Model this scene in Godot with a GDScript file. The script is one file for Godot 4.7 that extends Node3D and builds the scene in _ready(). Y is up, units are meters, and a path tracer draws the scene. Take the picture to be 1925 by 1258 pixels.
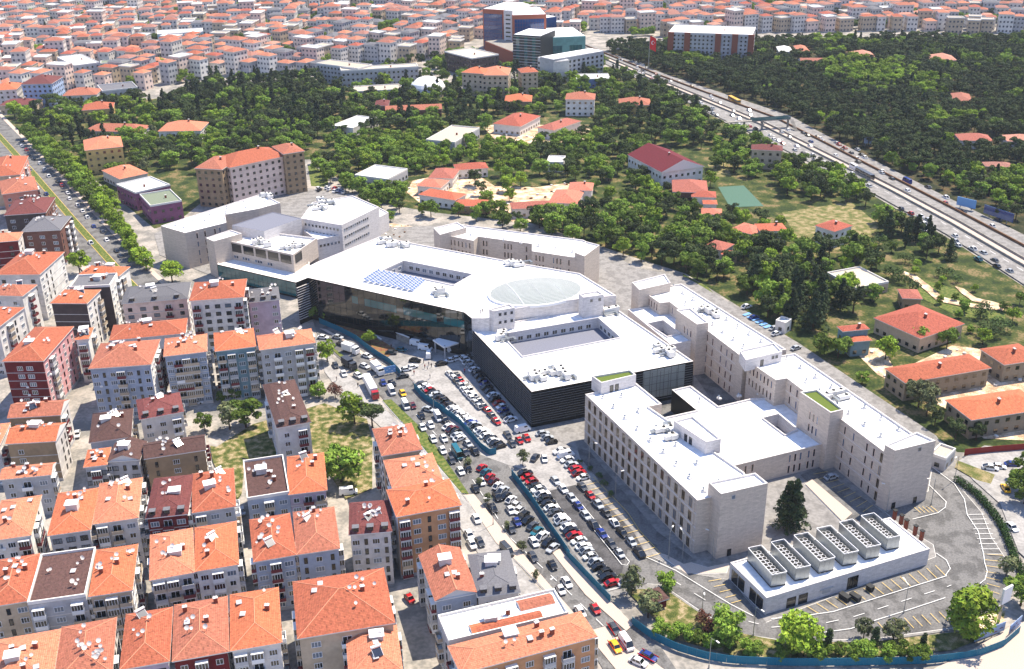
extends Node3D
# An aerial view of a white hospital among red-roofed city blocks, parks and a highway. Units are metres; the camera looks along -z.

const NEAR := [
[-125.3,-225.2,13.7,9.9,18.3,5,"hip",0,1,0,"wwb","white-sided block cut by the left frame edge, orange hip roof"],
[-111.6,-227.7,13.2,10.2,19.5,5,"hip",0,2,1,"www","grey block with orange hip roof and stacked brick chimneys, joined to a balcony twin"],
[-101.8,-232.3,13.9,11,19.3,5,"hip",0,1,0,"gbw","pale block with orange hip roof and white glazed balconies, right twin of a joined pair"],
[-88.9,-234,10.1,10.5,18.9,5,"mans",1,8,8,"wbw","crimson-walled block under a maroon sheet roof"],
[-78.4,-236.5,14.6,10.9,19.1,5,"hip",0,2,1,"gww","grey block with orange roof and solar heater, joined to the crimson block"],
[-67.1,-246.5,15.5,10.9,19.4,4,"flat",2,3,1,"wbw","low grey block with brown flat roof inside a white parapet"],
[-56.4,-248.5,11.4,10.3,19.6,4,"hip",0,6,0,"wbb","mauve block with orange roof and white parapet beside the round dark tree"],
[-81.6,-209.3,16.2,10.2,18.5,5,"hip",0,1,0,"bbb","white block with open dark loggias and orange hip roof, three storeys showing"],
[-71.7,-212.1,14.8,10.1,18.2,5,"hip",0,0,0,"wgw","white block with square windows, right half of the loggia pair"],
[-58.9,-215.3,15.3,10.1,18,5,"hip",0,3,1,"wbw","blue-grey block with white roof cabin and dark striped balconies"],
[-48.7,-217.9,12.9,10.4,18.2,5,"hip",0,3,0,"nwn","blue-grey block with dark window strips and a tall white roof box"],
[-115.6,-199.9,14.3,9.7,18.1,5,"hip",0,4,1,"wnw","beige block with orange hip roof, left of the brown flat-roofed one"],
[-104.4,-201.1,12.2,12.3,18.1,5,"flat",2,2,1,"gwb","block with brown sheet roof and a long white terrace edge"],
[-93.3,-203.2,13.4,9.6,18,5,"hip",0,4,0,"bgb","block with maroon balcony bands and littered orange roof"],
[-102.6,-172.9,15,14.1,16.8,5,"hip",0,1,0,"www","orange-roofed block filling the lower left frame corner"],
[-90.2,-176.2,15.4,11.4,17.9,5,"hip",0,1,0,"wbw","orange-roofed block with a bright white flank and solar tank on the ridge"],
[-78.5,-179.7,13.6,10,17.9,5,"hip",0,6,1,"wbw","orange-roofed end block with broken white roof cabin"],
[-67.8,-182.5,14.2,11.6,18.7,5,"hip",0,8,1,"wgw","middle block of the long orange row, heaps of junk on the tiles"],
[-56.7,-185.4,13.1,10.8,19,5,"hip",0,1,0,"gbw","right end block of the long orange row, lilac balconies"],
[-133.2,-251.1,9.6,13.5,6.6,4,"gable",0,2,0,"wbw","narrow grey house with orange gable below the jumbled white facade"],
[-116.5,-257.8,12.2,6.4,9.7,4,"hip",0,2,1,"wgw","small orange-roofed block left of the brown-roofed row"],
[-109.1,-260.7,5.3,9.2,10.2,4,"gable",2,2,1,"wnw","grey block with brown roof and gridded stair windows"],
[-96.2,-263,15.8,16.9,9.1,4,"gable",2,5,5,"nwn","tan block with black-framed window pairs and brown roof"],
[-38.4,-190.3,13.1,20.9,19.8,5,"hip",0,4,1,"wbw","wide single block with plain orange hip roof and cluster of dishes"],
[-30.3,-177.7,10.3,11.2,14.5,4,"hip",0,1,0,"ww","small orange-roofed house tucked below the wide plain hip roof"],
[-22.8,-226.7,16.9,16.6,12.7,6,"hip",0,7,0,"gwnwg","ochre-striped six-storey block with orange hip roof beside the avenue"],
[-26.5,-239.5,15.1,13.4,14,6,"hip",0,4,1,"ww","orange-roofed block behind the ochre-striped one, black skylight box"],
[-32.1,-255.5,16,11.3,15.2,6,"hip",0,4,1,"ww","orange-roofed end block with brick stack, nearest the bushy lot"],
[-35.9,-222.7,6.8,10.6,14,5,"mans",1,1,2,"wnwn","white and grey block with dusty rose roof step and long balcony"],
[-15.8,-203.5,16.2,10.3,18,4,"gable",0,3,1,"ww","grey house with long orange saddle roof in front of the slate roof"],
[-5.1,-203.5,9.5,10.1,16.1,4,"mans",3,1,1,"ww","slate-grey mansard house with two dormers beside the avenue"],
[1.4,-176.5,20.2,30.5,8.8,5,"hip",0,7,1,"wgbwgbw","long ochre block at the bottom edge with ribbed orange roof"],
[-2.8,-188.1,18.4,27.4,8.8,4,"flat",4,1,2,"ww","low link roof of white terrace and patched tiles behind the long ribbed roof"],
[-156.2,-320.2,-0.2,13.4,26.5,6,"hip",0,8,9,".ww.","brick-red block with orange roof and pink banded balcony side"],
[-124.9,-311.5,7.6,19.2,18.9,6,"hip",0,3,0,"wnwbwnw","wide block with shade-blue front, two brown stripes and orange hip roof"],
[-125.2,-336.6,11.9,25.1,13,5,"hip",0,1,1,"ww","long orange roof half hidden behind the brown-striped block"],
[-107,-317.4,14.1,13.7,14.1,6,"hip",0,3,1,"wbgbw","grey-blue block with orange roof, between the striped block and the teal pair"],
[-91.8,-321,15.3,13.2,15,6,"hip",0,10,1,"bgwg","teal-grey block with covered balconies and orange roof"],
[-74.8,-320.7,16.3,18.2,11.7,6,"hip",0,2,1,"wbwgb","pale block with orange roof at the street corner, stacked awnings"],
[-132.1,-369.1,10.7,23.6,16.2,5,"mans",3,14,1,"wwwbw","mauve block with grey roof and a row of dormer windows"],
[-105.4,-357.1,8.5,18.9,17.5,7,"hip",0,1,11,"bwwwb","salmon-edged block with orange roof and satellite dishes"],
[-91.8,-365.8,13.8,11.7,12.6,5,"mans",3,6,6,"w.w","lilac block with grey roof beside the dark glass hall"],
[-158.3,-359.5,-2.9,13.7,12.8,6,"hip",0,12,0,"...","orange-roofed block with stained dark brown blind wall"],
[-156.7,-373.8,5.4,14.6,12,6,"flat",3,12,0,"...","grey flat-roofed block stepping up behind the brown blind wall"],
[-159.3,-392.1,-8.1,16.7,9.7,5,"hip",0,0,0,"ww","orange-roofed block with dishes at the boulevard corner"],
[-188.7,-393.7,-1.1,17.8,24.3,6,"hip",0,1,0,"www","large orange-roofed block with bright white boulevard side"],
[-184.1,-366.3,-6.1,13.6,11,6,"hip",0,1,0,"ww","orange-roofed block with dark eaves below the large white-sided one"],
[-179.4,-342,-6.9,10.9,17.1,6,"hip",0,1,0,"ww","orange-roofed block at the left frame edge with white window wall"],
[-215.6,-431.9,12.5,13.5,11,5,"hip",0,8,1,"ww","orange-roofed brick block at the left frame edge beside the boulevard"],
[-204.1,-449.2,5.9,16.5,18.8,5,"hip",3,13,13,"www","brown brick block with grey roof beside the boulevard"],
[-107.3,-286.4,21.1,13,13.5,4,"mans",1,1,1,"wwb","white house with crimson sheet roof and wide front terrace"],
[-118.1,-274.9,15.6,11.7,17.9,4,"hip",2,2,1,"ww","brown hip-roofed house with loft box, left of the crimson roof"],
[-67.8,-281.8,19.6,10,28.7,5,"mans",2,1,1,"wb","narrow brown-roofed block with orange-edged balconies beside the tree lot"],
[-143.7,-285.4,5.6,15.6,9.9,4,"gable",0,5,1,"w.w","tan gabled house half orange half maroon roofed"],
[-138.6,-270.7,5.1,14.1,10.9,4,"gable",0,5,1,"w.","tan gabled house just below the half maroon one"],
[-150.6,-269.9,10.2,6.3,13.4,4,"hip",0,2,1,"w","small orange roof at the left frame edge beside the tan gable"],
[-146.2,-332.8,9.1,4.7,9.4,5,"hip",0,0,0,"b","thin orange-roofed block with white balconies behind the brick-red one"],
[-260.5,-540.5,15.6,17.7,36.2,5,"hip",0,4,11,"www","orange-roofed block with roof cabin, first along the boulevard"],
[-240.3,-506.9,26,16.4,24.5,5,"hip",0,11,11,"www","salmon-walled orange-roofed block, second along the boulevard"],
[-221.3,-473.9,10.6,18.1,23.3,5,"hip",1,12,13,"www","dull red-roofed block, third along the boulevard"]]
const MID := [
[-133.9,-539.3,40.3,33.9,22.2,20,"hip",0,14,"long pinkish six-storey block with orange roof and rows of square windows","clinic_building","building"],
[-147.8,-529.6,-12.1,15.1,22.2,20,"hip",0,5,"tan left end wing of the long orange-roofed clinic","clinic_building","building"],
[-115.3,-547.5,30,11.8,18.2,22,"hip",0,5,"tan tower end of the long orange-roofed clinic","clinic_building","building"],
[-228.9,-593.7,21.3,20.4,24.3,14,"hip",0,15,"yellow block with wide orange roof among the trees by the boulevard","apartment_block","building"],
[-187,-528.6,-46,20.8,18.9,9,"flat",4,16,"purple-walled hall with white roof","apartment_block","building"],
[-171.8,-506.6,30.4,15.1,21.4,9,"flat",6,16,"purple block with grey-green roof and a dark glazed strip","apartment_block","building"],
[-208.4,-564,-48.1,23.4,16.2,6,"hip",0,1,"white and orange roofed villa above the purple hall","villa","building"],
[-243.5,-660,-7.8,37.4,16.3,6,"hip",0,1,"low orange roof cluster with a brick chimney behind the yellow block","villa","building"],
[-200.5,-653.6,0.6,26.2,21.3,8,"hip",0,0,"white house with wide orange hip roof among dark trees","villa","building"],
[-273,-711.6,14.3,19.6,18,8,"hip",0,15,"ochre house with orange roof between tall conifers","villa","building"],
[-299.4,-755.9,7.4,23.4,19.3,8,"hip",0,0,"white house with orange roof below the long grey school","villa","building"],
[-280.3,-772.6,27.4,24.2,22.9,8,"flat",3,2,"long grey two-storey school with flat roof","apartment_block","building"],
[-333.1,-843.5,36.9,18.9,44.3,14,"flat",4,2,"grey office block with white roof and blind end wall","apartment_block","building"],
[-321.7,-877.8,17.6,13,12.9,6,"flat",6,17,"teal sheet-roofed hall beside the grey office block","sports_hall","building"],
[-327.5,-759.5,2.3,21.5,24.3,16,"hip",1,18,"blue-windowed white block with dull red roof on the left","apartment_block","building"],
[-350.5,-754,11.1,16.9,21.5,13,"hip",0,1,"white block with orange roof at the far left edge","apartment_block","building"],
[-334.6,-735.2,5,24.8,15.1,6,"hip",1,4,"long low rose roof at the left edge among trees","villa","building"],
[-292.8,-984.4,15.6,39.3,19.8,12,"flat",4,19,"pale blue glazed school with white roof in the far city","apartment_block","building"],
[-123.6,-817.6,-32.7,40.4,16.6,13,"flat",7,2,"grey school wing at the edge of the far trees","apartment_block","building"],
[-96.4,-809.1,12,57.2,12.6,12,"flat",7,2,"long grey school block with rows of windows behind the park","apartment_block","building"],
[-28.6,-849.3,-53.6,37.7,25.3,14,"flat",7,12,"dark grey office block with pale roof left of the brick podium","apartment_block","building"],
[-22.3,-761.8,-21.7,17,16.5,18,"hip",0,4,"beige tower block with orange roof left of the white dome","apartment_block","building"],
[-8.5,-763.2,-4.5,19.3,25.3,17,"hip",0,4,"beige twin block with orange roofs below the glass tower","apartment_block","building"],
[13.8,-771.2,11.1,12.7,14.8,16,"hip",0,4,"narrow beige block with orange roof below the glass tower","apartment_block","building"],
[61.7,-794.2,1,24.7,18.1,6,"flat",4,20,"low blue and white school below the grey ministry block","apartment_block","building"],
[6.6,-727.1,-2.9,18.4,18.7,6,"hip",0,5,"low brown house with layered orange roof in the park","villa","building"],
[47.4,-708.1,-6.1,19.6,17.7,11,"hip",0,0,"white villa with orange hip roof and tiny cupola in the park","villa","building"],
[83.3,-707.9,-4,21,18,7,"hip",0,15,"ochre villa with orange roof near the highway trees","villa","building"],
[-85.1,-719,1.7,9.5,15.6,6,"hip",1,13,"small red-roofed lodge in the dark trees","villa","building"],
[-63.2,-707.2,6.8,37.4,11.7,5,"gable",0,13,"long low orange roof in the dark trees","villa","building"],
[-97.2,-670.6,-26.7,15.9,28.9,5,"flat",4,0,"white flat-roofed hall left of the plane trees","hall","building"],
[-33.6,-633.9,-22.4,18.6,36.1,6,"flat",7,2,"pale flat-roofed hall with grey end wall in the park","hall","building"],
[-93.2,-765.1,10.7,34.4,18,6,"flat",7,4,"pale low roof behind the dark conifers","hall","building"],
[5,-667.8,-26.5,19.4,29.9,6,"hip",5,0,"white school wing with red hip roof and arched openings, left","school","building"],
[31,-655.1,-39.1,13,29.1,6,"hip",5,0,"white school wing with red hip roof, right","school","building"],
[25.8,-579.3,-8.4,9.3,13.1,5,"flat",4,0,"small white box hut among the broadleaf trees","hut","building"],
[-40,-538.7,-16.9,13.6,13.3,5,"hip",5,0,"red-roofed house at the west end of the curved row","house","building"],
[-35,-556.1,-9.9,13.6,18,5,"hip",5,0,"long red-roofed house on the north-west of the curved row","house","building"],
[-21.2,-568.8,10.2,18,11.3,5,"hip",5,0,"red-roofed house at the north end of the curved row","house","building"],
[-34.1,-519.5,-28.3,21.8,11.5,5,"hip",5,0,"red-roofed house at the south-west of the curved row","house","building"],
[-18.1,-507.8,-6.2,18.4,10.2,4,"hip",5,5,"low red roof hidden behind conifers at the curved row","house","building"],
[11.5,-500.7,7,22.6,10.1,5,"hip",5,0,"low red-roofed house at the front of the sandy yard","house","building"],
[28.2,-513,-13,14.7,21.4,5,"hip",5,0,"long red-roofed house on the east of the sandy yard","house","building"],
[36.2,-526.3,-7.7,12.4,13.3,6,"hip",5,0,"tall white end house with red roof by the sandy yard","house","building"],
[83.6,-561.4,-67.7,37.4,25.9,9,"gable",8,0,"big white sports hall with dark crimson gable roof","sports_hall","building"],
[-69,-558.8,-25.5,20.4,20.9,5,"flat",4,2,"white works cabin cluster left of the curved row","hut","building"],
[141.6,-576.6,-12.4,16.9,10.6,11,"hip",1,4,"grey four-storey block with dark red roof beside the highway","apartment_block","building"],
[166.4,-893,-15.9,66.2,37.6,22,"flat",4,2,"wide pale hospital with brick-red pillars behind the pine wood","hospital","building"],
[227.7,-898.7,-7.1,11.4,22.2,5,"hip",4,0,"white-roofed house at the upper edge of the pine wood","house","building"],
[242.4,-901.4,-4.8,9.8,23.9,5,"hip",9,15,"orange-roofed house at the upper edge of the pine wood","house","building"],
[241.2,-852.5,-4.2,24.7,12.6,4,"gable",9,15,"long tan roof in the upper pine wood","house","building"],
[284,-871.3,-5.5,17,24.5,5,"hip",9,4,"orange-roofed house above the lime-green trees","house","building"],
[340.6,-854,-8,19.7,20.6,5,"hip",9,4,"long orange-roofed house among far conifers","house","building"],
[305.5,-721.4,-16,12.1,23.9,4,"hip",9,5,"brown-roofed house in the right wood","house","building"],
[271.2,-614.1,-8.5,18.7,14.7,5,"hip",5,0,"rose-roofed house at the right beyond the highway","house","building"],
[296.5,-610.5,-12,16.7,14.6,5,"hip",9,2,"rose-roofed depot at the right frame edge","house","building"],
[263.5,-561.8,-9.3,14.5,8.7,4,"hip",9,15,"low orange roof in bushes beyond the highway","house","building"],
[91.8,-527.4,-7.3,17.9,20.6,5,"hip",5,13,"brick house with rose roof below the sports hall","house","building"],
[97.2,-516.9,-8.6,12.4,10.1,4,"hip",5,0,"first small rose-roofed house beside the fenced court","house","building"],
[98.1,-504,-6.7,7.1,6.6,4,"hip",5,0,"second small rose-roofed house beside the fenced court","house","building"],
[96.5,-490,-8.8,9.9,9.1,4,"hip",5,0,"third small rose-roofed house beside the fenced court","house","building"],
[108.4,-462.1,-42.6,11.9,12,5,"hip",5,0,"rose-roofed villa left of two, below the court","villa","building"],
[118.3,-460.8,2,12.9,10.3,6,"hip",5,0,"rose-roofed villa with white gables, right of two below the court","villa","building"],
[145.3,-456.2,-53.1,11,13.3,8,"hip",5,0,"tall white villa with steep rose roofs on the dry lawn","villa","building"],
[91.2,-441,-39.2,9.6,10.5,5,"hip",5,0,"rose-roofed cottage among dark trees","villa","building"],
[94.5,-434.5,-7.5,7.3,5.3,4,"hip",5,5,"second small rose roof beside the cottage among dark trees","villa","building"],
[149.1,-356.9,-59.4,21.4,23.8,6,"hip",5,4,"large rose-roofed dining hall with white roof ribs","hall","building"],
[155.3,-384.2,-7.2,7.7,9.7,5,"hip",5,5,"small brown-rose pavilion behind the large rose roof","hall","building"],
[121.3,-345.2,10.7,10.5,4.6,9,"hip",5,10,"upper part of the teal house with rose roofs","villa","building"],
[122.7,-342.5,9.3,8.1,4.6,6,"hip",5,10,"lower part of the teal house with rose roofs","villa","building"],
[141.3,-316.8,-72.9,11.3,33.5,7,"hip",0,22,"tan unfinished block with orange roof, the upper of the site rows","site_block","building"],
[150.2,-291.8,-76,13.4,27.1,7,"hip",0,22,"grey unfinished block with orange roof, the lower of the site rows","site_block","building"],
[169.9,-326.6,-75.4,12.9,15.6,7,"hip",0,22,"orange-roofed unfinished block cut by the right frame edge","site_block","building"],
[125.6,-268.6,-42,4.6,7.3,4,"flat",7,2,"small grey gatehouse with open roof behind the ward wing end","gatehouse","building"],
[101.1,-362.6,-41,4.1,4.7,4,"flat",4,0,"tiny white cabin beside the blue bays","hut","building"],
[33.5,-206.9,24.4,5.4,4.9,3,"hip",2,8,"rust-red shed with low brown roof among thin trees","shed","building"],
[140.7,-403.4,-68.1,18.1,16.3,4,"flat",7,4,"flat pale-roofed pavilion ringed by conifers","pavilion","building"]]
const HOSPITAL := {
"sw_main": [16.6,[21.79,-284.24,46.26,-227.06,61.04,-232.35,60.67,-239.81,39.87,-276.1,43.96,-277.65,37.67,-291.44],[]],
"sw_end": [20,[49.33,-230.12,51.57,-224.69,64.28,-229.33,62.09,-234.25],[]],
"sw_pent_n": [20,[24.03,-289.53,26.58,-284.99,37.61,-290.04,36.08,-293.44],[]],
"sw_pent": [20,[45,-261.65,52.08,-249.9,56.42,-251.37,50.76,-264.08],[]],
"link": [8,[50.85,-302.44,57.23,-305.06,63.7,-291.27,75.22,-296.14,89.06,-295.92,95.87,-270.25,52.51,-253.05,41.2,-282.74,56.52,-288.86],[75.69,-283.79,81.23,-286.18,84.67,-276.41,80.18,-273.49]],
"nlink": [12.4,[42.22,-356.47,56.83,-360.47,67.24,-332.07,53.6,-326.49],[47.72,-344.3,53.85,-346.83,58.34,-335.59,53.28,-333.16]],
"e_n": [16.6,[47.35,-365.12,53.07,-352.23,56.76,-352.93,72.48,-311.15,74.03,-307.12,89.14,-313,63.53,-369.84],[]],
"e_nend": [19.6,[44.34,-364.74,46.19,-357.39,58.43,-363.62,57.43,-372.34],[]],
"e_mid": [19.6,[56.91,-339.23,62.17,-326.92,66.32,-328.26,62.04,-340.78],[]],
"e_pent": [19.6,[72.43,-306.57,73.01,-299.71,85.77,-305.49,84.62,-311.9],[]],
"e_s": [16.5,[74.96,-305.23,80.91,-291.88,84.54,-292.98,101.55,-246.35,114.7,-250.68,91.31,-310.33],[]],
"e_green": [19.4,[84.75,-278.65,90.29,-266.05,94.55,-267.79,90.19,-280.21],[]],
"e_send": [19.4,[99.94,-248.06,101.72,-245.08,114.32,-249.88,110.82,-254.66],[]],
"central": [13,[5.84,-292.97,59.05,-312.5,35.09,-361.72,-13.73,-339],[-3.71,-335.68,30.85,-348.37,37.19,-331.79,3.28,-318.02]],
"atrium": [17.5,[-77.33,-378.73,-16.68,-344.23,-13.92,-339.07,-7.91,-338.87,0.84,-346.81,24.54,-354.99,37.91,-357.46,26.09,-379.61,6.83,-389.36,-38.74,-414.27,-54.7,-423.66,-76.46,-395.08,-82.59,-383.81,-81.07,-374.08],[-49.64,-385.84,-42.39,-395.79,-14.63,-380.32,-21.47,-369.64]],
"st1": [20.5,[-7.86,-339.89,-6.27,-338.12,1.08,-340.85,-0.74,-344.4],[]],
"st2": [20.5,[24.02,-352.55,25.41,-349.02,32.87,-351.4,31.22,-355.15],[]],
"w_wing": [16.5,[-152.38,-443.94,-139.24,-434.26,-124.5,-447,-127.68,-457.89,-114.41,-465.66,-106.03,-473.88,-117.43,-488.43],[]],
"w_tower": [16.8,[-128.33,-426.75,-124.02,-422.47,-114.3,-431.85,-120.28,-436.71],[]],
"w_front": [14.6,[-119.03,-428.49,-89.13,-411.35,-82.37,-430.98,-114.72,-443.27],[]],
"w_podium": [7,[-123.43,-421.12,-86.93,-399.98,-82.29,-406.36,-85.29,-424.45,-125.03,-439.12],[]],
"w_shed": [18,[-120.11,-439.17,-104.64,-430.73,-91.51,-447.01,-105.79,-456.32],[]],
"n_block": [17.3,[-92.04,-449.05,-72.89,-439.33,-59.35,-463.6,-73.55,-481.01,-90.73,-471.55],[]],
"n_low": [12.4,[-83.33,-434.88,-73.29,-440.82,-66.48,-454.91,-76.36,-461.55,-91.27,-447.44],[]],
"n_annex": [9,[-60.72,-473.37,-57.19,-480.46,-62.5,-488.11,-64.95,-482.79],[]],
"ne_main": [14.4,[-30.32,-434.38,-15.63,-425.43,-13.82,-430.53,8.83,-420.73,8.63,-412.14,26.08,-404,35.52,-416.86,30.38,-424.73,-23.42,-447.32],[]],
"ne_n": [16.4,[-33.1,-436.54,-29.88,-427.89,-19,-436.67,-23.22,-443.98],[]],
"ne_e": [16.4,[25.72,-404.53,29.32,-400.29,36.44,-412.95,31,-417.48],[]],
"plant": [5.2,[53.4,-216.59,59.41,-202.83,104.55,-221.05,98.95,-234.91],[]]}
const CHILLERS := [[57.8,-217.46,61.19,-218.5,65.01,-207.91,61.3,-206.95],[63.95,-219.72,67.41,-220.86,71.28,-210.24,67.65,-209.26],[70.31,-222.49,74.03,-223.57,78.08,-213.32,74.07,-211.96],[76.79,-225.3,80.57,-226.4,84.5,-215.74,80.71,-214.72],[83.3,-227.86,86.93,-229.06,90.76,-218.21,87.04,-217.17],[89.62,-230.54,93.28,-231.68,96.96,-221.88,93.4,-220.81]]
const SKYLIGHT := [-8.64,-356.32,7.99,-349.57,25.64,-367.14,10.7,-375.95]
const ZONES := [
["parkland",[-362.1,-713.1,-159.7,-817.9,-21.7,-778.1,82.2,-862.4,107.9,-782.4,145.8,-653.5,171.1,-564.3,185.2,-521.4,199.1,-460.9,209.8,-392.9,225.9,-311.5,186.2,-243.5,155.4,-271.7,133,-275.3,104.2,-352,73.9,-420.6,51.6,-443.4,10.3,-487.8,-36.6,-505.6,-70.2,-523.9,-114.6,-604.4,-147.2,-606,-162.5,-494.9,-170.6,-487.5,-264.5,-623.2,-330.9,-690]],
["woodland",[74.3,-924.4,125,-820.7,183.2,-694.1,196,-629.5,218.2,-530.6,238.3,-451,259,-368,614.5,-976.7,235.4,-979.1,145.4,-964.6]],
["lawn",[-114.9,-593.5,-100.4,-577.1,-97,-550.4,-106.1,-552.7]],
["sand",[-52.7,-559.9,-31.8,-573.9,-17,-568.1,-8.1,-548.2,14.4,-545.3,28.7,-551.3,39.7,-546.1,42.9,-514.7,20.6,-491.2,1.4,-489.7,-13.2,-517.1,-26.4,-511.8,-42.5,-514.1,-53.9,-539.2]],
["sand",[-62.6,-483.1,-57.5,-490.6,-36.4,-480.6,-35.6,-465.9,-49.2,-467.9,-60.7,-472]],
["sand",[-17.8,-679.8,50.2,-676.1,51,-640.7,16.7,-630.3,-8.9,-643.9]],
["sand",[122.1,-347,133.5,-346.6,132,-327.8,158.9,-348,186.8,-337.6,161,-280.8,144,-282.8,140.6,-299.5,133.1,-312.3,125.1,-326]],
["dry_grass",[132.6,-498.5,170.7,-513.4,173.9,-477.3,157.8,-452.8,133,-440.3,131.1,-460.8]],
["dry_grass",[110.6,-582.6,121.4,-592.8,120,-561.7,110.5,-557.2]],
["court",[109.1,-541.1,122.9,-543.2,126,-508.6,108.9,-507.7]],
["lawn",[167.2,-414.2,180.4,-399.4,191.7,-380.3,186.5,-368,170.5,-373.4,162.7,-391.8]],
["lawn",[72.4,-420.6,80.4,-405.7,83.5,-389.2,80.3,-386.7,72.1,-408.9]],
["lawn",[39.7,-407.2,43.4,-411.6,48.4,-402.4,43.6,-397.6]],
["hospital_yard",[-78.5,-384.3,-79.2,-408.5,-97.5,-412,-127.1,-424.9,-157.5,-451.4,-168.4,-479.9,-162.5,-494.9,-113.3,-553,-70.2,-523.9,-60.2,-484.5,-32.9,-485.7,9.7,-464.2,39.6,-456,44.5,-443.7,54.5,-427.4,73.3,-416.4,104.2,-352,130.1,-284.8,129.7,-266.5,136.2,-252.5,130.8,-227.9,121.3,-208.8,103,-196.7,82,-192.9,62.3,-192.6,50.7,-195.9,44.4,-202.6,36.4,-213.7,22.2,-209.9,-0.9,-266.9,-10.5,-276,-31.3,-320.8,-38.6,-332.9]],
["asphalt",[-78.4,-383.2,-65.3,-371.4,-52.9,-352.4,-38.4,-330.8,-29.3,-318.8,-19.3,-295.4,-9.7,-277.5,-2.5,-272.8,11.8,-237.6,23.2,-206.9,33,-192.7,38,-178.2,21.8,-178.5,11.7,-207.1,1.6,-226.3,-15.5,-261.1,-26.9,-282.6,-44.2,-315.5,-56.6,-335.4,-71.6,-359.8]],
["service_road",[-70.9,-355.2,-57,-331.4,-44.3,-311.1,-26.7,-279.5,-17,-260.3,0.2,-224.1,9.1,-207.2,3.9,-207.3,-8.7,-226.5,-15.5,-241.9,-27.9,-273.4,-45.1,-299.5,-54.2,-310.3,-65.6,-333.7]],
["car_park",[-40.9,-337,-31.7,-354,-15.1,-351.2,5.9,-292,20,-278.3,26,-263.4,17.6,-260,9.3,-256.6,5.3,-266.8,-1.7,-271.3,-10.5,-277.5,-20.3,-298.8,-30.4,-320.8]],
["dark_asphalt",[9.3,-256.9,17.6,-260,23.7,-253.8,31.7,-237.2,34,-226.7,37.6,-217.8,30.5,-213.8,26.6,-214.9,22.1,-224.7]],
["ring_road",[29.4,-229,35.9,-225.5,43.1,-219.2,53.9,-216,59.1,-200,108.1,-224.3,109.3,-229.5,103.5,-239.2,101.5,-244.2,116.8,-254.3,121.8,-265.3,126,-260.9,127.5,-243.6,125.5,-232.7,125.3,-221.3,119.5,-206.9,103.4,-197.6,82.3,-194,62.6,-193.7,52.1,-196.4,45.2,-203.5,36.5,-214.7,26,-216]],
["pavement",[36.8,-227.7,48.9,-221.2,54.8,-222.9,53.3,-219,43.1,-218.8]],
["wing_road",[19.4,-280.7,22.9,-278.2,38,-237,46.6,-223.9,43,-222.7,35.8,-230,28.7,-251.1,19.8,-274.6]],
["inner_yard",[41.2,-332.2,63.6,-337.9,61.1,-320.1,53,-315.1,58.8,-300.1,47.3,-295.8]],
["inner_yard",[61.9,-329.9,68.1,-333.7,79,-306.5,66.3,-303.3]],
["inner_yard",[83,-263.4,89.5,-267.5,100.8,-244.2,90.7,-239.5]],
["verge",[-43.2,-312.2,-40.3,-312.7,-27.2,-290.5,-20.5,-274.7,-12.8,-256,-14.9,-256.5,-26.2,-279,-35.2,-297]],
["pavement",[-14.2,-255.5,-11.4,-255.9,-3.1,-238.2,1.7,-228.6,14.4,-203.3,13.5,-202.3,1.6,-222.9,-5,-232.9]],
["pavement",[21,-199.3,33.1,-184.6,36.9,-178.3,25.3,-178.5,16.2,-197.5]],
["pavement",[-73.1,-369.9,-70.5,-369,-58.8,-355.5,-50,-343.2,-42,-334.3,-43.8,-333,-52.8,-344.7,-65.3,-361.2]],
["pavement",[9.5,-228.5,11.7,-229.6,14.7,-224.5,23.5,-207.5,27.7,-199.8,25.8,-197.6,17.1,-211]],
["verge",[-65.8,-353.4,-60,-345,-51,-329.1,-44.9,-319.6,-45.8,-318.9,-53.8,-331.9,-66.4,-352.6]],
["bank",[-74.8,-384,-64.6,-375.9,-56.9,-370.2,-48.3,-358.3,-41.5,-349.6,-45.5,-343,-50.8,-349.9,-56.8,-360.9,-64.7,-369.2]],
["garden",[-82.9,-297.1,-62.1,-310.5,-46.8,-299.5,-43.6,-286.2,-40.6,-259.5,-47.5,-254.2,-56.1,-271.2,-75.7,-274.7,-92.5,-281.2]],
["garden",[27.1,-212.8,36.9,-212.6,45.5,-201.6,53.2,-195.9,62.4,-193,81.9,-192.6,102.7,-195.8,116.9,-203,112.5,-195.6,99.1,-189.6,75.5,-187.5,51.6,-187.9,36.9,-194.4]],
["sand",[106.6,-199.4,114.3,-203.1,115.3,-199.2,107,-195.7]],
["side_street",[142.2,-278.2,158.3,-274.7,132,-216.9,129.8,-225.7,134.1,-247.3,131.5,-259.4,130.8,-269.4]],
["dry_grass",[131,-270,138.7,-262,135.6,-257.3,132.3,-259.4,128.7,-266]],
["garden",[-93.2,-284.3,-85.1,-281,-80.5,-274.8,-77.5,-257.6,-78.6,-252.3,-90.1,-275]],
["pavement",[83.1,-258.6,85.7,-260.8,92.2,-243.7,88.5,-239.8]],
["bright_pavement",[93.5,-184.1,99.3,-187,108.9,-192.9,115.7,-197.4,124.8,-200.9,113.9,-176.8,84.1,-177.4]],
["path",[165.5,-419,168.8,-414.2,170.9,-399.7,171.1,-391.5,179.1,-384.9,191.7,-380.3,189.5,-377.3,175.8,-381.9,167.9,-387.4,167.1,-398.2,165.6,-411.3,163.4,-416.1]],
["path",[180.4,-402.2,183,-399.3,184.2,-390,189.8,-385.6,192.4,-381.8,190.9,-379.3,186.7,-383.1,181.5,-386.9,180.2,-395.6]]]
const HIGHWAY_NORTH := [68,-965.2,124.4,-816.8,182.5,-691.2,195.3,-627.1,217.6,-528.9,237.1,-448.3,257.3,-365.2]
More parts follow.
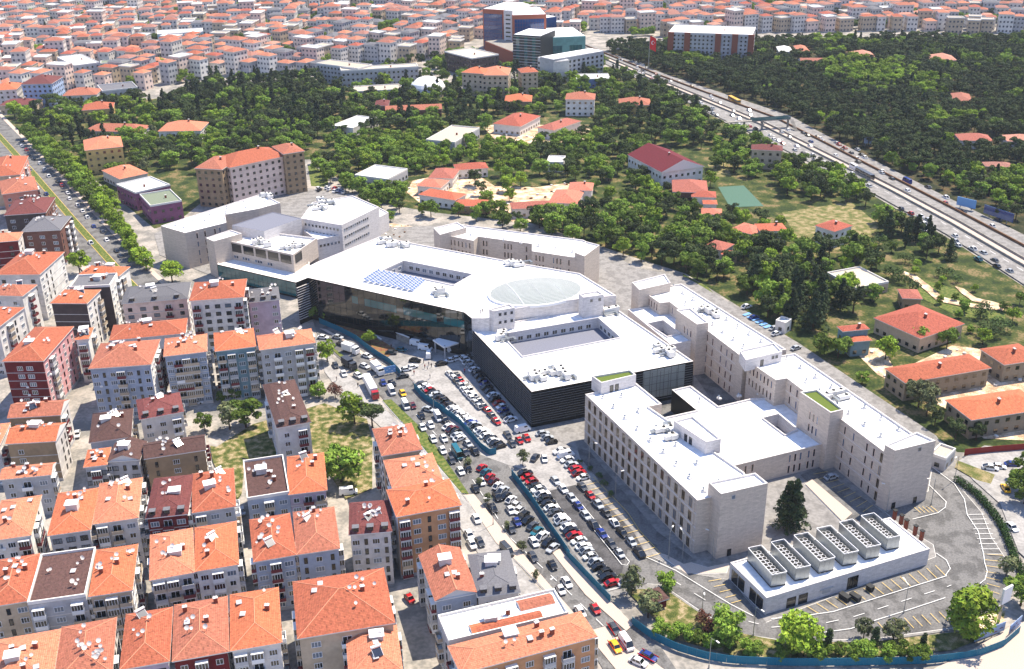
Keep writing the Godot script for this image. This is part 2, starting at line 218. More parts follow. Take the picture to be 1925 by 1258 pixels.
const HIGHWAY_SOUTH := [54.9,-940.6,115.8,-755.9,142.6,-669.6,172.4,-569.3,185.7,-525.8,199.9,-463.7,210.7,-390.2,225.9,-311.5]
const BOULEVARD := [-361.6,-728,-268.2,-585,-206.8,-489,-161.9,-420.2,-134.9,-381.1]
const FENCES := [[-73.9,-374.9,-64.7,-366.6,-57.9,-359.2,-52.2,-350.5,-47.5,-344.2,-43.5,-339.4,-38.8,-330.4],
[-33.3,-320.2,-29.7,-313,-25.8,-307.6,-22,-303.3,-23.8,-305.2,-16.9,-295.6,-12.6,-286.5,-9.7,-280.1,-7.1,-276.7,-5.2,-277.4],
[-0.7,-265.4,4.3,-253.4,8.5,-241.5,12.3,-231.2,14.3,-225.5,13,-227.2,19.6,-214.5,23,-208],
[27.4,-200.1,31.3,-195.1,36.4,-191,42.2,-188.1,48.1,-186.5,61.1,-185.5,73.3,-185.3,85,-185.4],
[84.9,-185.4,92.7,-185.6,100.3,-186.7,104.8,-187.8,111.2,-190.6,116.7,-195.1]]
const HEDGE := [126.4,-259.4,129.3,-251.9,130,-244.3,129.9,-236.2,128.8,-230.2,127.8,-224.6,127.4,-223.5,126.6,-216.8,126,-212.9]
const CAR_ROWS := ["inside the long straight blue fence",
"slanted on the street side of the fence",
"in the lower car park middle file",
"nose to tail beside the yellow bays",
"packed at the top of the lower car park",
"inside the curved upper blue fence",
"in the upper car park left file",
"in the upper car park right file",
"in the shade along the louvred glass wall",
"by the covered entrance",
"at the foot of the louvred corner",
"on the raised bay behind the louvred corner",
"slanted by the upper fence of the avenue",
"parked under the boulevard trees",
"driving on the left boulevard lane",
"in the near jam of the highway",
"in the lower near jam of the highway",
"on the highway middle lanes",
"on the far highway lanes",
"parked at the edge of the pine wood",
"in the yard behind the white hospital roof",
"in the bays beyond the ward wing",
"on the upper highway"]
const CARS := [
[3.3,-265.5,68,2,3,0],[3.9,-263.4,249,1,4,0],[5.1,-261.3,245,1,4,0],[5.9,-258.8,248,0,3,0],[7,-256.9,246,2,0,0],[8,-254.4,67,2,0,0],
[8.6,-252.1,249,2,3,0],[9.5,-250.3,66,0,3,0],[10.3,-247.8,69,0,0,0],[11.3,-245.7,249,0,2,0],[12.5,-243.3,66,1,0,0],[13,-241.5,65,2,0,0],
[14.4,-238.8,67,0,0,0],[14.9,-236.7,65,2,3,0],[15.8,-234.7,66,2,4,0],[16.9,-232.5,245,0,0,0],[17.9,-230,69,0,0,0],[18.6,-228.1,67,1,1,0],
[19.4,-225.6,249,1,0,0],[20.6,-223.4,65,1,1,0],[21.2,-221.2,69,1,3,0],[22.6,-219.2,247,1,3,0],[23.2,-217.1,69,2,3,0],[24.1,-214.8,68,0,4,0],
[-9.4,-268.9,39,1,4,1],[-8.2,-266.5,39,1,7,1],[-7,-263.9,36,1,4,1],[-5.9,-261.6,39,1,8,1],[-4.6,-259.1,37,1,0,1],[-3.2,-256.6,38,2,1,1],
[-2.3,-254.1,39,1,3,1],[-0.9,-252,39,1,0,1],[0.3,-249.2,216,1,0,1],[1.3,-246.8,219,1,0,1],[2.5,-244.5,217,0,3,1],[3.6,-242.2,39,0,3,1],
[4.8,-239.3,37,0,2,1],[5.9,-236.9,219,0,7,1],[7.3,-234.6,40,2,0,1],[8.7,-232,38,0,3,1],[9.9,-229.4,220,0,1,1],[11.9,-261.6,158,0,1,2],
[13.9,-257.3,159,0,0,2],[16.1,-252.7,159,0,1,2],[17.7,-248.6,156,1,5,2],[19.4,-244.1,158,0,1,2],[21.2,-239.8,338,2,2,2],[23.2,-235.6,158,0,5,2],
[25.2,-231,158,0,2,2],[27,-226.8,157,1,1,2],[19.5,-258.1,157,0,2,3],[21.4,-253.7,157,1,4,3],[23.2,-249.2,156,2,1,3],[25.1,-245,155,1,2,3],
[26.9,-240.4,339,1,0,3],[28.6,-235.9,155,0,3,3],[30.6,-231.7,158,1,1,3],[32.1,-226.9,338,2,3,3],[14.1,-277.5,248,2,0,4],[14.8,-274.7,247,1,0,4],
[16,-272.8,245,0,0,4],[17,-270,67,0,1,4],[18.1,-267.7,65,0,4,4],[18.9,-265.2,67,2,4,4],[20,-262.9,247,1,0,4],[-30.8,-322.5,68,0,2,5],
[-29.9,-320.8,247,0,0,5],[-28.4,-319.3,65,1,0,5],[-27.8,-317.8,246,1,4,5],[-26.3,-316,68,0,3,5],[-25.7,-314.6,246,0,1,5],[-24.4,-312.8,69,0,3,5],
[-23.5,-311.3,245,0,3,5],[-22.6,-309.9,248,1,3,5],[-21.5,-307.9,247,0,3,5],[-20.6,-306.7,249,0,3,5],[-19.6,-305.1,66,0,0,5],[-18.6,-303.1,68,2,0,5],
[-17.4,-301.5,66,1,0,5],[-16.3,-300.3,246,0,0,5],[-15.4,-298.3,247,0,0,5],[-14.2,-296.9,68,0,0,5],[-13.2,-295.4,65,0,5,5],[-12.3,-294,67,2,1,5],
[-11.5,-292.4,249,1,3,5],[-10.4,-290.9,66,0,0,5],[-9.3,-289.3,65,2,0,5],[-8.3,-287.4,65,0,0,5],[-7,-285.8,65,0,3,5],[-6.2,-284.2,68,1,0,5],
[-5.2,-282.7,65,0,3,5],[-4.3,-281,245,0,3,5],[-21.8,-329.8,329,1,0,6],[-20.3,-326.9,329,0,0,6],[-19.1,-323.8,152,1,2,6],[-17.6,-320.7,151,1,1,6],
[-16.3,-317.7,329,1,0,6],[-15.3,-315.1,329,1,0,6],[-13.7,-311.9,148,0,0,6],[-12.3,-308.8,150,0,1,6],[-11.2,-306.3,331,1,1,6],[-19.1,-328.3,152,0,2,7],
[-17.8,-324.7,150,1,4,7],[-16,-320.9,330,2,1,7],[-14.4,-317.6,148,2,0,7],[-13.1,-313.9,329,0,0,7],[-11.5,-310.6,329,0,2,7],[-9.8,-306.8,330,1,2,7],
[-8.3,-303.5,148,0,4,7],[-6.8,-300.1,151,0,2,7],[-5.4,-296.3,150,0,4,7],[-16.5,-340.9,59,0,0,8],[-15.4,-338,62,2,0,8],[-14.3,-335.3,59,1,1,8],
[-13.3,-332.7,58,0,0,8],[-12.4,-329.9,242,0,2,8],[-11.4,-327.5,62,1,2,8],[-10.4,-324.4,59,1,2,8],[-9.4,-322,239,1,5,8],[-8.7,-319.3,62,2,2,8],
[-7.7,-316.6,61,1,2,8],[-6.5,-313.9,61,0,0,8],[-5.9,-310.9,58,0,3,8],[-4.6,-308.1,60,0,4,8],[-3.6,-305.7,242,1,0,8],[-3.1,-303.1,238,1,5,8],
[-1.9,-300.1,58,1,2,8],[-0.8,-297.2,61,2,0,8],[-22,-340,253,1,0,9],[-19.9,-341.4,73,1,0,9],[-17.5,-342,77,1,0,9],[-15.4,-343,253,0,0,9],
[-0.5,-282.4,158,1,2,10],[1.8,-284.2,159,1,4,10],[4.1,-285.8,161,0,4,10],[9.1,-288.3,76,0,1,11],[10.5,-285.7,76,1,1,11],[11.7,-283.2,73,1,3,11],
[-20.4,-293.3,48,0,0,12],[-19.1,-291.5,48,2,8,12],[-18.2,-289.9,228,0,3,12],[-17.5,-287.9,49,0,1,12],[-16.6,-286,52,0,0,12],[-301.4,-653,-34,2,3,13],
[-296.6,-640.9,-34,0,0,13],[-289.8,-630.8,-34,2,4,13],[-283.8,-619.8,-34,0,3,13],[-277.4,-610.8,-34,2,3,13],[-269.8,-601.1,-34,2,0,13],[-262.4,-588.8,-34,1,0,13],
[-254.8,-575.1,-34,2,0,13],[-245.9,-565.1,-34,2,3,13],[-241,-557.5,-34,2,4,13],[-232.8,-543.8,-34,0,0,13],[-228.2,-533.8,-34,0,0,13],[-220.2,-523.1,-34,1,0,13],
[-214.3,-513.6,-34,0,0,13],[-208.2,-503.3,-34,1,0,13],[-200.3,-489.7,-34,0,5,13],[-193.4,-482,-34,0,2,13],[-187.7,-470.4,-34,0,0,13],[-178.1,-455.5,-34,0,3,13],
[-174.4,-449.2,-34,0,2,13],[-286.4,-608.5,-34,1,1,14],[-270.4,-588.2,-34,1,1,14],[-243.4,-542.1,-34,2,5,14],[-215.6,-501.5,-34,0,2,14],[-193.7,-466.6,-34,2,0,14],
[121.4,-744.2,-13,1,3,15],[127.3,-740.7,-13,2,0,15],[127.6,-732.3,-13,0,0,15],[131.1,-728.4,-13,0,0,15],[128.8,-719.9,-13,2,3,15],[136.4,-713.7,-13,0,1,15],
[134.4,-707.8,-13,0,2,15],[134.1,-700,-13,0,1,15],[135.7,-693.8,-13,1,1,15],[145.2,-692.1,-13,2,2,15],[148,-683.5,-13,2,0,15],[144.3,-675.3,-13,0,1,15],
[145.3,-668.9,-13,0,0,15],[151,-663.8,-13,0,4,15],[153.2,-657.7,-13,2,2,15],[154.3,-653,-13,0,3,15],[152.9,-645.5,-13,2,1,15],[158.8,-641.1,-13,1,0,15],
[158.9,-632.5,-13,0,0,15],[160.5,-628.3,-13,2,0,15],[161.8,-621.7,-13,2,4,15],[168.5,-616,-13,2,0,15],[165.5,-607.7,-13,0,1,15],[168.7,-601.2,-13,1,3,15],
[173.2,-597.2,-13,1,0,15],[171.8,-587.7,-13,2,1,15],[169.2,-581,-13,0,2,15],[178.8,-579.2,-13,1,3,15],[181.6,-571.3,-13,2,0,15],[176.4,-563.9,-13,0,0,15],
[184.7,-559.6,-13,0,0,15],[177.9,-550.8,-13,2,0,15],[187.6,-547,-13,0,3,15],[187,-537.6,-13,0,1,15],[191.1,-500,-13,1,2,16],[193.5,-492.7,-13,1,4,16],
[196.6,-488.4,-13,0,0,16],[197.9,-482.7,-13,2,1,16],[194.3,-477.2,-13,2,0,16],[191.5,-468.9,-13,0,0,16],[193.1,-464.4,-13,1,3,16],[202.5,-460.4,-13,1,0,16],
[199.9,-453.4,-13,2,1,16],[199.2,-448.1,-13,1,0,16],[204,-443.5,-13,2,0,16],[206.6,-438.5,-13,0,1,16],[201.3,-430.9,-13,2,7,16],[207.7,-429.3,-13,0,2,16],
[206,-422.9,-13,0,3,16],[208.9,-417,-13,1,1,16],[140.6,-738.6,-13,0,0,17],[143.6,-727.9,-13,2,2,17],[148.5,-704.3,-13,1,1,17],[157.1,-692.5,-13,2,0,17],
[160.1,-670.1,-13,1,2,17],[167.3,-648.2,-13,0,1,17],[169.1,-636.2,-13,2,2,17],[176.5,-615.9,-13,2,0,17],[185.7,-595.5,-13,0,0,17],[194.3,-581.4,-13,2,3,17],
[200.8,-559.7,-13,0,1,17],[202.7,-549.2,-13,0,3,17],[203.9,-528.6,-13,0,0,17],[215.5,-507.8,-13,1,4,17],[219.5,-494.6,-13,0,2,17],[224.6,-473.1,-13,1,0,17],
[133.4,-782.9,-13,2,3,18],[141.4,-748.9,-13,0,0,18],[152.6,-736.6,-13,0,0,18],[158.9,-705.6,-13,2,1,18],[170,-681.6,-13,2,3,18],[172.7,-654.5,-13,0,0,18],
[179.5,-625.9,-13,0,5,18],[192.3,-606.4,-13,1,3,18],[196,-589.4,-13,0,0,18],[201.7,-562.6,-13,2,0,18],[216.2,-533.2,-13,2,2,18],[219.1,-516.4,-13,2,0,18],
[231.1,-481.9,-13,0,2,18],[180,-645.6,-13,0,3,19],[181.1,-639.8,-13,2,3,19],[185.9,-636,-13,2,2,19],[186.9,-632.9,-13,0,0,19],[186.8,-625.6,-13,1,1,19],
[193.7,-622.1,-13,0,1,19],[194,-618.1,-13,2,4,19],[195.3,-610.6,-13,2,4,19],[201.8,-607.1,-13,0,1,19],[196.1,-600.2,-13,1,2,19],[200.5,-595.8,-13,2,3,19],
[200.7,-590.4,-13,2,0,19],[-101.3,-546.1,20,0,0,20],[-100.2,-543.4,20,0,3,20],[-96.8,-547,20,1,0,20],[-95.2,-544.4,20,1,0,20],[-92.5,-545.9,20,0,4,20],
[-91.8,-541.1,20,0,0,20],[-89.8,-542.3,20,2,0,20],[-88.2,-540.9,20,0,5,20],[-86.6,-538.8,20,0,1,20],[91.8,-383.5,60,2,0,21],[92.6,-373.4,60,0,5,21],
[98.1,-363.4,60,0,1,21],[97.6,-358.5,60,1,0,21],[102,-346.3,60,0,1,21],[89.8,-898.1,-13,2,3,22],[90.6,-893.7,-13,0,3,22],[90.8,-887.4,-13,0,1,22],
[92.9,-882.6,-13,0,0,22],[101.3,-879.6,-13,1,0,22],[102.6,-871.7,-13,0,1,22],[105.4,-867.3,-13,0,1,22],[107.1,-861.9,-13,0,0,22],[101.9,-855.6,-13,0,0,22],
[108.6,-851.1,-13,1,1,22],[104.2,-841.6,-13,2,3,22],[100.8,-835.7,-13,0,0,22],[103,-829,-13,0,0,22],[112.9,-826.7,-13,1,4,22],[114.5,-820.9,-13,2,7,22],
[109.3,-816,-13,2,0,22],[107.2,-809,-13,0,4,22],[121.7,-807,-13,0,1,22],[120.4,-799.7,-13,1,0,22],[126.3,-797.1,-13,2,0,22]]
const SINGLE_CARS := [
[-35.1,-307.4,160,3,0,"white van in the avenue beside the planted verge"],
[-32.7,-307.3,160,1,8,"dark red car beside a white van in the avenue"],
[-29.4,-300.8,160,0,3,"black car behind the white van on the avenue"],
[-27.5,-304.7,120,0,1,"silver car turning across the avenue"],
[-24,-299.3,160,3,0,"white van stopped against the fence of the avenue"],
[-21.9,-297.5,150,2,3,"black car wedged beside the stopped white van"],
[-28.6,-293.2,160,0,0,"white sedan beside the verge, first of a white pair"],
[-26.1,-294.7,160,0,0,"white sedan beside the verge, second of a white pair"],
[-24.8,-285.9,160,0,0,"white sedan level with the brick roof stack, kerb side"],
[-21.5,-286.3,160,0,0,"white sedan level with the brick roof stack, middle lane"],
[-21.5,-279.2,160,0,0,"white sedan just ahead of the teal bus"],
[-14,-282.7,150,1,1,"silver car nosing past the fence end"],
[-14.8,-277.9,150,2,2,"dark grey car squeezed beside the teal bus"],
[-11.8,-278.4,155,2,3,"big black car beside the teal bus"],
[-17,-276.7,160,4,7,"teal minibus with white roof in the avenue"],
[-18.5,-273.4,160,1,2,"dark grey car behind the teal minibus"],
[-15.6,-267.4,160,0,0,"white sedan hugging the verge below the minibus"],
[-13.5,-268.9,160,1,3,"black car beside the white sedan below the minibus"],
[-9.4,-261.5,160,1,0,"white hatchback alone in mid avenue"],
[-11,-258,160,1,3,"black car left of the lone white hatchback"],
[-4.8,-253.8,160,2,3,"black estate at mid avenue by the fence cars"],
[-6,-248,160,2,3,"black estate beside the kerb trees"],
[-1.1,-247,160,1,0,"small white car next to the slanted fence cars"],
[0.6,-241.4,160,1,5,"bright blue hatchback on the avenue"],
[-1,-238.5,160,0,2,"dark grey sedan beside the bright blue hatchback"],
[5,-232.2,160,0,0,"white sedan near the end of the slanted row"],
[-10.4,-243.1,160,0,0,"white sedan alone on the service road"],
[-12.1,-235.9,160,0,0,"white car parked by the ochre-striped block, back one"],
[-11.3,-231.8,160,0,0,"white car parked by the ochre-striped block, front one"],
[-9.2,-232.6,160,0,2,"grey car parked by the ochre-striped block"],
[-2.1,-228.5,150,3,2,"grey pickup van on the service road"],
[4.6,-225.9,160,0,2,"grey sedan beside the kerb tree, lower avenue"],
[9.5,-222.3,160,1,3,"large black car on the lower avenue"],
[12.8,-215.3,160,0,0,"white sedan, rear of a white pair on the lower avenue"],
[11.1,-212.5,160,1,0,"white car, kerb side of a white pair on the lower avenue"],
[15.4,-204.2,160,0,0,"white sedan beside the red car, lower avenue"],
[19.1,-205.1,160,1,4,"bright red hatchback on the lower avenue"],
[23,-197.9,160,0,2,"dark grey car ahead of the ambulance"],
[25.3,-192.8,160,3,0,"white ambulance with red stripe by the blue fence"],
[22.7,-191.9,160,0,6,"yellow taxi beside the ambulance"],
[29.8,-188.5,130,0,5,"deep blue sedan below the ambulance"],
[27.4,-186.8,125,0,0,"white sedan at the bottom edge beside the deep blue one"],
[27.5,-214.7,75,0,1,"silver car half under the tree at the lower car park end"],
[-70.3,-360.9,105,0,0,"white sedan turning past the corner tree"],
[-64.8,-360.8,115,0,1,"silver sedan following the bend of the fence"],
[-62.4,-354.7,120,2,2,"grey estate ahead of the box truck"],
[-58.4,-348.6,125,5,0,"white box truck on the bend"],
[-52.1,-344.6,125,0,0,"white sedan behind the box truck"],
[-52,-336.6,130,0,0,"white sedan by the verge behind the box truck"],
[-48.5,-339.4,135,1,8,"dark maroon car on the bend"],
[-62.3,-337.6,160,0,2,"grey sedan parked by the flag pavement, first"],
[-58.5,-331,160,0,0,"white sedan parked by the flag pavement, second"],
[-53.4,-329.5,140,0,0,"white sedan in the service lane by the yellow verge"],
[-57.3,-336.6,140,5,2,"dump truck on the service lane"],
[-46.9,-332.4,150,5,0,"white flatbed truck beside the blue hoarding"],
[-44.1,-323.8,160,1,5,"vivid blue compact by the gate"],
[-41,-323.4,150,0,3,"black sedan by the gate"],
[-37.8,-328.4,70,0,2,"dark teal sedan at the barrier"],
[-40.6,-317.4,160,3,0,"white van waiting at the gate"],
[-36.8,-316.1,160,0,6,"yellow taxi with black bonnet at the gate"],
[-47.6,-318.7,160,7,4,"long lorry with red cab and white trailer"],
[-40.2,-349.4,110,0,7,"turquoise car on the forecourt"],
[-43.6,-347,95,0,2,"dark car at the foot of the bank"],
[-35.1,-335.2,60,0,0,"white car beside the forecourt stalls"],
[-37.2,-333.5,75,0,0,"second white car beside the forecourt stalls"],
[-34.5,-340.4,100,0,3,"black car crossing the forecourt"],
[-25,-337.6,70,0,3,"black car in front of the canopy"],
[-29.9,-344.4,0,3,0,"white van below the canopy column"],
[-31.6,-350,110,3,0,"white minivan left of the canopy"],
[-34.9,-353.8,110,3,0,"white van at the canopy approach"],
[-32.2,-358.4,70,0,1,"silver car under the glass hall"],
[-21,-348.6,70,3,0,"white van under the canopy"],
[2.9,-290.8,65,3,0,"white delivery van under the louvred corner"],
[-1.8,-287.8,160,0,2,"grey car facing the white delivery van"],
[6.4,-274.2,25,0,2,"grey car at the car park gate"],
[9.2,-273.6,175,1,0,"white car rolling into the lower car park"],
[15.7,-275.2,67,3,0,"white minibus at the lower car park top"],
[138.6,-265.1,110,2,0,"white jeep by the grey wall of the side street"],
[141.2,-265.8,110,0,0,"white car by the grey wall of the side street"],
[145.7,-266.9,95,0,5,"navy car at the top of the side street"],
[138.5,-254.4,5,0,6,"yellow taxi on the side street"],
[132.3,-236,165,0,0,"white car by the long hedge"],
[144,-261.1,45,0,0,"white car under the side street trees"],
[91.3,-261.4,67,0,1,"pale car in the shaded yard of the ward wings"],
[-157.2,-313.9,120,0,0,"white car in the lane behind the half maroon roof"],
[-104.5,-311.7,80,0,0,"white car in front of the brown-striped block"],
[-89.2,-316.1,80,0,0,"white car below the teal-grey block"],
[-70.4,-321.6,70,0,1,"silver car below the corner awnings"],
[-136.7,-291.9,165,0,0,"white car in the alley of the jumbled facade"],
[-75.4,-248.4,160,0,1,"silver car between the low grey block and the crimson block"],
[-25.9,-209.9,150,1,4,"red van in the courtyard lane"],
[-47.1,-256.9,80,3,0,"white van by the round dark tree"],
[190.1,-555.4,-13,6,2,"long dark bus in the near jam of the highway"],
[154.4,-732.2,-13,6,6,"yellow bus on the far side of the highway"],
[188.6,-570.5,-13,4,0,"white minibus on the highway middle lanes"],
[208.7,-543.1,-13,4,5,"blue minibus on the far highway lanes"],
[175.4,-559.1,-13,5,0,"white truck in the near highway jam"]]
const TREE_PLACES := ["dark wide conifer at the mouth of the ward yard",
"second dark conifer pressed against the first in the ward yard",
"bright leafy tree at the bottom edge of the ring road",
"large bright tree beside the tall sign post",
"young tree by the lower bays, left of two",
"young tree by the lower bays, right of two",
"tree with split trunk below the ring road bend",
"thin tree by the rust-red shed",
"small round tree at the kerb above the rust-red shed",
"thin tree in front of the rust-red shed",
"reddish bare bush mound by the ring road kerb",
"reddish bush beside the mound by the kerb",
"tall bright tree in the lot beside the long lorry",
"dark conifer beside the tall bright lot tree",
"round dark tree between house blocks",
"leafy tree in the house garden, leftmost",
"silvery olive tree in the house garden",
"dark tree behind the olive in the house garden",
"small round tree in the garden row",
"small dark tree in the garden row",
"purple-leaved tree by the garden path",
"dark bush by the purple-leaved tree",
"corner tree beside the pale street-corner block",
"tall leafy tree behind the large white-sided block",
"broad tree in front of the tall pale wing",
"fallen-over looking tree by the white hospital wing gate",
"bank tree beside the curved fence",
"young tree at the bank top",
"round tree on the fence corner of the bank",
"lone tree left of the pine wood hall yard",
"second tree of the side street line",
"third tree of the side street line",
"tree below the long hedge at the frame edge",
"bare young tree by the curved bays",
"tree beside the rubble in the site yard",
"tall tree beside the teal house, left",
"tall tree beside the teal house, middle",
"tree in front of the rose dining hall, left",
"tree in front of the rose dining hall, right",
"yard tree before the tan unfinished block",
"thin yard tree before the tan unfinished block",
"first conifer before the grey unfinished block",
"second conifer before the grey unfinished block",
"third conifer before the grey unfinished block",
"fourth conifer before the grey unfinished block",
"boulevard trees, upper file",
"boulevard trees, outer file",
"boulevard trees beside the purple hall",
"kerb trees of the avenue",
"shrub hedge behind the lower blue fence",
"dark shrubs along the bottom fence",
"cypresses in the lower shrubs",
"low bushes along the ward wing lawn",
"dense grove west of the clinic",
"trees by the boulevard top",
"tall pines behind the clinic",
"trees behind the white halls",
"plane tree belt",
"trees west of the sandy yard",
"trees inside the sandy yard",
"park trees below the white school",
"dark trees between school and highway",
"trees above the white school",
"trees between sports hall and highway",
"dark grove behind the ward wing",
"park trees around the cottages",
"conifer grove below the dry lawn",
"conifer screen along the highway",
"shrubs of the right-hand park",
"dark bushes at the grove foot",
"trees by the rear hospital parking",
"trees among the school and tower blocks",
"trees at the wide brick hospital foot",
"lime trees in the wood",
"trees behind the detached ward wing",
"trees by the highway service yard"]
const LONE_TREES := 45
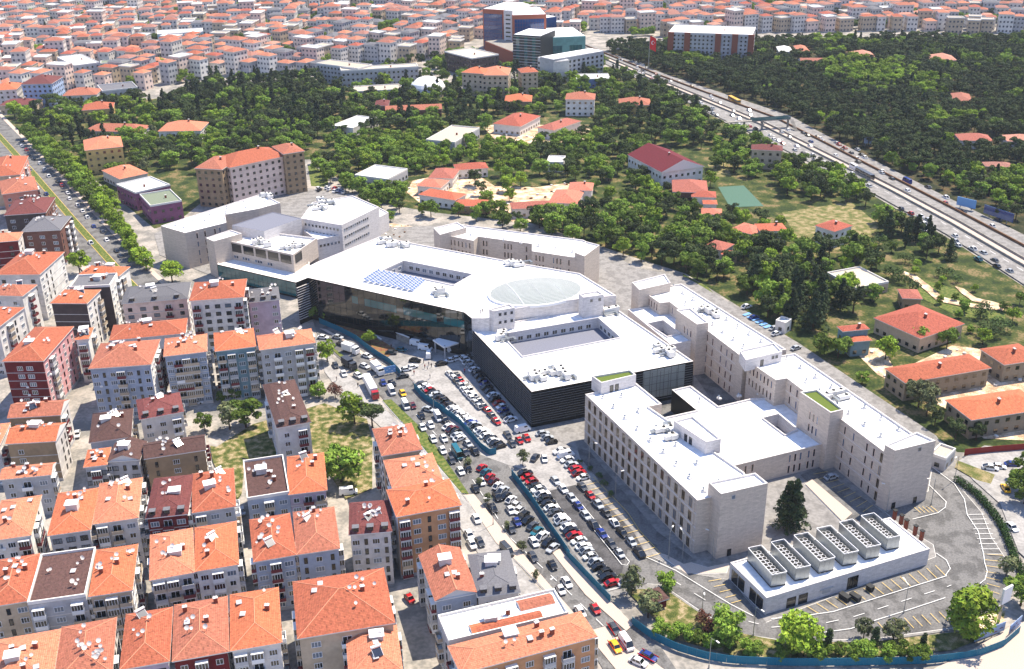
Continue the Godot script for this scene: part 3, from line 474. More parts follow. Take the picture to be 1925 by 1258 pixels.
const TREES := [
[74.2,-236.6,4,17,0],[73,-238.9,4,15,1],[63.4,-189.6,1,12,2],[103.5,-195.1,1,14,3],[80.1,-193.7,5,7,4],[86.8,-193.2,5,7,5],[48.7,-194,0,9.5,6],
[28.5,-210.6,5,9,7],[37.2,-212.3,0,6,8],[31.5,-202.6,5,8,9],[44,-198.8,6,5,10],[45.8,-197.2,6,4.5,11],[-50.3,-296.6,1,12,12],[-44.5,-294.7,2,10,13],
[-49.9,-263,0,13,14],[-97.2,-293.8,0,7,15],[-89.6,-294.8,5,10,16],[-84.7,-295.8,0,11,17],[-92.1,-313.4,0,6,18],[-96.4,-312.3,0,5,19],[-59,-314.4,6,6,20],
[-64.5,-314.6,0,6,21],[-65.8,-341.7,1,9,22],[-184.8,-428.4,1,12,23],[-142.6,-418.6,1,11,24],[2.7,-270.6,5,6,25],[-52.1,-355.3,1,6,26],[-70.8,-377.8,0,6,27],
[-75.8,-378,0,7,28],[142.7,-253.4,0,9,29],[140.6,-247.1,0,10,30],[146.5,-259.8,0,9,31],[121.4,-205.1,0,9,32],[122.6,-216.2,5,6,33],[131.5,-337.9,1,10,34],
[111.1,-342.1,0,9,35],[115.1,-339.1,0,9,36],[146.3,-347,0,9,37],[155.8,-345.2,0,9,38],[130.9,-302.8,5,12,39],[131.4,-296.9,5,9,40],[131.9,-291.1,2,7,41],
[134.8,-282.1,2,8,42],[141.1,-281.9,2,7,43],[148.4,-289.5,2,7,44],[-299.5,-659,0,11.8,45],[-294.5,-651.3,0,10.8,45],[-290.1,-643.5,0,10.9,45],[-280.3,-627.3,0,11.1,45],
[-283.9,-636.5,0,9.9,45],[-275.4,-619.2,0,12,45],[-269.2,-612.1,0,9.4,45],[-265.5,-604.5,0,9.1,45],[-260.1,-597.3,0,9,45],[-254.6,-589.1,0,11.6,45],[-249.5,-580.9,0,10.5,45],
[-244.2,-573.5,0,9.8,45],[-238.6,-564.6,0,11.6,45],[-234.2,-558.2,0,9.6,45],[-230,-550.9,0,11.3,45],[-224.8,-541.5,0,10.1,45],[-218.7,-533.7,0,8.9,45],[-215.2,-525.8,0,10.4,45],
[-208.7,-519.1,0,9.2,45],[-204.4,-510.5,0,9.8,45],[-283.7,-642.3,1,10.8,46],[-276.7,-634.1,1,8.8,46],[-272.3,-625.6,1,10.3,46],[-266.5,-616,1,9.4,46],[-260.8,-607,1,8.4,46],
[-254.3,-599.6,1,9.3,46],[-249.5,-590.6,1,10.8,46],[-242.6,-581.9,1,10.6,46],[-238.1,-573.1,1,10.5,46],[-231.6,-565.1,1,10.9,46],[-226.8,-556.1,1,10.3,46],[-220.9,-547.4,1,8.3,46],
[-215.7,-538.2,1,8.8,46],[-209.1,-530,1,9.4,46],[-202.7,-521.1,1,9.7,46],[-197.2,-513.1,1,8.5,46],[-206.8,-520.6,1,9.2,47],[-204,-513.2,1,11.3,47],[-199.8,-505.3,1,11.1,47],
[-194.8,-498.8,1,8.8,47],[-191.7,-490.2,1,9.2,47],[-186.2,-484.1,1,11,47],[-182.2,-476.5,1,9,47],[-177.8,-469.4,1,9.2,47],[-173.9,-460.3,1,10.3,47],[-170.3,-452.6,1,9.1,47],
[-166.6,-446.4,1,9.8,47],[-162.3,-439,1,9.6,47],[-157.1,-431.6,1,9.6,47],[-13.5,-269.8,5,3.8,48],[-10,-260.1,5,3.2,48],[-7.3,-250.8,5,4,48],[-2,-238.5,5,3.1,48],
[1.8,-229,5,3.8,48],[5.2,-217.5,5,3.1,48],[33.5,-195.8,0,5,49],[36.5,-194.9,0,4.9,49],[39.4,-194.7,0,4.7,49],[42,-192.7,0,4.4,49],[44.4,-191.8,0,4.6,49],
[46.6,-191.8,0,4.6,49],[49.2,-191.5,0,4.7,49],[52.6,-188.9,0,4.8,49],[53.9,-188.3,0,4.6,49],[59.8,-187.1,0,4.4,50],[62.9,-188.7,0,5.2,50],[64.9,-188.2,0,5.3,50],
[67.4,-187.4,0,5.6,50],[69.4,-188.5,0,4.7,50],[72.7,-188.1,0,4.5,50],[75.6,-187.2,0,4.9,50],[78.1,-187.8,0,5.2,50],[79.2,-187.5,0,5.5,50],[83.1,-186.6,0,4.8,50],
[84.9,-187.7,0,4.5,50],[87.2,-186.6,0,5.5,50],[90.1,-186.3,0,4.7,50],[91.5,-187.2,0,4.7,50],[70.6,-189.4,3,7.3,51],[81.1,-189.5,3,7.7,51],[91.9,-189,3,6.1,51],
[19.5,-271.5,7,1.7,52],[22.6,-267.5,7,1.9,52],[24.5,-263.9,7,1.8,52],[25.6,-259.3,7,2.2,52],[26.9,-254.5,7,1.7,52],[-252.3,-614.2,0,9.3,53],[-242.4,-604.9,0,10.7,53],
[-249.6,-626.1,2,10.1,53],[-243.3,-617.5,0,9.6,53],[-236.4,-608.7,2,8.5,53],[-242.5,-633.5,2,11.2,53],[-241.7,-641.9,0,8.5,53],[-238.1,-631.2,0,9.9,53],[-219.3,-575.2,0,9.4,53],
[-231.2,-621.1,2,8.3,53],[-235.3,-636,0,8.3,53],[-217.1,-580.9,0,7.8,53],[-226.8,-611.9,2,11.7,53],[-235.5,-647,0,11.6,53],[-228.2,-625.5,0,9.1,53],[-229.8,-631.9,0,9,53],
[-224.6,-619.3,2,11,53],[-214.1,-599.6,2,8.9,53],[-215.5,-605,1,8.5,53],[-218,-613.5,2,7.7,53],[-210,-592.9,0,8.5,53],[-225.5,-644.2,1,11.2,53],[-221.5,-633.2,0,10.5,53],
[-216.9,-620.3,2,9.8,53],[-202.6,-577.2,5,9.5,53],[-210.5,-605.4,0,7.6,53],[-204.5,-587.7,5,8.1,53],[-216.4,-631.6,1,8.9,53],[-209.7,-611.2,0,10.6,53],[-226.8,-669.3,0,9.3,53],
[-219.9,-652.5,5,10.1,53],[-217.8,-645.5,0,9.3,53],[-215.3,-637.2,1,7.6,53],[-209,-625.2,2,8.4,53],[-221.5,-673.3,0,7.8,53],[-199.7,-598.2,2,9.3,53],[-200.1,-603.8,5,8.8,53],
[-203.4,-619.5,2,11,53],[-220.2,-681.1,2,10.2,53],[-194.9,-596.4,2,10.3,53],[-202.5,-625.3,0,11.3,53],[-198.4,-611.7,2,9.3,53],[-191.7,-588.9,0,11.7,53],[-201.8,-635.8,2,8.7,53],
[-191.8,-601.3,2,10.5,53],[-211.9,-676,0,10.5,53],[-216.9,-695.8,1,10.7,53],[-206.9,-668,2,8.3,53],[-190.5,-613.2,0,9.1,53],[-210,-685.9,2,8.8,53],[-194.1,-628.5,1,12,53],
[-190.9,-618.2,2,8.5,53],[-211.1,-699.4,2,11.3,53],[-192.5,-637.5,0,10.5,53],[-206.4,-691.4,2,9.8,53],[-179.8,-591.6,2,12,53],[-181.7,-601.7,2,7.9,53],[-200.6,-675.4,2,8.4,53],
[-187.1,-627.4,1,7.7,53],[-184.4,-620.3,2,10.7,53],[-187.6,-633,2,9.4,53],[-178.2,-597.4,0,10.7,53],[-196.4,-668.2,2,11.8,53],[-177.5,-605.1,0,9,53],[-170.4,-580.2,0,11.8,53],
[-200.2,-697.7,2,11.1,53],[-194.1,-674.6,0,8,53],[-197.5,-690.1,1,10.8,53],[-171.7,-589.5,2,9.7,53],[-179.8,-626.7,1,11.4,53],[-176.5,-617.6,0,7.6,53],[-184.8,-654.8,0,8.9,53],
[-191,-690.1,1,11.5,53],[-167.6,-595,1,8.2,53],[-183.9,-666.1,2,11,53],[-176.1,-635,1,9.7,53],[-169,-605.9,0,9.6,53],[-170.4,-612.7,2,11.4,53],[-190.1,-701.6,5,8.5,53],
[-174.9,-642,0,10.9,53],[-182.8,-675.4,0,9.4,53],[-161.9,-589.7,1,8.8,53],[-169,-620.8,0,11.1,53],[-178.6,-662.7,0,10,53],[-183.2,-685.1,2,7.7,53],[-163.4,-603.1,0,9,53],
[-183.6,-690.4,0,10.8,53],[-160.1,-596.4,0,8.8,53],[-164.1,-617.4,2,11.1,53],[-181.4,-697.5,0,10.8,53],[-165.4,-633.9,0,9.5,53],[-181.6,-708.1,0,9.9,53],[-153.8,-587.5,5,9.3,53],
[-166.1,-644,2,8.1,53],[-178.7,-703.2,2,11.1,53],[-167.5,-653.3,0,9.3,53],[-173.5,-681.1,1,9.4,53],[-166.7,-660.5,1,11.6,53],[-151.2,-596.1,0,9,53],[-153.6,-606.8,2,10,53],
[-172.5,-693.4,2,8.5,53],[-167.9,-672.8,2,10.9,53],[-157.9,-628.7,0,8.9,53],[-161.3,-649,2,7.6,53],[-159.5,-640.8,2,11.3,53],[-154.9,-622.9,0,8.9,53],[-171.7,-701,0,8.4,53],
[-163.6,-666.5,0,8.5,53],[-151.6,-613.3,0,8.3,53],[-152.8,-636.8,0,7.7,53],[-151.5,-630.5,0,10.5,53],[-160.8,-681.2,2,11.9,53],[-166.9,-713.1,2,8.4,53],[-153.9,-650.8,2,9.6,53],
[-165.6,-708.2,1,10,53],[-158,-676.8,0,11.4,53],[-143.6,-607.8,0,7.8,53],[-153.1,-662.3,5,11.1,53],[-140.1,-599.4,2,8,53],[-144.1,-620.1,2,7.9,53],[-159.7,-697.4,0,9.8,53],
[-157.8,-691.1,2,10.1,53],[-148.5,-648.8,0,10.3,53],[-151.1,-668.2,0,9,53],[-159.4,-714,2,8.5,53],[-143.4,-633.4,2,10.9,53],[-137.7,-607.5,2,9.6,53],[-152.8,-693.1,2,10.7,53],
[-150.7,-683.6,2,9.6,53],[-145.8,-660.1,0,12,53],[-135.5,-614,0,11.7,53],[-151.1,-700.3,0,7.8,53],[-138.4,-635.6,0,9.5,53],[-145.1,-675,1,7.8,53],[-147.1,-687.5,0,9.5,53],
[-134.7,-622.7,0,10.6,53],[-141.6,-667.1,2,10.7,53],[-134.2,-627.7,0,11.7,53],[-138.5,-653.2,0,9,53],[-136.5,-642.9,5,9.1,53],[-130,-610.4,1,7.6,53],[-135.5,-665.3,1,10.5,53],
[-126.6,-618.3,0,9.1,53],[-127.8,-629.9,0,11.9,53],[-129,-637.1,2,9.9,53],[-129.8,-651.1,0,10.8,53],[-122.3,-613.1,1,9,53],[-121.4,-628.1,0,10.2,53],[-332.1,-716.4,1,12.6,54],
[-326.2,-713.1,0,8.1,54],[-313.9,-689.1,1,9.7,54],[-319.8,-705.8,1,11.9,54],[-309.7,-685.6,0,12,54],[-318.8,-719.5,3,11.8,54],[-321.3,-725.9,2,11.4,54],[-296.1,-664.4,3,13.2,54],
[-302.7,-682.1,0,8.1,54],[-299.5,-674.4,2,12.7,54],[-309.4,-702.7,2,9.7,54],[-287.1,-656.5,2,8.9,54],[-294,-674.6,1,10.5,54],[-312.4,-725.1,3,11,54],[-308.7,-716.7,0,8.1,54],
[-305.2,-709.5,2,9,54],[-317.3,-741.3,2,12.5,54],[-299.3,-694.9,1,9,54],[-301.3,-701.2,1,8.9,54],[-295.5,-686.9,2,9.8,54],[-286.6,-667.5,3,14.3,54],[-307.7,-733.4,0,12.1,54],
[-286.4,-676.9,1,12,54],[-302.4,-720.4,0,8.7,54],[-273.4,-648,2,12.4,54],[-285.3,-682.3,0,12.4,54],[-264.6,-627,0,8.6,54],[-302,-729.6,0,9.7,54],[-274.2,-660.4,2,9.4,54],
[-292.3,-710.3,0,10.4,54],[-300.4,-734.9,3,10.3,54],[-283.3,-688.5,2,8.6,54],[-264.9,-640.1,3,14.8,54],[-294,-720.3,0,10.5,54],[-293.2,-727.1,2,12.2,54],[-272.5,-671.2,3,14.4,54],
[-284.7,-705.9,0,9.5,54],[-265.8,-655.1,3,14,54],[-275.7,-683.9,2,9.7,54],[-292.9,-735.7,3,10.1,54],[-256.8,-638.6,3,13.5,54],[-259.1,-649.1,2,9.6,54],[-286.2,-726.6,1,9.6,54],
[-265.1,-672.1,3,11.9,54],[-282.2,-721.2,1,11,54],[-249.6,-635.4,3,12,54],[-269.5,-697.9,0,9.5,54],[-281.7,-734.1,0,11.7,54],[-264.3,-685.4,1,12.4,54],[-248.9,-648.8,3,12.8,54],
[-274.8,-729.4,3,13.6,54],[-279.8,-744.6,2,9.1,54],[-260.1,-699.1,3,13.4,54],[-276.6,-750.9,1,8.8,54],[-269.5,-730.7,2,11.6,54],[-249.8,-675.7,2,12.6,54],[-251.6,-685.9,0,10.9,54],
[-270.7,-745.9,2,9.2,54],[-255.9,-706.2,2,11,54],[-253.3,-698.8,0,10.1,54],[-249.7,-691.7,3,13.3,54],[-264.2,-739.4,2,11.8,54],[-259.3,-726.3,1,12.5,54],[-243.8,-679.7,0,11.4,54],
[-263.8,-753.5,2,12.3,54],[-237.7,-673.3,3,10.7,54],[-251,-716.2,2,9.9,54],[-248.5,-708.8,1,8.4,54],[-256.8,-745,2,12.8,54],[-250.3,-727.4,3,10.6,54],[-253,-737.5,0,8.6,54],
[-241,-706,0,12.3,54],[-237.6,-695.4,0,9.5,54],[-233.5,-682.8,1,10.6,54],[-237.2,-701.9,1,13,54],[-242.7,-724.5,3,13.6,54],[-239.3,-715,2,9.7,54],[-230.3,-688.7,0,9.7,54],
[-224.5,-687.2,0,10.9,54],[-223,-693.7,1,10.3,54],[-232.6,-712.5,4,14.6,55],[-237,-735.1,4,15.4,55],[-228.6,-706.6,4,11.7,55],[-231.3,-723.2,2,10.4,55],[-223.2,-700.3,2,9.6,55],
[-234.7,-743.8,2,11.2,55],[-230.4,-739.6,2,13.5,55],[-222.3,-711.4,2,10,55],[-216.1,-689.2,0,11.9,55],[-233,-756.6,2,11.1,55],[-225.3,-730.7,2,11.7,55],[-221,-723.7,2,10,55],
[-230.8,-761,2,11.3,55],[-225.5,-745.4,2,11.1,55],[-222.2,-736.4,2,11.3,55],[-213.5,-704.9,2,11.2,55],[-215.9,-716.2,2,12.5,55],[-229,-767.3,4,14.2,55],[-218.9,-731.7,0,12.9,55],
[-223.5,-755.3,2,9.1,55],[-224,-763.5,4,15.7,55],[-226.4,-783.8,2,12.4,55],[-214.5,-738.3,2,11,55],[-199.4,-680.5,2,13.8,55],[-224.5,-777.5,2,10.8,55],[-221.8,-769.4,2,11.1,55],
[-216,-747.1,3,17.1,55],[-208.4,-717.8,3,16.6,55],[-217.1,-762.1,2,10.9,55],[-214.6,-755.8,2,10.3,55],[-209.7,-740.6,2,12.5,55],[-206.4,-729.9,0,9.3,55],[-204.3,-722,2,9.2,55],
[-190.5,-667.9,2,11,55],[-215.7,-769.1,4,16.2,55],[-200.5,-709.2,2,9.6,55],[-217.9,-787,2,13.7,55],[-221.2,-803.6,3,16.9,55],[-214.8,-779.7,0,13,55],[-191.1,-684.2,0,9.2,55],
[-204.9,-744.2,2,11.3,55],[-199,-721.7,2,10.2,55],[-197.1,-715.4,2,12.6,55],[-194.8,-707.1,0,12,55],[-208.8,-766,2,13.7,55],[-214.5,-794.3,2,9.6,55],[-218.1,-810.8,4,15.9,55],
[-215.3,-799.8,0,12.3,55],[-188.7,-696.2,3,15,55],[-202.6,-758,2,13.4,55],[-206.5,-776.1,4,12.8,55],[-196.8,-737.3,0,12,55],[-198.8,-745.8,3,13.2,55],[-193.8,-725.1,2,11.1,55],
[-209,-789.2,2,9.2,55],[-206.8,-798,2,9.8,55],[-173.9,-657.2,2,9.5,55],[-195.3,-749.5,0,13.2,55],[-177.4,-674,2,9.9,55],[-175.7,-669.1,2,11,55],[-201.1,-781.5,3,13.1,55],
[-197.4,-766,2,10.6,55],[-188.3,-728.6,4,15.2,55],[-190.1,-737.8,2,9.4,55],[-203,-794.4,4,16.4,55],[-205.9,-809,0,9.7,55],[-184.8,-719.4,0,11.7,55],[-194.4,-761.9,2,9.9,55],
[-192.8,-755,2,9.5,55],[-198.7,-786.8,0,10,55],[-175.9,-687,2,9.4,55],[-169.6,-665.9,4,13.9,55],[-193.2,-771,4,13,55],[-202.2,-813.9,0,10.9,55],[-187.1,-748.5,0,13.5,55],
[-199.4,-805.3,2,12.1,55],[-183.1,-733.2,2,10.3,55],[-192.7,-781.4,4,16.8,55],[-182.6,-741.8,3,15.4,55],[-178.7,-726,0,9.3,55],[-168.4,-681.9,4,14.2,55],[-186.7,-766.1,2,12.6,55],
[-175.1,-714.8,4,12.1,55],[-192.9,-797.3,0,13.4,55],[-193.4,-803.9,2,11.2,55],[-181.8,-754.2,2,12.8,55],[-159.5,-657.8,2,10.5,55],[-185.3,-783.6,4,11.7,55],[-175.1,-736.4,0,14,55],
[-181.8,-771.8,0,9,55],[-191,-815.5,4,13.6,55],[-172.4,-731.4,4,12.9,55],[-175.8,-752.5,0,12.6,55],[-157.8,-666.2,2,10.3,55],[-183.4,-794,4,17.3,55],[-177.8,-775.9,2,10,55],
[-166.4,-724.5,0,12.6,55],[-183.1,-807.6,2,10.4,55],[-181.2,-799.1,2,12.5,55],[-173.7,-765.6,2,12.8,55],[-150.4,-655.8,2,11.2,55],[-177.4,-792.6,2,9.1,55],[-170.9,-772.3,4,15.4,55],
[-145.1,-641.7,0,9.4,55],[-172.8,-783.4,2,12.6,55],[-166.6,-754.9,4,14.5,55],[-178,-813.4,4,12.3,55],[-164.4,-745,0,12.8,55],[-161.1,-729.4,3,16.8,55],[-178.1,-818.6,2,10.4,55],
[-169.3,-779.1,0,9.2,55],[-166.1,-764,2,11.4,55],[-158.8,-736,2,9,55],[-153.2,-717.2,2,13.3,55],[-168,-796.3,2,11.6,55],[-170.2,-810.3,2,11.8,55],[-145.6,-681.1,4,12.8,55],
[-164.9,-784.5,2,9.7,55],[-167.4,-803.8,2,9,55],[-157.5,-752,0,12.1,55],[-148.6,-705.9,2,11.8,55],[-160.4,-770.5,2,10.3,55],[-157.7,-764.3,3,15,55],[-148.8,-719.6,2,10.8,55],
[-163,-797.3,4,17.4,55],[-158.8,-776.4,2,9.6,55],[-159.5,-783.4,2,11.8,55],[-143.5,-698.5,4,15.5,55],[-138.8,-673.6,2,9.4,55],[-164.8,-817.3,2,10.2,55],[-148.8,-732.4,2,11.9,55],
[-149.4,-737.7,4,16.6,55],[-161.1,-804.2,4,11.7,55],[-151.1,-751.7,2,10.9,55],[-133.9,-656.4,3,14.1,55],[-138.8,-689.3,2,13.8,55],[-142.5,-712.4,3,16.5,55],[-159.8,-811.4,2,12.1,55],
[-146.4,-743.2,2,13.8,55],[-148.5,-759.4,3,12.5,55],[-150.6,-773.4,2,11.7,55],[-153.1,-789,0,10.7,55],[-126.9,-645.1,2,12.1,55],[-137.9,-710.1,0,13.4,55],[-133.2,-684.3,2,11,55],
[-141.9,-735.1,0,11,55],[-139.1,-719.9,2,10.8,55],[-135.4,-698.2,2,11.2,55],[-128.2,-657.5,0,11.1,55],[-154,-811.8,0,11.9,55],[-147.3,-778.9,2,9.2,55],[-138.5,-729,2,13,55],
[-149.7,-796.1,2,13,55],[-150.3,-804.5,4,16.6,55],[-139.3,-739.9,3,13.7,55],[-152.1,-823.7,2,11.2,55],[-133.4,-712.4,2,9.3,55],[-127.5,-676.8,0,11.2,55],[-140.6,-757,2,12.8,55],
[-143.2,-774.2,0,10.9,55],[-144.4,-785.2,2,9.6,55],[-120.4,-639.3,2,10.6,55],[-127.3,-682.4,4,17.2,55],[-144.6,-791.6,2,11.4,55],[-148.4,-817.4,2,12.6,55],[-120.1,-651.7,2,10.3,55],
[-135.9,-752.9,0,9,55],[-138.3,-768.3,2,12.8,55],[-144.6,-810.3,2,10.9,55],[-136.2,-760.2,2,13.5,55],[-122.4,-673.3,4,14,55],[-131,-727.8,2,11.2,55],[-119.4,-658.5,2,10.4,55],
[-125,-695.4,4,14.5,55],[-132.6,-743.5,0,13.1,55],[-140.7,-803.2,2,10.6,55],[-136.4,-779.7,2,13.6,55],[-129.4,-737.2,2,11,55],[-125.9,-714.8,2,11.2,55],[-136.8,-791,2,9.4,55],
[-129.8,-752.9,0,10.4,55],[-121.6,-705.8,0,10.4,55],[-118.1,-685.5,2,9.3,55],[-120.1,-700.9,2,10.1,55],[-123.2,-729.2,2,13.6,55],[-112,-655.4,0,13.9,55],[-114.1,-689.1,2,14,55],
[-111.5,-673.1,0,10.2,55],[-132.4,-772.8,2,9.9,56],[-127.8,-746.4,4,10.1,56],[-124,-738.8,0,9.1,56],[-123.6,-752.6,0,11.4,56],[-125.7,-783,2,9.9,56],[-119.9,-743.1,0,10.5,56],
[-122,-769.1,2,9.8,56],[-125.1,-791,2,10.8,56],[-119.8,-759.2,3,13.9,56],[-116.4,-737.1,2,12.1,56],[-112.2,-711.2,0,9.6,56],[-110.2,-702.2,3,13.7,56],[-103.6,-654.7,2,8.6,56],
[-113.1,-731.3,3,15,56],[-105.9,-687.1,2,12,56],[-110.5,-722.3,2,9.1,56],[-109,-715.7,2,9.7,56],[-110.5,-748.7,2,12.8,56],[-103.2,-694.6,4,10,56],[-104.7,-709.2,0,10.7,56],
[-103.7,-701.4,0,9.4,56],[-105.4,-735.8,0,11.6,56],[-110.7,-778,0,9.6,56],[-103.3,-726.4,3,11.9,56],[-108.7,-783.5,0,8,56],[-98.1,-703.4,0,8.6,56],[-105.5,-775.5,0,8.7,56],
[-99.7,-736.8,0,9.7,56],[-89.7,-653.6,2,10.3,56],[-96.9,-716.4,2,11.5,56],[-92.9,-693,0,9.6,56],[-103.2,-786.6,0,9.4,56],[-93.5,-711.9,2,9.2,56],[-94.3,-727.3,2,12.6,56],
[-96.4,-750.2,2,12.1,56],[-94.1,-744.8,0,9,56],[-85.2,-665.7,2,12.5,56],[-87.5,-697.4,2,11.7,56],[-85.1,-687.4,0,9.9,56],[-90,-735.9,0,9.3,56],[-81.3,-673.4,0,10.5,56],
[-92.6,-781.4,2,12.8,56],[-86.9,-743.5,0,9.6,56],[-86.3,-751.6,0,9.1,56],[-76.2,-668.6,2,9.8,56],[-75.1,-660,2,9.8,56],[-81.3,-733.8,4,10.8,56],[-76.1,-680.8,2,9.8,56],
[-76.5,-691.3,0,9.4,56],[-79.5,-746.6,0,11.2,56],[-75.8,-721.3,0,10.5,56],[-70.7,-673.5,0,10.5,56],[-70.8,-690.1,3,15.5,56],[-73.6,-728.4,3,15.1,56],[-68.1,-666.7,2,11.2,56],
[-67.9,-682.4,2,10.1,56],[-72.5,-737.9,4,15.2,56],[-72.2,-754.2,2,10.9,56],[-72.6,-773.3,0,12.6,56],[-63.2,-674.2,4,16,56],[-61.7,-656.6,3,10.7,56],[-68,-760.7,2,9.8,56],
[-66.4,-744.2,0,11.1,56],[-61.5,-683.2,0,10.6,56],[-61,-690.6,2,11.4,56],[-57.9,-663,0,11.6,56],[-61.4,-731.1,4,11.8,56],[-64.5,-778.2,4,13.3,56],[-63.4,-772.4,2,12.8,56],
[-58.4,-740.3,0,10.1,56],[-58.1,-750.7,3,11.8,56],[-55.6,-728.2,0,9.9,56],[-50.8,-660.7,0,12.8,56],[-50.5,-673.9,0,11.7,56],[-49.8,-682.2,0,9.4,56],[-55.6,-778.3,4,14,56],
[-49.6,-689.8,0,11.5,56],[-50.5,-722.1,2,8.5,56],[-51.5,-742,0,10.2,56],[-51.5,-752.1,0,12.5,56],[-45.4,-664.9,0,9.3,56],[-50.7,-764.8,4,13.7,56],[-44.1,-654.6,0,12.9,56],
[-43.2,-725.7,3,11.6,56],[-40,-684.6,3,14.4,56],[-40,-697.4,0,9,56],[-40.4,-719.9,0,10.7,56],[-42.5,-774.5,2,9.2,56],[-41.3,-750.3,2,11.7,56],[-40.6,-738.8,0,12.2,56],
[-36.5,-665.5,2,11.2,56],[-36.7,-672,3,10.1,56],[-40.4,-761.1,2,11.5,56],[-38.5,-770.1,4,15.3,56],[-36.1,-715.3,2,8.8,56],[-33.8,-708.8,4,10,56],[-32.8,-695.1,2,11.1,56],
[-33.2,-746.4,4,10.8,56],[-31.2,-752.3,0,8.9,56],[-28.7,-689.2,4,15.9,56],[-29.6,-717.4,2,10.5,56],[-27.1,-657,0,10.4,56],[-26.3,-676.3,2,11,56],[-28,-732.5,2,9.8,56],
[-27.8,-745.1,4,14.5,56],[-24.8,-697.6,4,12,56],[-23.9,-666.9,2,9,56],[-22.4,-683.6,2,11.1,56],[-20.2,-690.9,4,12.8,56],[-20.2,-744.3,2,8.5,56],[-17.9,-715.6,0,12,56],
[-15.2,-662.7,0,12.6,56],[-15.4,-697.8,3,14.8,56],[-108,-631.7,0,8.8,57],[-104.5,-638.1,0,9.8,57],[-95.1,-583.9,1,8.9,57],[-98.5,-608.2,0,9.1,57],[-101.7,-633.4,0,8.1,57],
[-98.7,-622.3,0,10.8,57],[-93.4,-589.5,0,10.2,57],[-93.8,-595.2,0,10,57],[-95.2,-617.6,0,10.7,57],[-91.8,-608,1,10,57],[-95,-635.9,0,8.3,57],[-89.2,-598,0,9.2,57],
[-88.7,-618.2,0,10.4,57],[-88.8,-637.5,0,10.6,57],[-84.2,-603.2,0,9.1,57],[-86.7,-627.3,1,8.4,57],[-81.5,-586.1,1,10.2,57],[-82.5,-595.9,0,10.9,57],[-79.2,-577.8,1,10.9,57],
[-80.1,-605.6,1,9.9,57],[-80.8,-622,0,10,57],[-81.3,-630.5,1,8.1,57],[-82.2,-640.7,0,10.4,57],[-78.5,-611.5,1,8.8,57],[-74.4,-587.6,0,9.7,57],[-73.3,-596.4,0,8.3,57],
[-75.7,-629.5,0,9.9,57],[-73.9,-623,1,10.5,57],[-74.1,-636.4,1,9.7,57],[-71.9,-618.5,0,10.5,57],[-70,-601.5,0,10.1,57],[-70.4,-612.6,0,8.1,57],[-66.7,-606.2,1,10,57],
[-64.8,-590.9,0,9.6,57],[-67.9,-624.5,0,10.7,57],[-63.4,-577.4,0,10.1,57],[-63.7,-582.4,1,8.6,57],[-65,-598.6,0,10.2,57],[-67.6,-638.6,0,9,57],[-66.7,-631.9,0,9.9,57],
[-64.4,-616.4,1,8.1,57],[-59.6,-573.8,1,8.8,57],[-61.6,-601.4,0,8.5,57],[-57.8,-587,0,9.3,57],[-57.7,-597.7,0,9.6,57],[-59.7,-624.1,1,10.9,57],[-59.9,-640.6,1,8.4,57],
[-57.6,-615.4,1,10.1,57],[-57,-607.8,0,9.1,57],[-53.8,-590.8,1,8.3,57],[-56.5,-633.5,0,10.6,57],[-52,-574.5,0,10.3,57],[-52.9,-605.2,1,10.7,57],[-50.3,-585.3,0,10,57],
[-51.2,-598.8,1,8.8,57],[-51.6,-616,0,9.6,57],[-51.7,-629.6,0,9.2,57],[-47.4,-577.2,0,10.5,57],[-51.6,-643.7,0,10.1,57],[-50.3,-636.6,0,9.8,57],[-46.6,-589.5,0,10,57],
[-47.7,-610.4,0,8.9,57],[-44.5,-606.3,0,8.4,57],[-43.4,-598.5,0,10.6,57],[-41.6,-584.7,1,8.1,57],[-37,-586.3,1,8.3,57],[-37.6,-607.8,0,11,57],[-37.2,-599.5,1,8.7,57],
[-30.2,-590.8,0,10.1,57],[-28.2,-599.6,0,8.6,57],[-28.1,-604.4,1,8.5,57],[-22.2,-590.7,1,9.7,57],[-22.7,-619.1,0,10.7,57],[-22.9,-626.1,0,10.4,57],[-21.5,-609.2,1,9,57],
[-20.1,-596.1,1,8.1,57],[-14.9,-594.3,0,8.2,57],[-13.4,-603.1,1,9.5,57],[-13.2,-609.1,0,10.8,57],[-12.9,-616.3,1,10.7,57],[-7.6,-589.2,0,8.1,57],[-6.9,-594.2,1,10.4,57],
[-5,-617.6,1,9.9,57],[-0.5,-583.1,1,8.2,57],[0.6,-600.5,1,10,57],[1,-611.8,0,9.6,57],[3.3,-590.3,0,9.2,57],[7.4,-608.4,1,9.6,57],[11.9,-584.1,0,9.1,57],
[12.3,-599.3,0,10,57],[12.5,-592.2,0,9,57],[-110.3,-594.9,0,7.9,58],[-106.9,-580.5,0,8.8,58],[-99.6,-563.2,0,8.3,58],[-99.6,-571,0,9,58],[-102,-589.4,2,9.5,58],
[-96.5,-557,0,8.8,58],[-97.8,-579.5,2,9.9,58],[-90.7,-567.8,0,9.7,58],[-88.5,-556.7,0,6,58],[-86.4,-542.3,0,7.8,58],[-91,-579.5,0,6.9,58],[-87.1,-551.2,0,9,58],
[-87.3,-563.8,2,7.6,58],[-84,-579,2,9.3,58],[-79.2,-540.5,0,9.6,58],[-72,-536.1,0,6.7,58],[-70.7,-525.1,0,6.8,58],[-68,-541.4,0,7.3,58],[-64.8,-515.6,0,9.3,58],
[-62.5,-522.6,0,8.9,58],[-61.4,-539.3,0,7.5,58],[-59.2,-527.3,0,8.7,58],[-57,-512.4,1,6.4,58],[-54.7,-505.7,2,8.1,58],[-55.7,-519.2,0,8.1,58],[-55.5,-534.6,0,8.4,58],
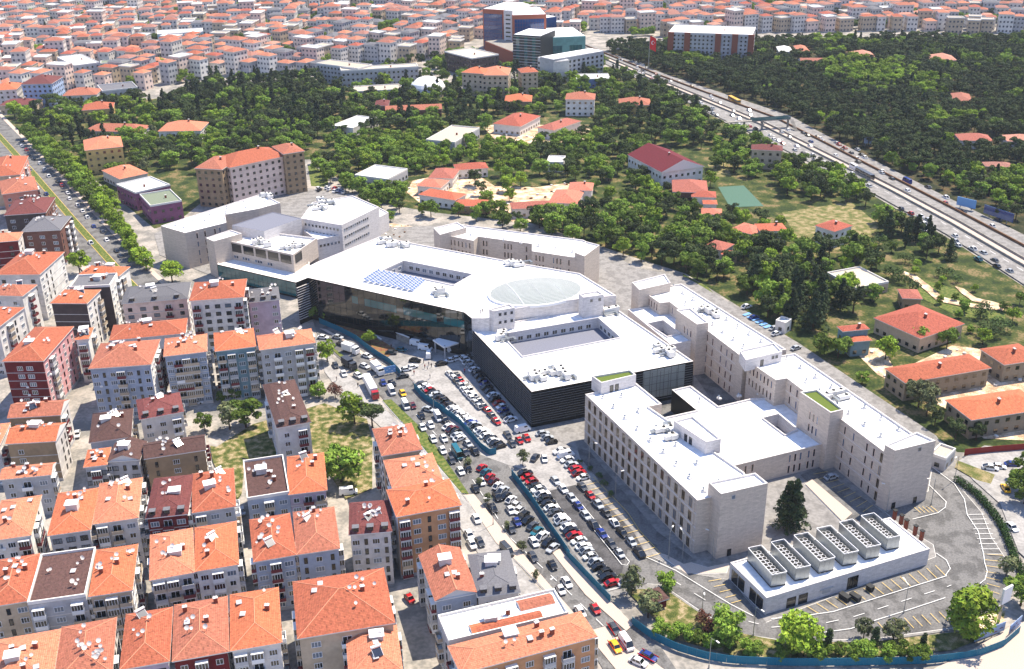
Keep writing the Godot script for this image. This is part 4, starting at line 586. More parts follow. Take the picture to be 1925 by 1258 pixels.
[-43.3,-502.4,1,6.4,58],[-38.8,-499.1,0,10,58],[-18.4,-548.1,2,10.4,59],[-15.1,-531.8,2,8.7,59],[-12.2,-516.9,0,8.4,59],[-5.2,-565.7,1,10.5,59],[-2.1,-553.2,0,10.4,59],
[-1.1,-537.5,1,10.5,59],[-0.5,-522.2,1,7.9,59],[4.4,-569.5,1,9.7,59],[5.6,-547.1,1,9.4,59],[10.5,-488.5,2,9.6,59],[20.7,-551.6,2,7.4,59],[25.1,-563.3,0,9.2,59],
[22.9,-492.7,0,8.9,59],[33.4,-571.6,2,8.9,59],[40.4,-496.3,2,10.9,59],[44,-536.2,0,7,59],[49.8,-518.5,1,8.9,59],[15.5,-612.5,0,8.1,60],[17.8,-618.8,1,10.9,60],
[16.4,-567.4,0,10,60],[17.9,-597.1,2,11.4,60],[19.2,-625.5,2,9.9,60],[21.5,-589.3,2,9.7,60],[23,-606.1,0,10.1,60],[26.8,-625.1,1,9.6,60],[27,-616.8,0,7.8,60],
[27.7,-602.4,0,9.8,60],[28.9,-608.2,2,8.1,60],[32.7,-631.3,0,10,60],[30.8,-590.4,2,8.5,60],[31.4,-564.6,2,8.4,60],[33.7,-599.5,0,8.4,60],[35.1,-617.5,1,11.9,60],
[35.2,-610.7,0,11.7,60],[34.8,-585.1,0,8.3,60],[35.2,-556.9,0,9.9,60],[36.7,-577.1,0,10.7,60],[39.7,-625.9,0,9.2,60],[38.4,-589.9,0,10,60],[43,-634.2,2,11.6,60],
[43.2,-608.4,0,7.9,60],[46.5,-639.1,0,7.8,60],[45.1,-616.5,1,9.3,60],[46.6,-623.7,0,8.7,60],[43,-562,0,7.5,60],[45.1,-586.4,0,8.5,60],[44.8,-573.6,0,9.4,60],
[48.4,-597.2,0,9,60],[47.1,-568.9,1,9.5,60],[52,-630.2,1,11.6,60],[53.4,-644.9,2,11.5,60],[51.4,-606.6,1,8.2,60],[50.4,-584.7,0,8.3,60],[52.2,-600.9,0,9.1,60],
[51.5,-591.3,2,11,60],[48.3,-550.8,2,8.7,60],[55.2,-626.4,1,8.3,60],[51.4,-573,0,9.4,60],[56.3,-612.8,2,11.8,60],[57.7,-621.7,2,9.8,60],[59.1,-633,0,10.2,60],
[60,-643.4,0,9.1,60],[52.8,-554.2,0,9.6,60],[54.1,-559.2,0,8.9,60],[59.9,-608.1,0,8,60],[61.6,-599.2,2,9.4,60],[58.5,-565.5,0,9.9,60],[62.1,-578.9,0,8.7,60],
[63.9,-588.6,2,9.8,60],[68.7,-623.5,2,11.3,60],[66.8,-597.1,2,11.7,60],[66,-582.3,0,8.1,60],[69.3,-606.3,1,10.3,60],[74,-625.6,0,8.2,60],[74.9,-598.2,0,11.6,60],
[76.3,-609,0,9.6,60],[78.4,-618.2,0,10.1,60],[55,-674.5,2,8.2,61],[58.6,-688.9,2,8.3,61],[62.6,-733.8,2,10.5,61],[60,-696.2,0,9.9,61],[60.6,-681.4,0,12.4,61],
[64,-721.8,0,10.9,61],[64.1,-714.9,2,12.7,61],[65.1,-707.9,2,8.5,61],[67.8,-733.9,2,11.2,61],[63.4,-663.3,0,9.8,61],[64.9,-672.6,2,11.9,61],[66.5,-688.5,2,10.9,61],
[71.2,-730.2,0,12.6,61],[70.1,-711,2,9,61],[67.6,-660.6,0,12.1,61],[67.3,-652.8,2,12.8,61],[72.5,-696.1,2,11.1,61],[72.8,-683,2,12.3,61],[78,-734.9,2,8.5,61],
[71.5,-665,2,8.9,61],[79.8,-742.6,2,9,61],[78.8,-729.6,2,9.5,61],[76.5,-679.2,4,11.2,61],[78.1,-691.5,2,11.8,61],[81.6,-722.2,0,11.8,61],[83,-727.1,2,11.8,61],
[84.1,-737.7,2,10.6,61],[76.5,-665.6,2,9.2,61],[86.1,-754.9,0,12,61],[74.8,-646.6,2,9.2,61],[76.5,-641.2,2,9.7,61],[89.6,-736.5,0,8.2,61],[92.6,-758.7,4,16.1,61],
[81.3,-658.3,2,10.6,61],[84.8,-683.8,4,14.3,61],[92,-744.3,4,11.5,61],[84.7,-674.4,2,11.5,61],[90.2,-720,2,12.6,61],[91.8,-728.1,2,10.6,61],[95.1,-753,2,12.6,61],
[97.6,-764,2,10.8,61],[82.7,-636,2,8.2,61],[86.5,-652.6,4,11.1,61],[91.7,-690.3,4,11.3,61],[101,-759.6,2,10.1,61],[86.9,-643.8,2,10.6,61],[99.1,-742.2,2,10.3,61],
[101.1,-754.6,0,10.3,61],[97.9,-720.5,0,10.3,61],[91.1,-665,0,9.8,61],[87.3,-630.5,2,10.9,61],[105.7,-771.9,2,12.6,61],[94.7,-684.3,2,8.5,61],[94.5,-677.9,2,11.5,61],
[98,-703.5,2,12.4,61],[102.4,-729.1,2,9.3,61],[91.3,-638.1,2,8.2,61],[102.3,-715.9,2,8.4,61],[108.7,-759.6,2,11.7,61],[108.4,-749.4,0,10.9,61],[102.8,-700.2,0,10.1,61],
[100.3,-679.1,2,12.3,61],[93.3,-627.4,2,11.8,61],[102.7,-694.4,2,9.4,61],[97.1,-652.6,4,15.7,61],[109.8,-744.4,2,9.7,61],[106.9,-722.2,0,10.6,61],[110.5,-735,2,11.8,61],
[94.9,-622.6,0,12.3,61],[101.7,-671.3,2,11.7,61],[98.9,-646.7,0,11.5,61],[100.6,-658.3,2,10.2,61],[108.5,-704,2,9.1,61],[112.4,-730.4,0,10.1,61],[110.5,-715.1,2,10.4,61],
[106.9,-688.3,2,12,61],[100.1,-639.8,2,10.4,61],[109.5,-699.2,0,12.4,61],[104.3,-662,0,10.9,61],[100.6,-630.6,2,12.4,61],[109.8,-681.7,2,9.2,61],[101.3,-621.9,0,11,61],
[115.4,-716.5,2,12.1,61],[116.8,-721.6,2,8.6,61],[115.1,-707.9,2,9.9,61],[106.3,-642.6,4,14.5,61],[114.9,-689.6,0,9.3,61],[109.7,-650.1,0,12.3,61],[112.5,-666.4,2,10.7,61],
[113.6,-672.7,0,10,61],[115.6,-682.4,2,8.3,61],[120.3,-696.7,2,8.4,61],[122,-707.6,2,12,61],[109,-623,2,11,61],[112,-639.3,2,12.8,61],[121.4,-690.8,4,15.3,61],
[112,-628.5,0,11,61],[120.1,-673.9,0,11.8,61],[117.2,-652.4,0,12.6,61],[118.4,-658.8,0,9.6,61],[123.8,-684,0,12,61],[112.5,-615.6,2,8.3,61],[123.2,-667.3,2,12.5,61],
[121.5,-638.2,2,9.2,61],[121,-628.3,0,8.5,61],[125.4,-650.6,2,10.5,61],[122,-616.2,0,8.4,61],[129.6,-658.5,0,8,61],[130.1,-634.5,2,8.4,61],[132.7,-644.4,0,8.9,61],
[130.5,-615.4,2,10.3,61],[133.1,-621.2,2,12,61],[136.3,-630.1,0,12,61],[135.2,-613.9,0,9.2,61],[-14.5,-729.8,0,9.3,62],[-13.7,-737.6,4,12.5,62],[-10.5,-709.9,1,10,62],
[-8.6,-747.5,1,10.2,62],[-7.3,-700.5,2,11.4,62],[-6.8,-740.2,4,12.4,62],[-6.4,-716.2,2,8.2,62],[-4,-709.2,2,9.1,62],[2,-743.9,0,11.6,62],[2.8,-780,0,9.4,62],
[3.7,-714.9,0,8.1,62],[4,-705.5,0,10.6,62],[4.4,-699.7,2,11.9,62],[5,-759.7,4,13.6,62],[7.3,-752.5,2,9,62],[11.7,-699.4,1,8.2,62],[14.6,-706.2,0,8.7,62],
[16.9,-752,0,8.8,62],[17,-743.5,2,9.8,62],[19.7,-785.4,2,9.1,62],[19.8,-709.8,1,8.8,62],[20.8,-732.1,0,9.5,62],[22.1,-701.2,0,8.7,62],[22.6,-718.8,2,11.7,62],
[24.4,-773.3,2,10.1,62],[24.7,-743.3,1,11.5,62],[26.5,-794.4,0,12,62],[27.7,-756.5,0,8.4,62],[29.6,-770.1,0,10.1,62],[28.9,-738.2,0,10.4,62],[30,-723.3,2,11.9,62],
[34,-796.2,0,11,62],[33.4,-776,4,14.3,62],[34.7,-790.2,0,10.9,62],[37,-806.2,2,9.6,62],[33.1,-711.4,0,9,62],[36.3,-763.3,4,11.7,62],[38.6,-784.6,2,10.2,62],
[38.7,-756,2,9.5,62],[38.7,-747.5,2,10.2,62],[40.6,-738.1,0,10.2,62],[43.2,-769.2,1,8.2,62],[41.3,-726.4,0,8.5,62],[46.5,-782.8,0,8.3,62],[47.4,-761.8,1,10.8,62],
[49.6,-722.7,4,14.6,62],[51.6,-742,0,8.4,62],[54.4,-781.8,0,11.4,62],[56.7,-813.4,4,14.2,62],[52.1,-735.3,0,8.6,62],[54.6,-768.1,2,8.7,62],[54.5,-758.5,0,11.3,62],
[55.2,-723.5,0,8.6,62],[62.7,-814.9,0,11.6,62],[57.6,-743.4,0,8.6,62],[66.3,-819.8,2,8.9,62],[66,-782.6,0,8.9,62],[63.4,-749,0,10.5,62],[74.5,-825.6,1,8.1,62],
[69.9,-767.2,0,9.4,62],[69.9,-759,0,10.5,62],[71.8,-776.6,2,10,62],[73.7,-771.4,1,11.6,62],[79.1,-817.9,4,11.4,62],[78.8,-806.2,0,10.8,62],[80.3,-796.9,2,10,62],
[77.6,-759.1,1,10.6,62],[86.1,-812.1,2,9.3,62],[86.1,-784.5,2,11.6,62],[85.1,-768,0,8.7,62],[87,-776.1,2,10.8,62],[89.6,-797.4,0,11.4,62],[96.7,-788.6,2,9.8,62],
[98.1,-780.7,0,8.5,62],[113.7,-574.4,0,8.6,63],[119.1,-597.1,1,8.5,63],[117.1,-585.6,0,7.5,63],[118.9,-578.8,0,11.1,63],[124.4,-605.8,0,8.1,63],[122.6,-591.8,0,11.2,63],
[122,-565.7,2,11.2,63],[123.5,-570.9,1,11.4,63],[130.6,-603.9,0,10.1,63],[132.1,-608.8,0,7.9,63],[126.3,-576.6,0,9.2,63],[132.3,-589,0,8.6,63],[134.3,-596.2,2,9,63],
[128.1,-556.8,0,8,63],[132.2,-568.8,0,8.5,63],[141.3,-604.9,1,8.4,63],[144.2,-616.4,0,11.9,63],[132.6,-559.7,0,8.3,63],[138.8,-587.6,2,9.4,63],[143.8,-596.3,2,11.1,63],
[148.5,-609.3,0,9.1,63],[145.5,-590.4,1,10.2,63],[151.4,-602.8,1,7.7,63],[143,-561,2,9.3,63],[143.7,-554.8,2,8.8,63],[143.3,-544.8,1,11.8,63],[142.6,-537.1,0,9.5,63],
[149.5,-561.3,1,9,63],[141.3,-524.7,1,11.3,63],[142.9,-531.4,2,7.8,63],[154,-576.5,0,9.1,63],[148.3,-551.9,2,8.8,63],[147.5,-539.5,0,11.8,63],[154.4,-563.9,2,11.4,63],
[158.5,-570.3,2,7.8,63],[153.8,-549.6,2,7.6,63],[162,-578,0,8.4,63],[151.2,-525.5,0,8,63],[159.7,-558.7,1,7.7,63],[153.5,-532.3,2,11.4,63],[156.1,-537.7,2,10.9,63],
[151.2,-515.6,0,9.4,63],[162.1,-551.8,0,11.4,63],[166.5,-566.8,2,9.8,63],[162.3,-545.3,0,9.2,63],[158.2,-523.9,2,11.2,63],[163,-538.2,2,8.1,63],[158.6,-518.6,2,9.1,63],
[170.5,-552.8,0,11.2,63],[164.6,-525.9,0,9.8,63],[167.5,-533.5,1,11.9,63],[169.9,-541.9,0,9.4,63],[173.5,-546.7,1,11.7,63],[168.2,-513.7,0,11.1,63],[175,-526.6,0,11.9,63],
[174.3,-516.8,1,10.5,63],[175.7,-506.3,2,10.1,63],[14.9,-486.4,0,11.5,64],[19.6,-483.7,2,10.3,64],[20.1,-474.6,0,11,64],[26.9,-475.5,0,9.7,64],[27.5,-467.5,2,7.8,64],
[29.4,-485.2,0,11,64],[30.4,-480.3,0,11.6,64],[34,-494.1,2,10.2,64],[33.9,-467.9,2,11,64],[39.3,-505.9,0,8,64],[38.5,-488.9,0,9,64],[39.5,-464.2,2,10,64],
[40.4,-470.4,2,9.4,64],[43,-479.9,0,9,64],[42.8,-454,0,11.8,64],[46.8,-500.1,2,9.7,64],[45.5,-471.2,0,9.5,64],[50.3,-488.1,0,12,64],[47.7,-458.4,0,9,64],
[50.6,-481.8,0,8.8,64],[52.1,-495.7,2,7.6,64],[47.9,-450.6,2,7.6,64],[50.3,-463.4,0,8.3,64],[54.8,-500.6,0,8.5,64],[49.4,-441.7,1,9.7,64],[53.6,-471.5,2,7.9,64],
[55.8,-485.5,0,8.7,64],[55.7,-478.1,0,7.6,64],[55.4,-455.1,0,7.8,64],[61.3,-504.2,0,10.2,64],[57.9,-468.4,2,7.7,64],[61.4,-493.2,0,8.6,64],[60.1,-480.4,0,10.5,64],
[57.3,-448.2,0,9.8,64],[56.6,-435.2,0,9.8,64],[59.9,-460,2,9.2,64],[68.7,-501.9,0,8.4,64],[62.7,-448.9,0,8.5,64],[61.8,-440.3,2,8.9,64],[65.1,-464.5,0,10.5,64],
[67.3,-477.4,1,11.6,64],[72.2,-488.9,2,10.1,64],[64.8,-430.8,2,7.6,64],[67.1,-436.6,2,11.1,64],[75.6,-495.5,2,11,64],[69.1,-445.4,2,10.9,64],[71.8,-455.1,1,9.8,64],
[70.2,-431.1,2,11.4,64],[77,-464.7,0,9.3,64],[79.8,-478.1,0,7.9,64],[77.3,-452.6,0,10.1,64],[76.4,-446.8,0,9.2,64],[74.8,-433.6,1,10,64],[74.3,-423.9,0,10.2,64],
[83.7,-475.2,2,10.3,64],[78.7,-429.4,2,11.1,64],[77.6,-414.8,0,11,64],[83.2,-444.6,0,9,64],[86.2,-462.7,1,10.5,64],[84.8,-453.7,0,11.8,64],[91.4,-475,0,9.3,64],
[82.8,-422.4,2,11.6,64],[85.2,-432,2,9.9,64],[93.3,-461.4,2,11.1,64],[85.2,-411.9,2,8.9,64],[96.2,-466.4,1,8.4,64],[94.2,-452.7,0,8.1,64],[88.8,-415.4,0,9.6,64],
[96.8,-457.3,1,9.9,64],[93.6,-425.7,2,10,64],[100.1,-447.9,1,10.3,64],[100.9,-434.9,1,10.1,64],[105.3,-444,0,9.9,64],[104.6,-431.4,2,9.6,64],[102.4,-418.3,2,10.4,64],
[58.2,-515.7,0,7.9,65],[64.2,-553.4,1,7.6,65],[61.7,-524.4,2,6.7,65],[66.1,-546.8,2,10.6,65],[65.4,-536.9,0,10.2,65],[70.7,-552.1,2,9.8,65],[67.1,-519.4,0,7.7,65],
[69.3,-532.1,1,10.9,65],[72.6,-541.4,0,7.3,65],[73.7,-526.6,1,8.3,65],[72.4,-510.6,1,9.5,65],[73.3,-517.4,0,7.9,65],[78.1,-517.7,0,6.7,65],[80.6,-530.7,2,6.9,65],
[80.6,-506.4,0,9.8,65],[83.6,-502.6,2,7.3,65],[82.4,-488,0,8.8,65],[88,-493.7,0,10,65],[106.3,-554.4,2,7,65],[104.9,-541.6,1,9.6,65],[96.1,-476.1,0,7.7,65],
[102.8,-476.1,2,9.2,65],[106.9,-493,2,7.4,65],[107.8,-487,1,7.3,65],[108.7,-476.8,1,10.4,65],[110.9,-451.6,0,6.9,65],[117.8,-478,2,9.6,65],[118.4,-472.3,1,7.1,65],
[111.7,-441.7,0,9.7,65],[114.4,-447.1,2,9.9,65],[124.2,-470.7,1,8.6,65],[122.7,-449.6,1,10.2,65],[127.9,-440,0,10.1,65],[94.7,-396.9,0,10.4,66],[99.6,-407,2,9.8,66],
[98.6,-401.3,4,16.7,66],[110.1,-437.1,2,13.9,66],[104.3,-409.8,2,12.9,66],[99.1,-385.7,0,12.4,66],[103.8,-402,1,13.3,66],[98.1,-374.6,2,10.1,66],[111.2,-430.1,1,8.3,66],
[105.8,-397.2,4,12.7,66],[109.7,-411.4,2,10.6,66],[116.8,-438.5,2,9.7,66],[103.3,-378.6,4,13.4,66],[109.3,-402,2,10.5,66],[114.7,-423.2,2,8.9,66],[106,-384.6,1,11.4,66],
[104.4,-373.3,0,10.4,66],[115.3,-414.3,2,8,66],[120.1,-429.5,0,9.8,66],[105.2,-367.6,4,16.4,66],[113.1,-394.7,4,14.4,66],[111.3,-380.8,4,11.8,66],[113.1,-386.3,4,16,66],
[120.3,-410.4,0,9.5,66],[124.5,-421.7,1,8.1,66],[124.2,-416.8,4,12.7,66],[129,-433.2,0,11.1,66],[118.4,-388.5,0,10.2,66],[112.4,-362.9,4,16.7,66],[122.1,-399,4,11.9,66],
[114.3,-368.9,4,12.7,66],[118.6,-378.2,4,17.4,66],[117.8,-373,4,10.5,66],[126.5,-405.6,2,11,66],[133,-427.4,4,10.9,66],[135.8,-437.6,2,11.8,66],[125.3,-394,4,10.5,66],
[123.9,-386.4,0,11.7,66],[132.2,-416.3,0,8.4,66],[137.4,-433,2,11.8,66],[127.6,-380.5,4,14.4,66],[131.8,-389.7,1,13.2,66],[139.9,-418,1,8.6,66],[146.8,-430.4,4,14.4,66],
[145.1,-423.3,0,13.8,66],[131.7,-377.5,2,12.4,66],[149.5,-437,0,12.7,66],[150.1,-415.9,2,13.7,66],[142.8,-389,0,8.1,66],[175.2,-480.7,0,10.6,67],[175.5,-476.2,4,10.9,67],
[172.1,-461.6,4,14,67],[175.9,-467.9,0,11.8,67],[180.7,-468.2,0,8.2,67],[180.7,-463.3,2,10.4,67],[176.1,-449.2,3,14.1,67],[184.7,-460.5,2,10.3,67],[182.9,-455.1,4,13.9,67],
[181.5,-442.2,0,9.7,67],[180.1,-434.1,2,11.5,67],[188.8,-457.5,4,12.5,67],[188,-449.5,4,10.6,67],[187.6,-440.3,2,10.1,67],[189.4,-432.4,4,10.7,67],[159.4,-442.9,1,4.8,68],
[154.9,-422.8,0,6.6,68],[165,-451.1,7,6,68],[167.6,-442.2,0,5.9,68],[158.9,-413.4,7,6.2,68],[159.4,-407.3,7,5,68],[169.2,-428.8,7,4.9,68],[160.7,-398.3,7,6.3,68],
[168.7,-415.8,1,4.3,68],[172.4,-424,1,4.3,68],[171.7,-398.1,1,4.5,68],[168.1,-385,1,4.1,68],[176.7,-406.3,1,3.8,68],[180.4,-414.4,7,5.4,68],[175.1,-388.4,0,3.6,68],
[183.2,-406.4,7,4,68],[170.3,-371.8,0,3.7,68],[174.4,-377.2,0,6.1,68],[169.5,-358.3,0,3.5,68],[186.5,-397,1,3.6,68],[178.9,-372.5,7,6.5,68],[170.1,-348.7,1,6.9,68],
[175.5,-355.4,7,6.3,68],[181.1,-359.5,7,6.1,68],[189.9,-377.4,0,4.6,68],[188.8,-367.2,1,6.6,68],[198.8,-383.9,0,6,68],[110,-341.2,0,3.7,69],[117.8,-319.7,0,5,69],
[-82.5,-539.7,0,7.1,70],[-74,-519.7,0,7.5,70],[-75.3,-531.6,0,6.8,70],[-72.9,-526.4,0,7,70],[-67.4,-506.5,1,7.3,70],[-58.1,-493.5,0,6.1,70],[-115.7,-836.1,0,11.5,71],
[-111.5,-856.7,2,9.8,71],[-95.2,-820.1,0,8.3,71],[-91.9,-790.3,1,12.9,71],[-95.7,-840.4,1,9.8,71],[-94.8,-864.5,0,9.7,71],[-83.5,-842.7,2,11.2,71],[-84.3,-856.7,1,10.4,71],
[-83.2,-866.8,2,8.6,71],[-75.2,-783.7,1,11,71],[-75.6,-798.5,3,13,71],[-76.3,-826.5,0,10.3,71],[-80,-882.4,2,9.3,71],[-70.7,-870.2,2,12.3,71],[-65.6,-803.2,3,11.3,71],
[-63.4,-779.9,2,12.1,71],[-63,-826.9,0,9.4,71],[-57.6,-790.1,2,9.6,71],[-61,-848,0,10.2,71],[-59.5,-878.1,2,12.7,71],[-56.5,-862.5,1,11.2,71],[-53,-845.6,0,11.1,71],
[-50,-806.5,0,12.5,71],[-52.1,-876.8,0,10,71],[-48.7,-829.8,3,14.6,71],[-45.4,-780.9,1,8.2,71],[-46.8,-813.9,2,8.6,71],[-43.7,-887.4,1,10.4,71],[-35.3,-773.6,1,12.9,71],
[-34.8,-816.5,2,11.5,71],[-34.2,-802.4,0,12.9,71],[-36.1,-877.2,0,10.9,71],[-36.5,-894.1,1,8.1,71],[-29.6,-887.5,2,12.9,71],[-28.3,-898.4,0,11.5,71],[-19.7,-802.6,2,13,71],
[-14.7,-808.5,1,9.3,71],[-9.2,-850.4,0,9,71],[-5.1,-839.7,2,10.3,71],[-2.1,-811.2,3,13.5,71],[-1.1,-787.2,0,8,71],[0.2,-832.2,0,12,71],[4.3,-817.9,3,15.6,71],
[6.9,-827.7,3,14,71],[8.9,-787,1,11.2,71],[10.3,-794.4,3,13.9,71],[14.1,-818.4,2,10.1,71],[18.9,-797.8,0,12.3,71],[24.7,-811.7,0,10.2,71],[34.6,-818.9,3,13.3,71],
[46.6,-793.4,1,12.3,71],[54.4,-843.8,3,10.3,71],[56,-826.1,2,12.9,71],[68.6,-841.1,0,11.1,71],[72.3,-856,1,12.7,71],[83.9,-835.1,3,11,71],[87,-821.8,0,9.5,71],
[130.6,-900.7,2,8.6,72],[137,-946.2,0,8.9,72],[128.9,-871.1,2,9.4,72],[135.4,-915.5,2,10.9,72],[137.2,-924.8,2,10.6,72],[139.7,-937.4,0,10.5,72],[143.6,-947.1,0,10.2,72],
[137.1,-878.7,2,10.8,72],[135.3,-865.9,2,10.1,72],[137.2,-871.6,0,9,72],[148.2,-933.3,0,8.6,72],[152.8,-950.3,0,9.9,72],[154.9,-940.9,0,8.6,72],[155.2,-930.8,0,10.3,72],
[157.1,-922.5,2,10.6,72],[150.1,-871,0,10.8,72],[165.4,-943,2,9.6,72],[166.1,-927.8,2,9.1,72],[166.4,-916.2,2,8,72],[174.5,-932.1,2,10.7,72],[177.3,-941.7,0,8.7,72],
[177.3,-926.1,0,9.3,72],[176.3,-915.4,0,9.4,72],[183,-936.9,0,10,72],[182.1,-919.5,0,9.2,72],[181.5,-911,0,8.5,72],[192.2,-940.8,0,9.9,72],[189.5,-924.6,2,8.2,72],
[190.4,-912.8,2,8.3,72],[200.6,-946,2,8.6,72],[198.6,-925.8,2,9.8,72],[201.7,-933.5,2,9.1,72],[201.6,-915.3,2,10.8,72],[209.6,-946.3,2,8.7,72],[209.7,-937.7,0,9,72],
[207.1,-910.6,0,10.6,72],[213.2,-928.7,2,9.6,72],[208.2,-890.9,2,10.5,72],[211.5,-896.6,2,9.6,72],[242.7,-828.8,1,11.1,73],[236.8,-795.2,1,11.9,73],[249.3,-838.6,1,12.1,73],
[244.8,-818,1,12.7,73],[236.7,-785.9,1,12.5,73],[241.7,-803.9,1,12.1,73],[248.8,-829.2,1,10.2,73],[243,-794.4,1,11.4,73],[242,-788.3,1,10.8,73],[259.1,-847.4,1,11.2,73],
[257.2,-839,1,11.8,73],[255.5,-829,1,11.5,73],[252.4,-811.5,1,11,73],[244.6,-776.8,1,10.9,73],[264.4,-843,1,10.3,73],[258.7,-820.6,1,10,73],[243.1,-766.1,1,10.7,73],
[253.2,-797.4,1,11.8,73],[250.4,-785.2,1,10.4,73],[269.1,-848.4,1,12.6,73],[271.8,-855.1,1,10.9,73],[256.5,-802.4,1,12.4,73],[258.8,-808.6,1,12.2,73],[268,-837,1,12.5,73],
[265.8,-825.5,1,10.2,73],[255.9,-791.6,1,10.8,73],[249.8,-769.2,1,12.5,73],[263.2,-813.5,1,10.3,73],[259.5,-797.8,1,12.8,73],[266.2,-817.7,1,12.1,73],[274.5,-843.2,1,11,73],
[248.2,-752.9,1,10,73],[273.9,-836.9,1,12.6,73],[258.5,-780.3,1,12.9,73],[255.5,-769.8,1,12.1,73],[269.1,-803,1,12.6,73],[252.2,-747.6,1,10.7,73],[276.6,-824.9,1,10.8,73],
[258.8,-764.8,1,10.9,73],[275,-813,1,10.5,73],[265.1,-778.8,1,12.2,73],[259.2,-759.5,1,12.6,73],[282.7,-833.6,1,10.3,73],[271.2,-794,1,10.9,73],[269.5,-787.8,1,10.6,73],
[280.9,-815.2,1,10.2,73],[284.2,-822.4,1,12.1,73],[279.5,-807.2,1,10.3,73],[269,-773.8,1,11.8,73],[274.8,-784.6,1,12.9,73],[269.3,-761.6,1,10.4,73],[290.9,-824.8,1,12.7,73],
[286.6,-811.1,1,11.3,73],[275.7,-772.3,1,12.1,73],[287.6,-805.8,1,12.2,73],[285.6,-792.7,1,11,73],[281.7,-776.5,1,10.9,73],[285.2,-785.8,1,12.6,73],[295,-811.6,1,10.9,73],
[290,-788.4,1,10.4,73],[290.8,-781.5,1,11.6,73],[289.5,-775,1,11,73],[296.6,-792.7,1,12.4,73],[-25.4,-498.9,0,8,74],[-16.5,-492.1,0,8.8,74],[-11.9,-498,0,9.5,74],
[-5.2,-496.7,1,9.3,74],[-3.7,-480.8,0,9.5,74],[-3,-488.3,2,7.8,74],[3.5,-484.7,2,7.7,74],[4.7,-476.3,0,7.3,74],[13.7,-480.9,0,9.8,74],[19.5,-488.9,0,9.1,74],
[19.1,-467.6,0,8.4,74],[28.3,-462.5,0,8.9,74],[206.5,-587.2,2,6.7,75],[210.7,-578.7,1,7.8,75],[212.6,-567,0,7.7,75],[219.6,-570.4,2,9.8,75],[218,-562,0,6.5,75],
[222.7,-557.2,2,6.7,75],[220.8,-548,2,6.6,75],[230.2,-567.9,2,6,75],[223.6,-532.1,2,7.5,75],[230.5,-546.7,0,6.9,75],[235.9,-551.2,3,11.7,75],[239.1,-557.7,0,6.6,75],
[229.5,-525.7,0,8.4,75],[233.5,-533.6,0,8.8,75],[237.6,-543.4,0,6.7,75],[229.1,-515.2,0,7.6,75],[229.6,-505.4,2,9.8,75],[248,-549.6,0,7.4,75],[238.9,-521.3,0,8.2,75],
[246.6,-526.7,0,9.8,75],[239,-503.5,1,9.7,75],[256.7,-541.6,0,9.7,75],[244.8,-512.7,0,6.7,75],[233.6,-484.1,2,8.9,75],[254.8,-531.3,0,8.1,75],[241.3,-496.9,0,6.1,75],
[256.1,-523.8,1,10,75],[253.4,-514.9,0,6.2,75],[248.8,-504,0,6.1,75],[240.3,-483.6,2,8.4,75],[260.7,-529.9,0,7.8,75],[267.6,-544.5,1,8.9,75]]
const WOOD := [83,-919,125,-823,184,-697,197,-633,214,-562,257,-493,275,-396,599,-951,230,-953,141,-934,95,-948]
const CITY := [-376,-744,-323,-791,-249,-805,-216,-851,-141,-826,-136,-877,-29,-903,87,-1025,145,-978,232,-1007,496,-986,703,-1347,-765,-1507]
const CITY_FREE := [-134,-539,26,-148,-530,19,-115,-548,17,-229,-594,21,-187,-529,18,-172,-507,19,-208,-564,20,-243,-660,28,-201,-654,22,-273,-712,18,-299,-756,20,-280,-773,21,-333,-844,33,-322,-878,14,-328,-759,21,-351,-754,19,-335,-735,21,-293,-984,30,-124,-818,30,-96,-809,40,-29,-849,29,-22,-762,16,-8,-763,21,14,-771,15,62,-794,21,7,-727,17,47,-708,18,83,-708,19,-85,-719,15,-63,-707,28,-97,-671,23,-34,-634,28,-93,-765,27,5,-668,24,31,-655,23,26,-579,14,-40,-539,14,-35,-556,17,-21,-569,17,-34,-519,19,-18,-508,17,12,-501,20,28,-513,19,36,-526,14,84,-561,28,-69,-559,19,142,-577,16,166,-893,46,228,-899,19,242,-901,20,241,-852,21,284,-871,21,341,-854,18,305,-721,20,271,-614,17,297,-611,16,263,-562,15,92,-527,18,97,-517,13,98,-504,10,97,-490,12,108,-462,13,118,-461,14,145,-456,14,91,-441,12,94,-434,10,149,-357,20,155,-384,12,121,-345,12,123,-342,11,141,-317,26,150,-292,22,170,-327,15,126,-269,10,101,-363,9,34,-207,9,141,-403,17]
